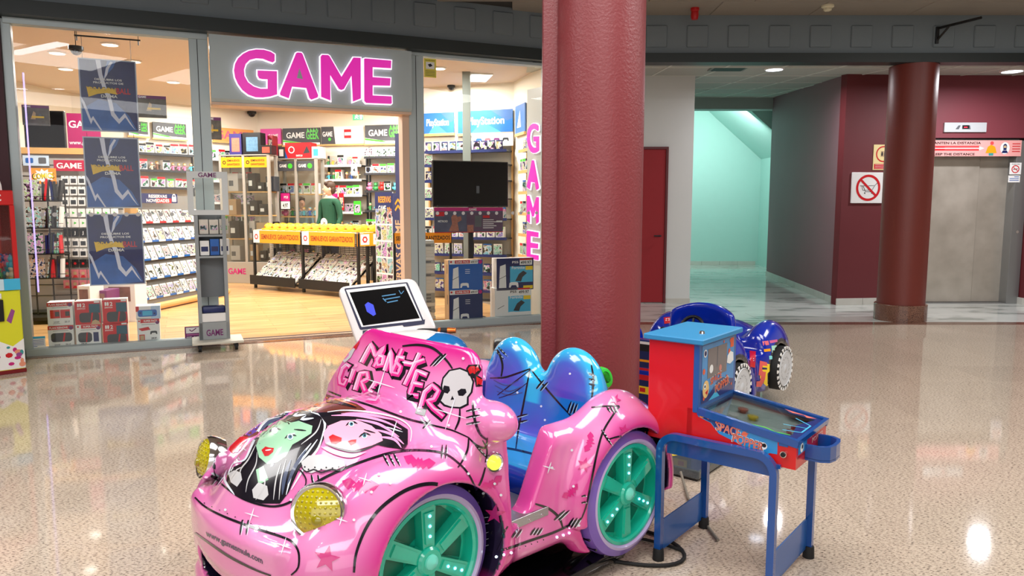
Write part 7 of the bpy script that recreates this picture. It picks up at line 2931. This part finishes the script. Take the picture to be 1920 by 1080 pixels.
# black pedestal and foot plate
pd = mat('pedestal_black', (10, 10, 12), .12, coat=.6)
q = MB()
q.rbox(-.06, .98, -.30, .415, .006, .062, .02, pd, seg=2)
q.build('foot_plate', car, smooth=40)
q = MB()
q.lathe([(.20, .062), (.17, .09), (.15, .14)], pd, Matrix.Translation((.42, 0, 0)), n=32)
q.rbox(.18, .72, -.2, .22, .10, .145, .02, pd, seg=2)
q.build('pedestal', car, smooth=40)
MB().box(.0, 1.2, -.29, .21, .10, .20, pd).build('under_tray', car)
for x, y in ((.02, -.24), (.9, -.24), (.02, .34), (.9, .34)):
    MB().cyl((x, y, 0), (x, y, .01), .03, rubber, 12).build('foot', car)

# ================================================================== RED AND BLUE CHILD PINBALL TABLE
PA = math.atan2(-.625, .78)
PM = Matrix.Translation((.62, 2.94, 0)) @ Matrix.Rotation(PA, 4, 'Z')
PINV = PM.inverted()
pin = thing('pinball_table', 'small red and blue SPACE POPPER pinball table on a blue tube stand', 'pinball table', PM)
pr = mat('cabinet_red', (204, 22, 26), .35, coat=.3)
pb = mat('cabinet_blue', (18, 86, 158), .35, coat=.4)
pbt = mat('tube_blue', (14, 74, 148), .25, coat=.7)
pbl = mat('lid_blue', (44, 134, 186), .45, var=.06)
art_b = mat('art_sky', (40, 140, 205), .3, coat=.5, var=.2, vs=16)
art_n = mat('art_night', (24, 40, 110), .3, coat=.5)
art_s = mat('art_salmon', (222, 120, 100), .3)
art_o = mat('art_orange', (232, 92, 44), .3)
D = .365
MB().rbox(-.075, .125, 0, D, .505, .915, .003, pr).build('backbox', pin)
MB().rbox(.1225, .147, -.003, D + .003, .64, .918, .003, pb).build('backbox_frame', pin)
MB().rbox(-.092, .168, -.02, D + .02, .915, .938, .004, pbl).build('lid', pin)
MB().lathe([(.0, .012), (.010, .010), (.012, .0)], chrome, Matrix.Translation((.10, .12, .938)), 16).build('lid_bolt', pin, smooth=40)
# playfield cabinet (tapered in height)
q = MB()
P8 = [(.10, .505), (.53, .495), (.53, .600), (.147, .655), (.10, .655)]
q.prism([(.10, .505), (.53, .495), (.53, .54), (.147, .598), (.10, .598)], -D + .012, -.012, pr, FR())
q.prism(P8, -.012, 0, pr, FR())
q.prism(P8, -D, -D + .012, pr, FR())
q.box(.522, .53, .012, D - .012, .53, .600, pr)
q.build('cabinet', pin)
# side print: blue sky wedge with lettering
q = MB()
f = FR(0, -.0004, 0)
q.flat([(.147, .655), (.147, .628), (.20, .612), (.235, .575), (.30, .556), (.37, .535), (.42, .532), (.435, .540), (.462, .541), (.462, .607)], art_b, f, .0003)
q.flat([(.155, .65), (.155, .63), (.205, .612), (.225, .59), (.3, .575), (.3, .63)], art_n, f, .0006)
q.build('side_panel_print', pin)
q = MB()
for dx, dd, m_ in ((.0, .0009, p_white), (.0, .0012, p_black), (0, .0016, art_s)):
    g_ = {0.0009: 1.22, .0012: 1.1, .0016: 1.0}[dd]
    q.text('SPACE', .270, .585 - (g_ - 1) * .012, .032 * g_, m_, f, dd, width=.094 * (1 + (g_ - 1) * .4), rot=-.12)
    q.text('POPPER', .348, .550 - (g_ - 1) * .012, .030 * g_, m_, f, dd, width=.118 * (1 + (g_ - 1) * .4), rot=-.12)
q.build('side_lettering', pin)
q = MB()
q.disc(.337, .593, .011, art_s, f, .001, 12)
q.line([(.322, .590), (.352, .598)], .003, art_o, f, .0014)
q.disc(.41, .562, .014, p_white, f, .001, 12)
q.disc(.413, .565, .008, p_black, f, .0014, 10)
q.disc(.225, .618, .006, art_s, f, .001, 10)
q.disc(.19, .63, .006, art_s, f, .001, 10)
q.disc(.163, .636, .011, p_orange, f, .001, 12)
q.build('planet_print', pin, kind='stuff')
MB().rbox(.466, .50, -.002, .0, .575, .61, .001, pb).build('corner_plate', pin)
MB().cyl((.487, .0, .548), (.487, -.012, .548), .012, chrome, 16).cyl((.487, -.012, .548), (.487, -.016, .548), .009, dark_metal, 16).build('flipper_button', pin)
# blue rails and glass over the sloped playfield
sl_ = math.atan2(.055, .383)
RMx = Matrix.Translation((.147, 0, .655)) @ Matrix.Rotation(sl_, 4, 'Y')
L_ = math.hypot(.383, .055)
MB().box(0, L_ + .008, -.006, .014, -.02, .008, pbt).build('rail', pin, RMx)
MB().box(0, L_ + .008, D - .014, D + .006, -.02, .008, pbt).build('rail', pin, RMx)
MB().box(L_ - .006, L_ + .008, .014, D - .014, -.012, .008, pbt).build('rail', pin, RMx)
q = MB().box(0, L_, .014, D - .014, -.032, -.028, mat('playfield', (206, 232, 220), .3, var=.4, vs=14))
f = RMx @ Matrix.Identity(4)
q.build('playfield', pin, RMx)
bu = MB()
for x, y, r_, m_ in ((.10, .12, .022, p_white), (.10, .22, .022, art_s), (.16, .17, .022, p_yellow)):
    MB().lathe([(r_ * .6, -.028), (r_ * .6, -.018), (r_, -.016), (r_, -.012), (0, -.008)], m_, Matrix.Translation((x, y, 0)), 16).build('bumper', pin, RMx, smooth=30)
for s in (-1, 1):
    MB().box(-.03, .01, -.006, .006, -.028, -.014, p_red).build('flipper', pin, RMx @ Matrix.Translation((.32, D / 2 + s * .05, 0)) @ Matrix.Rotation(s * (PI / 2 - .5), 4, 'Z'))
MB().box(0, L_, .014, D - .014, -.002, .001, cab_glass).build('glass', pin, RMx)
q = MB()
f = RMx
tq = Matrix.Identity(4)
q.flat([(L_ - .10, .03), (L_ - .01, .02), (L_ - .01, D - .02), (L_ - .16, D - .02), (L_ - .13, D - .06), (L_ - .03, D - .05), (L_ - .06, D * .5), (L_ - .035, .06)], art_n, f, .0016)
q.line([(L_ - .09, D * .72), (L_ - .02, D * .62), (L_ - .02, D * .32), (L_ - .08, D * .22)], .006, p_cyan, f, .002)
q.line([(L_ - .02, D * .5), (L_ - .10, D * .40)], .005, p_cyan, f, .002)
q.line([(L_ - .18, .03), (L_ - .13, .045), (L_ - .09, .03), (L_ - .04, .05)], .007, p_green, f, .002)
q.flat([(L_ - .16, D - .03), (L_ - .12, D - .05), (L_ - .08, D - .035), (L_ - .06, D - .055), (L_ - .03, D - .03)], art_s, f, .0022)
q.build('glass_print', pin)
# art on the backbox front (faces the player, +x)
FX = Matrix.Translation((.1474, 0, 0)) @ Matrix.Rotation(PI / 2, 4, 'Z') @ Matrix.Rotation(PI / 2, 4, 'X')     # 2D x -> +y, 2D y -> z
q = MB()
q.rect(.022, D - .022, .672, .905, art_b, FX, .0004)
q.flat([(.022, .672), (D - .022, .672), (D - .022, .72), (.2, .75), (.1, .70), (.022, .73)], art_n, FX, .0008)
q.flat([(.09, .672), (.2, .672), (.16, .70)], p_cyan, FX, .001)
q.build('backbox_print', pin)
MB().rect(.075, .265, .765, .885, mat('window_dull', (120, 112, 112), .15, var=.15, vs=10), FX, .0012).rect(.165, .171, .80, .885, p_grey, FX, .0016).build('backbox_window', pin)
q = MB()
q.disc(.11, .80, .018, p_white, FX, .0016, 14)
q.disc(.20, .79, .014, mat('ball_rose', (206, 130, 120), .3), FX, .0016, 14)
q.build('ball_print', pin, kind='stuff')
q = MB()
for dd, m_, g_ in ((.0016, p_white, 1.22), (.0019, p_black, 1.1), (.0022, art_o, 1.0)):
    q.text('SPACE', .16, .742 - (g_ - 1) * .012, .026 * g_, m_, FX, dd, width=.11 * (1 + (g_ - 1) * .3), rot=.12)
    q.text('POPPER', .225, .702 - (g_ - 1) * .012, .030 * g_, m_, FX, dd, width=.14 * (1 + (g_ - 1) * .3), rot=.12)
q.build('front_lettering', pin)
q = MB()
q.disc(.062, .725, .030, mat('blob_cream', (240, 196, 120), .4), FX, .0014, 16, ry=.036)
q.disc(.052, .738, .012, p_white, FX, .0018, 12)
q.disc(.052, .738, .006, p_black, FX, .0022, 10)
q.flat([(.055, .712), (.085, .722), (.075, .70)], p_red, FX, .0018)
q.disc(.05, .872, .016, p_white, FX, .0014, 14)
q.disc(.05, .872, .011, p_navy, FX, .0018, 12)
for x, z, r_ in ((.30, .89, .008), (.29, .845, .012), (.23, .895, .006), (.04, .80, .012), (.27, .742, .007), (.045, .69, .008), (.32, .70, .006)):
    q.disc(x, z, r_, art_o, FX, .0014, 10)
q.flat([(.265, .80), (.30, .79), (.335, .80), (.33, .835), (.30, .845), (.27, .83)], p_white, FX, .002)
q.rect(.30, .335, .86, .90, art_o, FX, .0012)
q.build('comet_print', pin, kind='stuff')
# player's end
FE = Matrix.Translation((.5304, 0, 0)) @ Matrix.Rotation(PI / 2, 4, 'Z') @ Matrix.Rotation(PI / 2, 4, 'X')
q = MB().rect(.02, .12, .545, .59, art_b, FE, .0005)
q.disc(.06, .565, .018, p_white, FE, .001, 12)
q.disc(.064, .568, .009, p_black, FE, .0014, 10)
q.text('SPACE', .21, .578, .018, p_white, FE, .001, width=.12)
q.text('SPACE', .21, .578, .016, art_s, FE, .0014, width=.115)
q.text('POPPER', .25, .553, .018, p_white, FE, .001, width=.14)
q.text('POPPER', .25, .553, .016, art_s, FE, .0014, width=.135)
q.build('end_print', pin)
# scoop tray
pts = [(.0, .10), (.055, .10), (.085, .12), (.095, .16), (.095, .21), (.085, .25), (.055, .27), (0, .27)]
q = MB()
pin_ = [(x * .85, .185 + (y - .185) * .88) for x, y in pts]
for i in range(len(pts) - 1):
    a, b, c_, d_ = pts[i], pts[i + 1], pin_[i + 1], pin_[i]
    q.prism([a, b, c_, d_][::-1], .515, .568, pbt)
q.prism(pts, .508, .518, pbt)
q.build('scoop_tray', pin, Matrix.Translation((.531, 0, 0)))
# tube stand
def hoop(y, x0, x1):
    r, H = .07, .535
    P = [(x0, y, .03)] + [(x0, y, H - r)]
    P += [(x0 + r - r * math.cos(a * PI / 16), y, H - r + r * math.sin(a * PI / 16)) for a in range(1, 9)]
    P += [(x1 - r + r * math.sin(a * PI / 16), y, H - r + r * math.cos(a * PI / 16)) for a in range(0, 8)]
    P += [(x1, y, H - r), (x1, y, .03)]
    return P


for y, x0, x1 in ((-.024, .0, .462), (D + .022, .015, .478)):
    MB().tube(hoop(y, x0, x1), .0195, pbt, 4).build('tube_frame', pin, smooth=20)
    for x in (x0, x1):
        MB().lathe([(.024, 0), (.022, .045), (.02, .05)], rubber, Matrix.Translation((x, y, 0)), 12).build('foot_cap', pin, smooth=30)
MB().box(.02, .445, -.008, -.004, .455, .515, pbt).build('side_rail', pin)
MB().box(.02, .455, D + .004, D + .008, .455, .515, pbt).build('side_rail', pin)
for x in (.008, .468):
    MB().box(x - .003, x + .003, -.01, D + .01, .045, .17, pb).box(x - .012, x + .003, -.01, D + .01, .04, .048, pb).build('end_panel', pin)
    MB().box(x - .01, x + .01, -.01, D + .01, .49, .505, pbt).build('cross_bar', pin)

# ================================================================== BLUE RACING KIDDIE RIDE BEHIND IT
BA = math.atan2(.78, .625)
BMx = Matrix.Translation((1.45, 4.70, 0)) @ Matrix.Rotation(BA, 4, 'Z')
BINV = BMx.inverted()
bc = thing('kiddie_ride_car', 'glossy deep blue racing kiddie ride with white-walled wheels behind the pinball table', 'kiddie ride', BMx)


def blue_sdf(X, Y, Z):
    A = np.abs(Y - .47)
    d = rbx(X, A, Z, (.33, 0, .33), (.72, .40, .17), .10)
    d = smin(d, ell(X, A, Z, (.02, .37, .33), (.34, .135, .30)), .05)
    d = smin(d, ell(X, A, Z, (.78, .38, .34), (.36, .135, .285)), .05)
    d = smin(d, ell(X, A, Z, (.86, 0, .36), (.36, .34, .24)), .07)
    # windscreen arch and cockpit rim
    yz = np.sqrt((A / .45) ** 2 + (np.maximum(Z - .30, 0) / .45) ** 2)
    ar = smax((yz - 1) * .40, np.abs(X - .62 + A * A * 1.3 + (Z - .4) * .20) - .045, .03)
    d = smin(d, ar, .05)
    # low tail behind the seat
    d = smin(d, rbx(X, A, Z, (-.30, 0, .46), (.07, .36, .13), .05), .06)
    cav = smax(smax(np.abs(X - .17) - .30, A - .30, .05), .22 - Z, .03)
    side = smax(smax(np.abs(X - .36) - .13 - (Z - .3) * .2, .43 - Z, .03), .25 - A, .03)
    d = smax(d, -np.maximum(cav, Z - 1), .02)
    d = smax(d, -np.maximum(side, Z - 1), .03)
    for cx_, cz in ((.0, .29), (.76, .29)):
        r = np.sqrt((X - cx_) ** 2 + (Z - cz) ** 2) - .175
        d = smax(d, -np.maximum(r, .33 - A), .012)
    return smax(d, .13 - Z, .02)


P, Q = nets(blue_sdf, (-.50, -.14, .10), (1.30, 1.08, .96), .011)
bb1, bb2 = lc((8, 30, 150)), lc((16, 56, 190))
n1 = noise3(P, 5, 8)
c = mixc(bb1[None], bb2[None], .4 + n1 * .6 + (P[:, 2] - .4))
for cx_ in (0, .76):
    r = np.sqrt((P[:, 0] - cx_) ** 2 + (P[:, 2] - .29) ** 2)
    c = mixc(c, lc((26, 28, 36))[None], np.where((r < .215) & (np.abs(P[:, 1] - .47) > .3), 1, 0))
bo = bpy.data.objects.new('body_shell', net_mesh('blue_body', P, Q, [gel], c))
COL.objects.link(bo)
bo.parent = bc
bb = Art(bvh_of(P, Q, BMx), BINV)
c5 = lambda L: [(1195 + x / 5.4, 565 + y / 5.4) for x, y in L]
bb.fill(c5([(1265, 405), (1325, 398), (1335, 440), (1275, 450)]), mat('sticker_coral', (226, 110, 120), .3), 4)
bb.fill(c5([(1335, 398), (1415, 385), (1418, 410), (1345, 425)]), mat('sticker_rose', (214, 100, 150), .3), 4)
bb.fill(c5([(1280, 485), (1345, 478), (1350, 505), (1285, 512)]), p_orange, 4)
bb.fill(c5([(1357, 450), (1430, 442), (1433, 512), (1362, 522)]), mat('sticker_mint', (170, 222, 200), .3), 4)
bb.fill(c5([(1332, 552), (1420, 543), (1420, 580), (1335, 588)]), mat('sticker_aqua', (130, 220, 224), .3), 4)
bb.fill(c5([(1138, 500), (1200, 508), (1190, 670), (1138, 668)]), p_red, 4)
bb.fill(c5([(1240, 610), (1345, 640), (1380, 720), (1350, 800), (1310, 860), (1275, 830), (1285, 800), (1240, 780)]), p_yellow, 4)
bb.fill(c5([(1240, 600), (1310, 618), (1315, 655), (1268, 650), (1262, 700), (1300, 715), (1290, 790), (1250, 865), (1200, 862), (1205, 810), (1240, 805), (1252, 755), (1225, 745)]), mat('number_coral', (224, 96, 90), .3), 4)
bb.fill(c5([(1262, 668), (1310, 672), (1312, 690), (1262, 690)]), p_navy, 4)
bb.stroke(c5([(1372, 465), (1420, 460)]), p_green, 2, 2)
bb.stroke(c5([(1372, 500), (1420, 494)]), p_green, 2, 2)
bb.fill(c5([(268, 165), (330, 158), (330, 222), (272, 230)]), p_red, 4)
bb.stroke(c5([(285, 180), (325, 175)]), p_white, 1.5, 1.5)
bb.stroke(c5([(285, 195), (325, 190)]), p_white, 1.5, 1.5)
bb.lettering('c', (1195 + 1148 / 5.4, 565 + 600 / 5.4), (1, .06), (0, -1), 8, p_white, width=6)
bb.build('stickers', bo)['kind'] = 'stuff'
# tail bands with lettering (seen between column and pinball)
FT = Matrix.Translation((-.372, 0, 0)) @ Matrix.Rotation(-PI / 2, 4, 'Z') @ Matrix.Rotation(PI / 2, 4, 'X')     # 2D x -> -y
q = MB().rbox(-.395, -.365, .12, .82, .16, .60, .008, p_navy)
FT = Matrix.Translation((-.3955, 0, 0)) @ Matrix.Rotation(-PI / 2, 4, 'Z') @ Matrix.Rotation(PI / 2, 4, 'X')
q.rect(-.80, -.14, .53, .575, p_black, FT, .001)
q.rect(-.80, -.14, .575, .592, p_white, FT, .001)
q.rect(-.80, -.14, .46, .475, p_orange, FT, .001)
q.text('IST-', -.26, .485, .04, p_orange, FT, .002, width=.16)
q.rect(-.80, -.14, .25, .30, p_yellow, FT, .001)
for k in range(9):
    q.rect(-.76 + k * .07, -.72 + k * .07, .262, .29, p_red, FT, .002)
q.flat([(-.7, .42), (-.2, .42), (-.35, .34), (-.55, .34)], p_red, FT, .001)
q.build('tail_panel', bc)
ww = mat('wheel_pale_grey', (196, 200, 204), .35)
for x, y, sgn_ in ((0, -.04, 1), (.76, -.06, 1), (0, .98, -1), (.76, 1.0, -1)):
    M = Matrix.Translation((x, y, .29)) @ Matrix.Rotation(PI / 2 * sgn_, 4, 'X')
    o = MB().lathe([(.08, -.11), (.15, -.11), (.160, -.09), (.160, -.01), (.152, .004), (.132, .006)], rubber, n=40, cap=False).build('wheel', bc, M, smooth=35)
    MB().lathe([(.132, .005), (.126, .010), (.118, .004), (.04, .000), (.03, .008), (0, .010)], ww, n=40).build('rim', o, smooth=35)
    tm = MB()
    for k in range(22):
        a = 2 * PI * k / 22
        tm.prism([(.137, -.008), (.1605, -.012), (.1605, .012), (.137, .008)], .0, .0065, p_white, Matrix.Rotation(a, 4, 'Z'))
    tm.build('whitewall_teeth', o, kind='stuff')
    q = MB()
    for k in range(16):
        a = 2 * PI * k / 16
        q.line([(.07 * math.cos(a), .07 * math.sin(a)), (.085 * math.cos(a + .15), .085 * math.sin(a + .15)), (.08 * math.cos(a + .25), .08 * math.sin(a + .25))], .004, p_grey, None, .0052)
    q.build('rim_marks', o, kind='stuff')
# steering wheel, dash, seat, white grab ring
SWM = Matrix.Translation((.40, .50, .575)) @ Matrix.Rotation(-1.15, 4, 'Y')
t = [(.085 * math.cos(2 * PI * k / 28), .085 * math.sin(2 * PI * k / 28), 0) for k in range(29)]
MB().tube(t, .013, black, 10).build('steering_wheel', bc, SWM, smooth=50)
MB().lathe([(.028, -.02), (.028, .008), (.015, .014), (0, .014)], black, n=20).box(-.08, .08, -.008, .008, -.004, .004, black).box(-.08, 0, -.008, .008, -.004, .004, black).build('steering_hub', bc, SWM, smooth=30)
MB().rbox(.44, .49, .20, .78, .50, .545, .008, black).build('dashboard', bc)
for k in range(4):
    MB().ball((.44, .24 + k * .06, .55), .009, chrome, 8, 6).build('dash_button', bc)
MB().rbox(-.20, .18, .20, .76, .14, .34, .04, mat('seat_dark_blue', (14, 30, 110), .35), seg=2).build('seat', bc, smooth=40)
t = [(.02 + .12 * math.cos(PI * k / 14), .22, .50 + .11 * math.sin(PI * k / 14)) for k in range(15)]
MB().tube(t, .010, p_white, 8).build('grab_ring', bc, smooth=50)
MB().rbox(.0, .75, .1, .84, .02, .14, .02, pd).build('chassis', bc)
sl = mat('slab_dark_speckle', (70, 80, 84), .25, coat=.5, var=.5, vs=160)
stp = thing('ride_platform', 'dark speckled platform with a yellow notice under the pinball table', 'platform', BMx)
MB().rbox(-1.01, -.45, -.216, .10, .012, .062, .006, sl).box(-1.0, -.46, -.2, .09, 0, .012, black).build('slab', stp)
q = MB().rect(0, .13, 0, .075, p_yellow, Matrix.Identity(4), 0)
for k in range(4):
    q.line([(.012, .014 + k * .015), (.118, .014 + k * .015)], .004, p_grey, None, .0005)
q.build('yellow_notice', stp, Matrix.Translation((-.90, .02, .0625)) @ Matrix.Rotation(-.55, 4, 'Z'))
MB().disc(0, 0, .03, p_white).disc(0, 0, .02, p_red, None, .0004).build('round_sticker', stp, Matrix.Translation((-.78, .07, .0625)))
# grey cable to the floor
g0 = on_floor(1276, 902)
tag(MB().tube([(g0.x, g0.y, .05), (g0.x + .0, g0.y - .08, .012), (g0.x - .02, g0.y - .25, .009), (g0.x - .015, g0.y - .5, .009), (g0.x + .0, g0.y - .72, .009)], .007, mat('cable_grey', (130, 124, 112), .6), 8).build('power_cable', smooth=60),
    'grey power cable running over the floor from the speckled platform', 'cable')
kk2 = []
for k in range(26):
    a = k / 25
    kk2.append((.50 + .22 * math.sin(a * 5.2), 3.12 - .35 * a + .10 * math.cos(a * 7), .009))
tag(MB().tube(kk2, .008, rubber, 8).build('power_cable', smooth=60), 'black power cable curling on the floor behind the near rear wheel', 'cable')
kk2 = [(.30 + .42 * k / 12, 2.98 + .12 * math.sin(k / 12 * PI), .0095) for k in range(13)]
tag(MB().tube(kk2, .007, rubber, 8).build('power_cable', smooth=60), 'thin black cable passing under the pink ride towards the pinball legs', 'cable')

# ================================================================== WHITE SCREEN RIDE BEHIND THE PINK CAR
nV = Vector((.16, -.90, .40)).normalized()
exV = Vector((0, 0, 1)).cross(nV).normalized()
eyV = nV.cross(exV)
CV = Vector((-.70, 3.92, .93))
WM = Matrix(((exV.x, eyV.x, nV.x, CV.x), (exV.y, eyV.y, nV.y, CV.y), (exV.z, eyV.z, nV.z, CV.z), (0, 0, 0, 1)))
WI = WM.inverted()


def wp_(x, y, off=0):
    d = ray(x, y)
    P0 = CV + nV * off
    k = (P0 - Vector((0, 0, EYE))).dot(nV) / d.dot(nV)
    l = WI @ (Vector((0, 0, EYE)) + d * k)
    return l.x, l.y


def rounded(P, r, n=5):
    out = []
    m = len(P)
    for i in range(m):
        a, b, c_ = Vector(P[i - 1]), Vector(P[i]), Vector(P[(i + 1) % m])
        u, v = (a - b).normalized(), (c_ - b).normalized()
        p0, p1 = b + u * r, b + v * r
        for k in range(n + 1):
            t = k / n
            out.append(tuple(p0 * (1 - t) ** 2 + b * 2 * t * (1 - t) + p1 * t * t))
    return out


wr = thing('arcade_ride', 'white and blue ride with a tilted dark screen and orange grip, behind the pink car', 'kiddie ride', Matrix.Translation((CV.x, CV.y, 0)))
WL = Matrix.Translation((-CV.x, -CV.y, 0)) @ WM
wm_ = mat('ride_white', (232, 228, 226), .25, coat=.6)
q = MB()
O1 = [wp_(*p) for p in ((672, 655), (824, 622), (779, 518), (630, 536))]
R0 = rounded(O1, .055)
rings = []
for off, g_ in ((-.15, -.03), (-.13, -.005), (-.03, .0), (-.008, -.006), (.0, -.018)):
    rings.append((off, grow(R0, g_)))
V, F = [], []
n_ = len(R0)
for off, r_ in rings:
    V += [(x, y, off) for x, y in r_]
for i in range(len(rings) - 1):
    for k in range(n_):
        F.append((i * n_ + k, i * n_ + (k + 1) % n_, (i + 1) * n_ + (k + 1) % n_, (i + 1) * n_ + k))
F.append(tuple(range(n_))[::-1])
F.append(tuple((len(rings) - 1) * n_ + k for k in range(n_)))
q.add(V, F, wm_)
q.build('screen_housing', wr, WL, smooth=40)
q = MB().flat(rounded([wp_(*p) for p in ((675, 619), (796, 605), (764, 529), (645, 541))], .008, 3), mat('bezel_navy', (20, 24, 60), .3), None, .002)
q.flat([wp_(*p) for p in ((680, 620), (705, 616), (716, 622), (725, 629), (680, 636))], MATS['bezel_navy'], None, .002)
q.flat([wp_(*p) for p in ((753, 607), (797, 599), (796, 608), (768, 612), (757, 613))], MATS['bezel_navy'], None, .0025)
q.build('bezel', wr, WL)
MB().flat([wp_(*p) for p in ((678, 613.5), (791, 601), (761, 532), (649, 544))], p_white, None, .004).build('inner_frame', wr, WL)
q = MB().flat([wp_(*p) for p in ((681, 611), (787, 597), (759, 537), (655.5, 549))], scr, None, .006)
q.build('screen', wr, WL)
sb_ = mat('screen_glow_blue', (30, 50, 190), .4, emit=.5, ecol=(30, 50, 200))
sc2 = mat('screen_glow_cyan', (40, 110, 150), .4, emit=.25, ecol=(40, 120, 170))
q = MB().flat([wp_(*p) for p in ((688, 585), (700, 593), (705, 590), (700, 572), (690, 567), (684, 572))], sb_, None, .0068)
for x0, y0, x1, y1 in ((716, 556, 742, 552), (722, 562, 750, 557), (726, 568, 746, 564), (718, 560, 724, 566)):
    q.line([wp_(x0, y0), wp_(x1, y1)], .006, sc2, None, .0068)
q.line([wp_(748, 545), wp_(752, 552), wp_(757, 546)], .004, sc2, None, .0068)
q.build('screen_graphics', wr, WL, kind='stuff')
# dashboard hump, blue tank, grip, column, base
def w_sdf(X, Y, Z):
    d = rbx(X, Y, Z, (.12, -.05, .72), (.19, .13, .075), .06)
    d = smin(d, rbx(X - (Z - .3) * .1, Y, Z, (-.02, .02, .42), (.12, .10, .30), .07), .08)
    d = smin(d, ell(X, Y, Z, (.20, -.10, .775), (.15, .07, .035)), .02)
    return d


P, Q = nets(w_sdf, (-.28, -.26, .06), (.42, .18, .88), .012)
hm = net_mesh('front_body', P, Q, [wm_])
o = bpy.data.objects.new('front_body', hm)
COL.objects.link(o)
o.parent = wr
tb_ = mat('tank_blue', (16, 110, 178), .2, coat=.8)


def tank(X, Y, Z):
    return smin(ell(X, Y, Z, (.30, -.10, .70), (.17, .11, .10)), rbx(X, Y, Z, (.50, -.02, .57), (.20, .10, .06), .05), .06)


P, Q = nets(tank, (.08, -.28, .52), (.76, .14, .86), .012)
o = bpy.data.objects.new('tank', net_mesh('tank', P, Q, [tb_]))
COL.objects.link(o)
o.parent = wr
a_ = at(783, 633, 3.80)
MB().disc(0, 0, .016, MATS['blob_cream'], None, 0, 12).disc(0, 0, .010, p_white, None, .0004, 10).disc(-.02, 0, .008, art_s, None, .0002, 8).build('tank_badge', wr, Matrix.Translation((a_.x - CV.x, a_.y - CV.y, a_.z)) @ Matrix.Rotation(1.0, 4, 'X'))
a_ = at(822, 620, 3.90)
gx, gy, gz = a_.x - CV.x, a_.y - CV.y, a_.z
og = mat('grip_orange', (222, 112, 40), .2, .6)
MB().cyl((gx, gy, gz), (gx + .014, gy - .002, gz), .017, og, 16).cyl((gx + .014, gy - .002, gz), (gx + .05, gy - .006, gz + .001), .016, rubber, 16).cyl((gx + .05, gy - .006, gz + .001), (gx + .094, gy - .01, gz + .002), .018, og, 16, .014).cyl((gx - .2, gy + .01, gz), (gx, gy, gz), .012, rubber, 12).build('hand_grip', wr, smooth=40)
MB().rbox(.60, .74, -.08, .06, .63, .745, .02, black, seg=2).build('saddle', wr, smooth=40)
MB().rbox(-.22, .72, -.16, .20, .0, .07, .012, pd).build('base_box', wr)
MB().rbox(.38, .58, -.08, .08, .07, .62, .02, tb_).build('seat_post', wr)
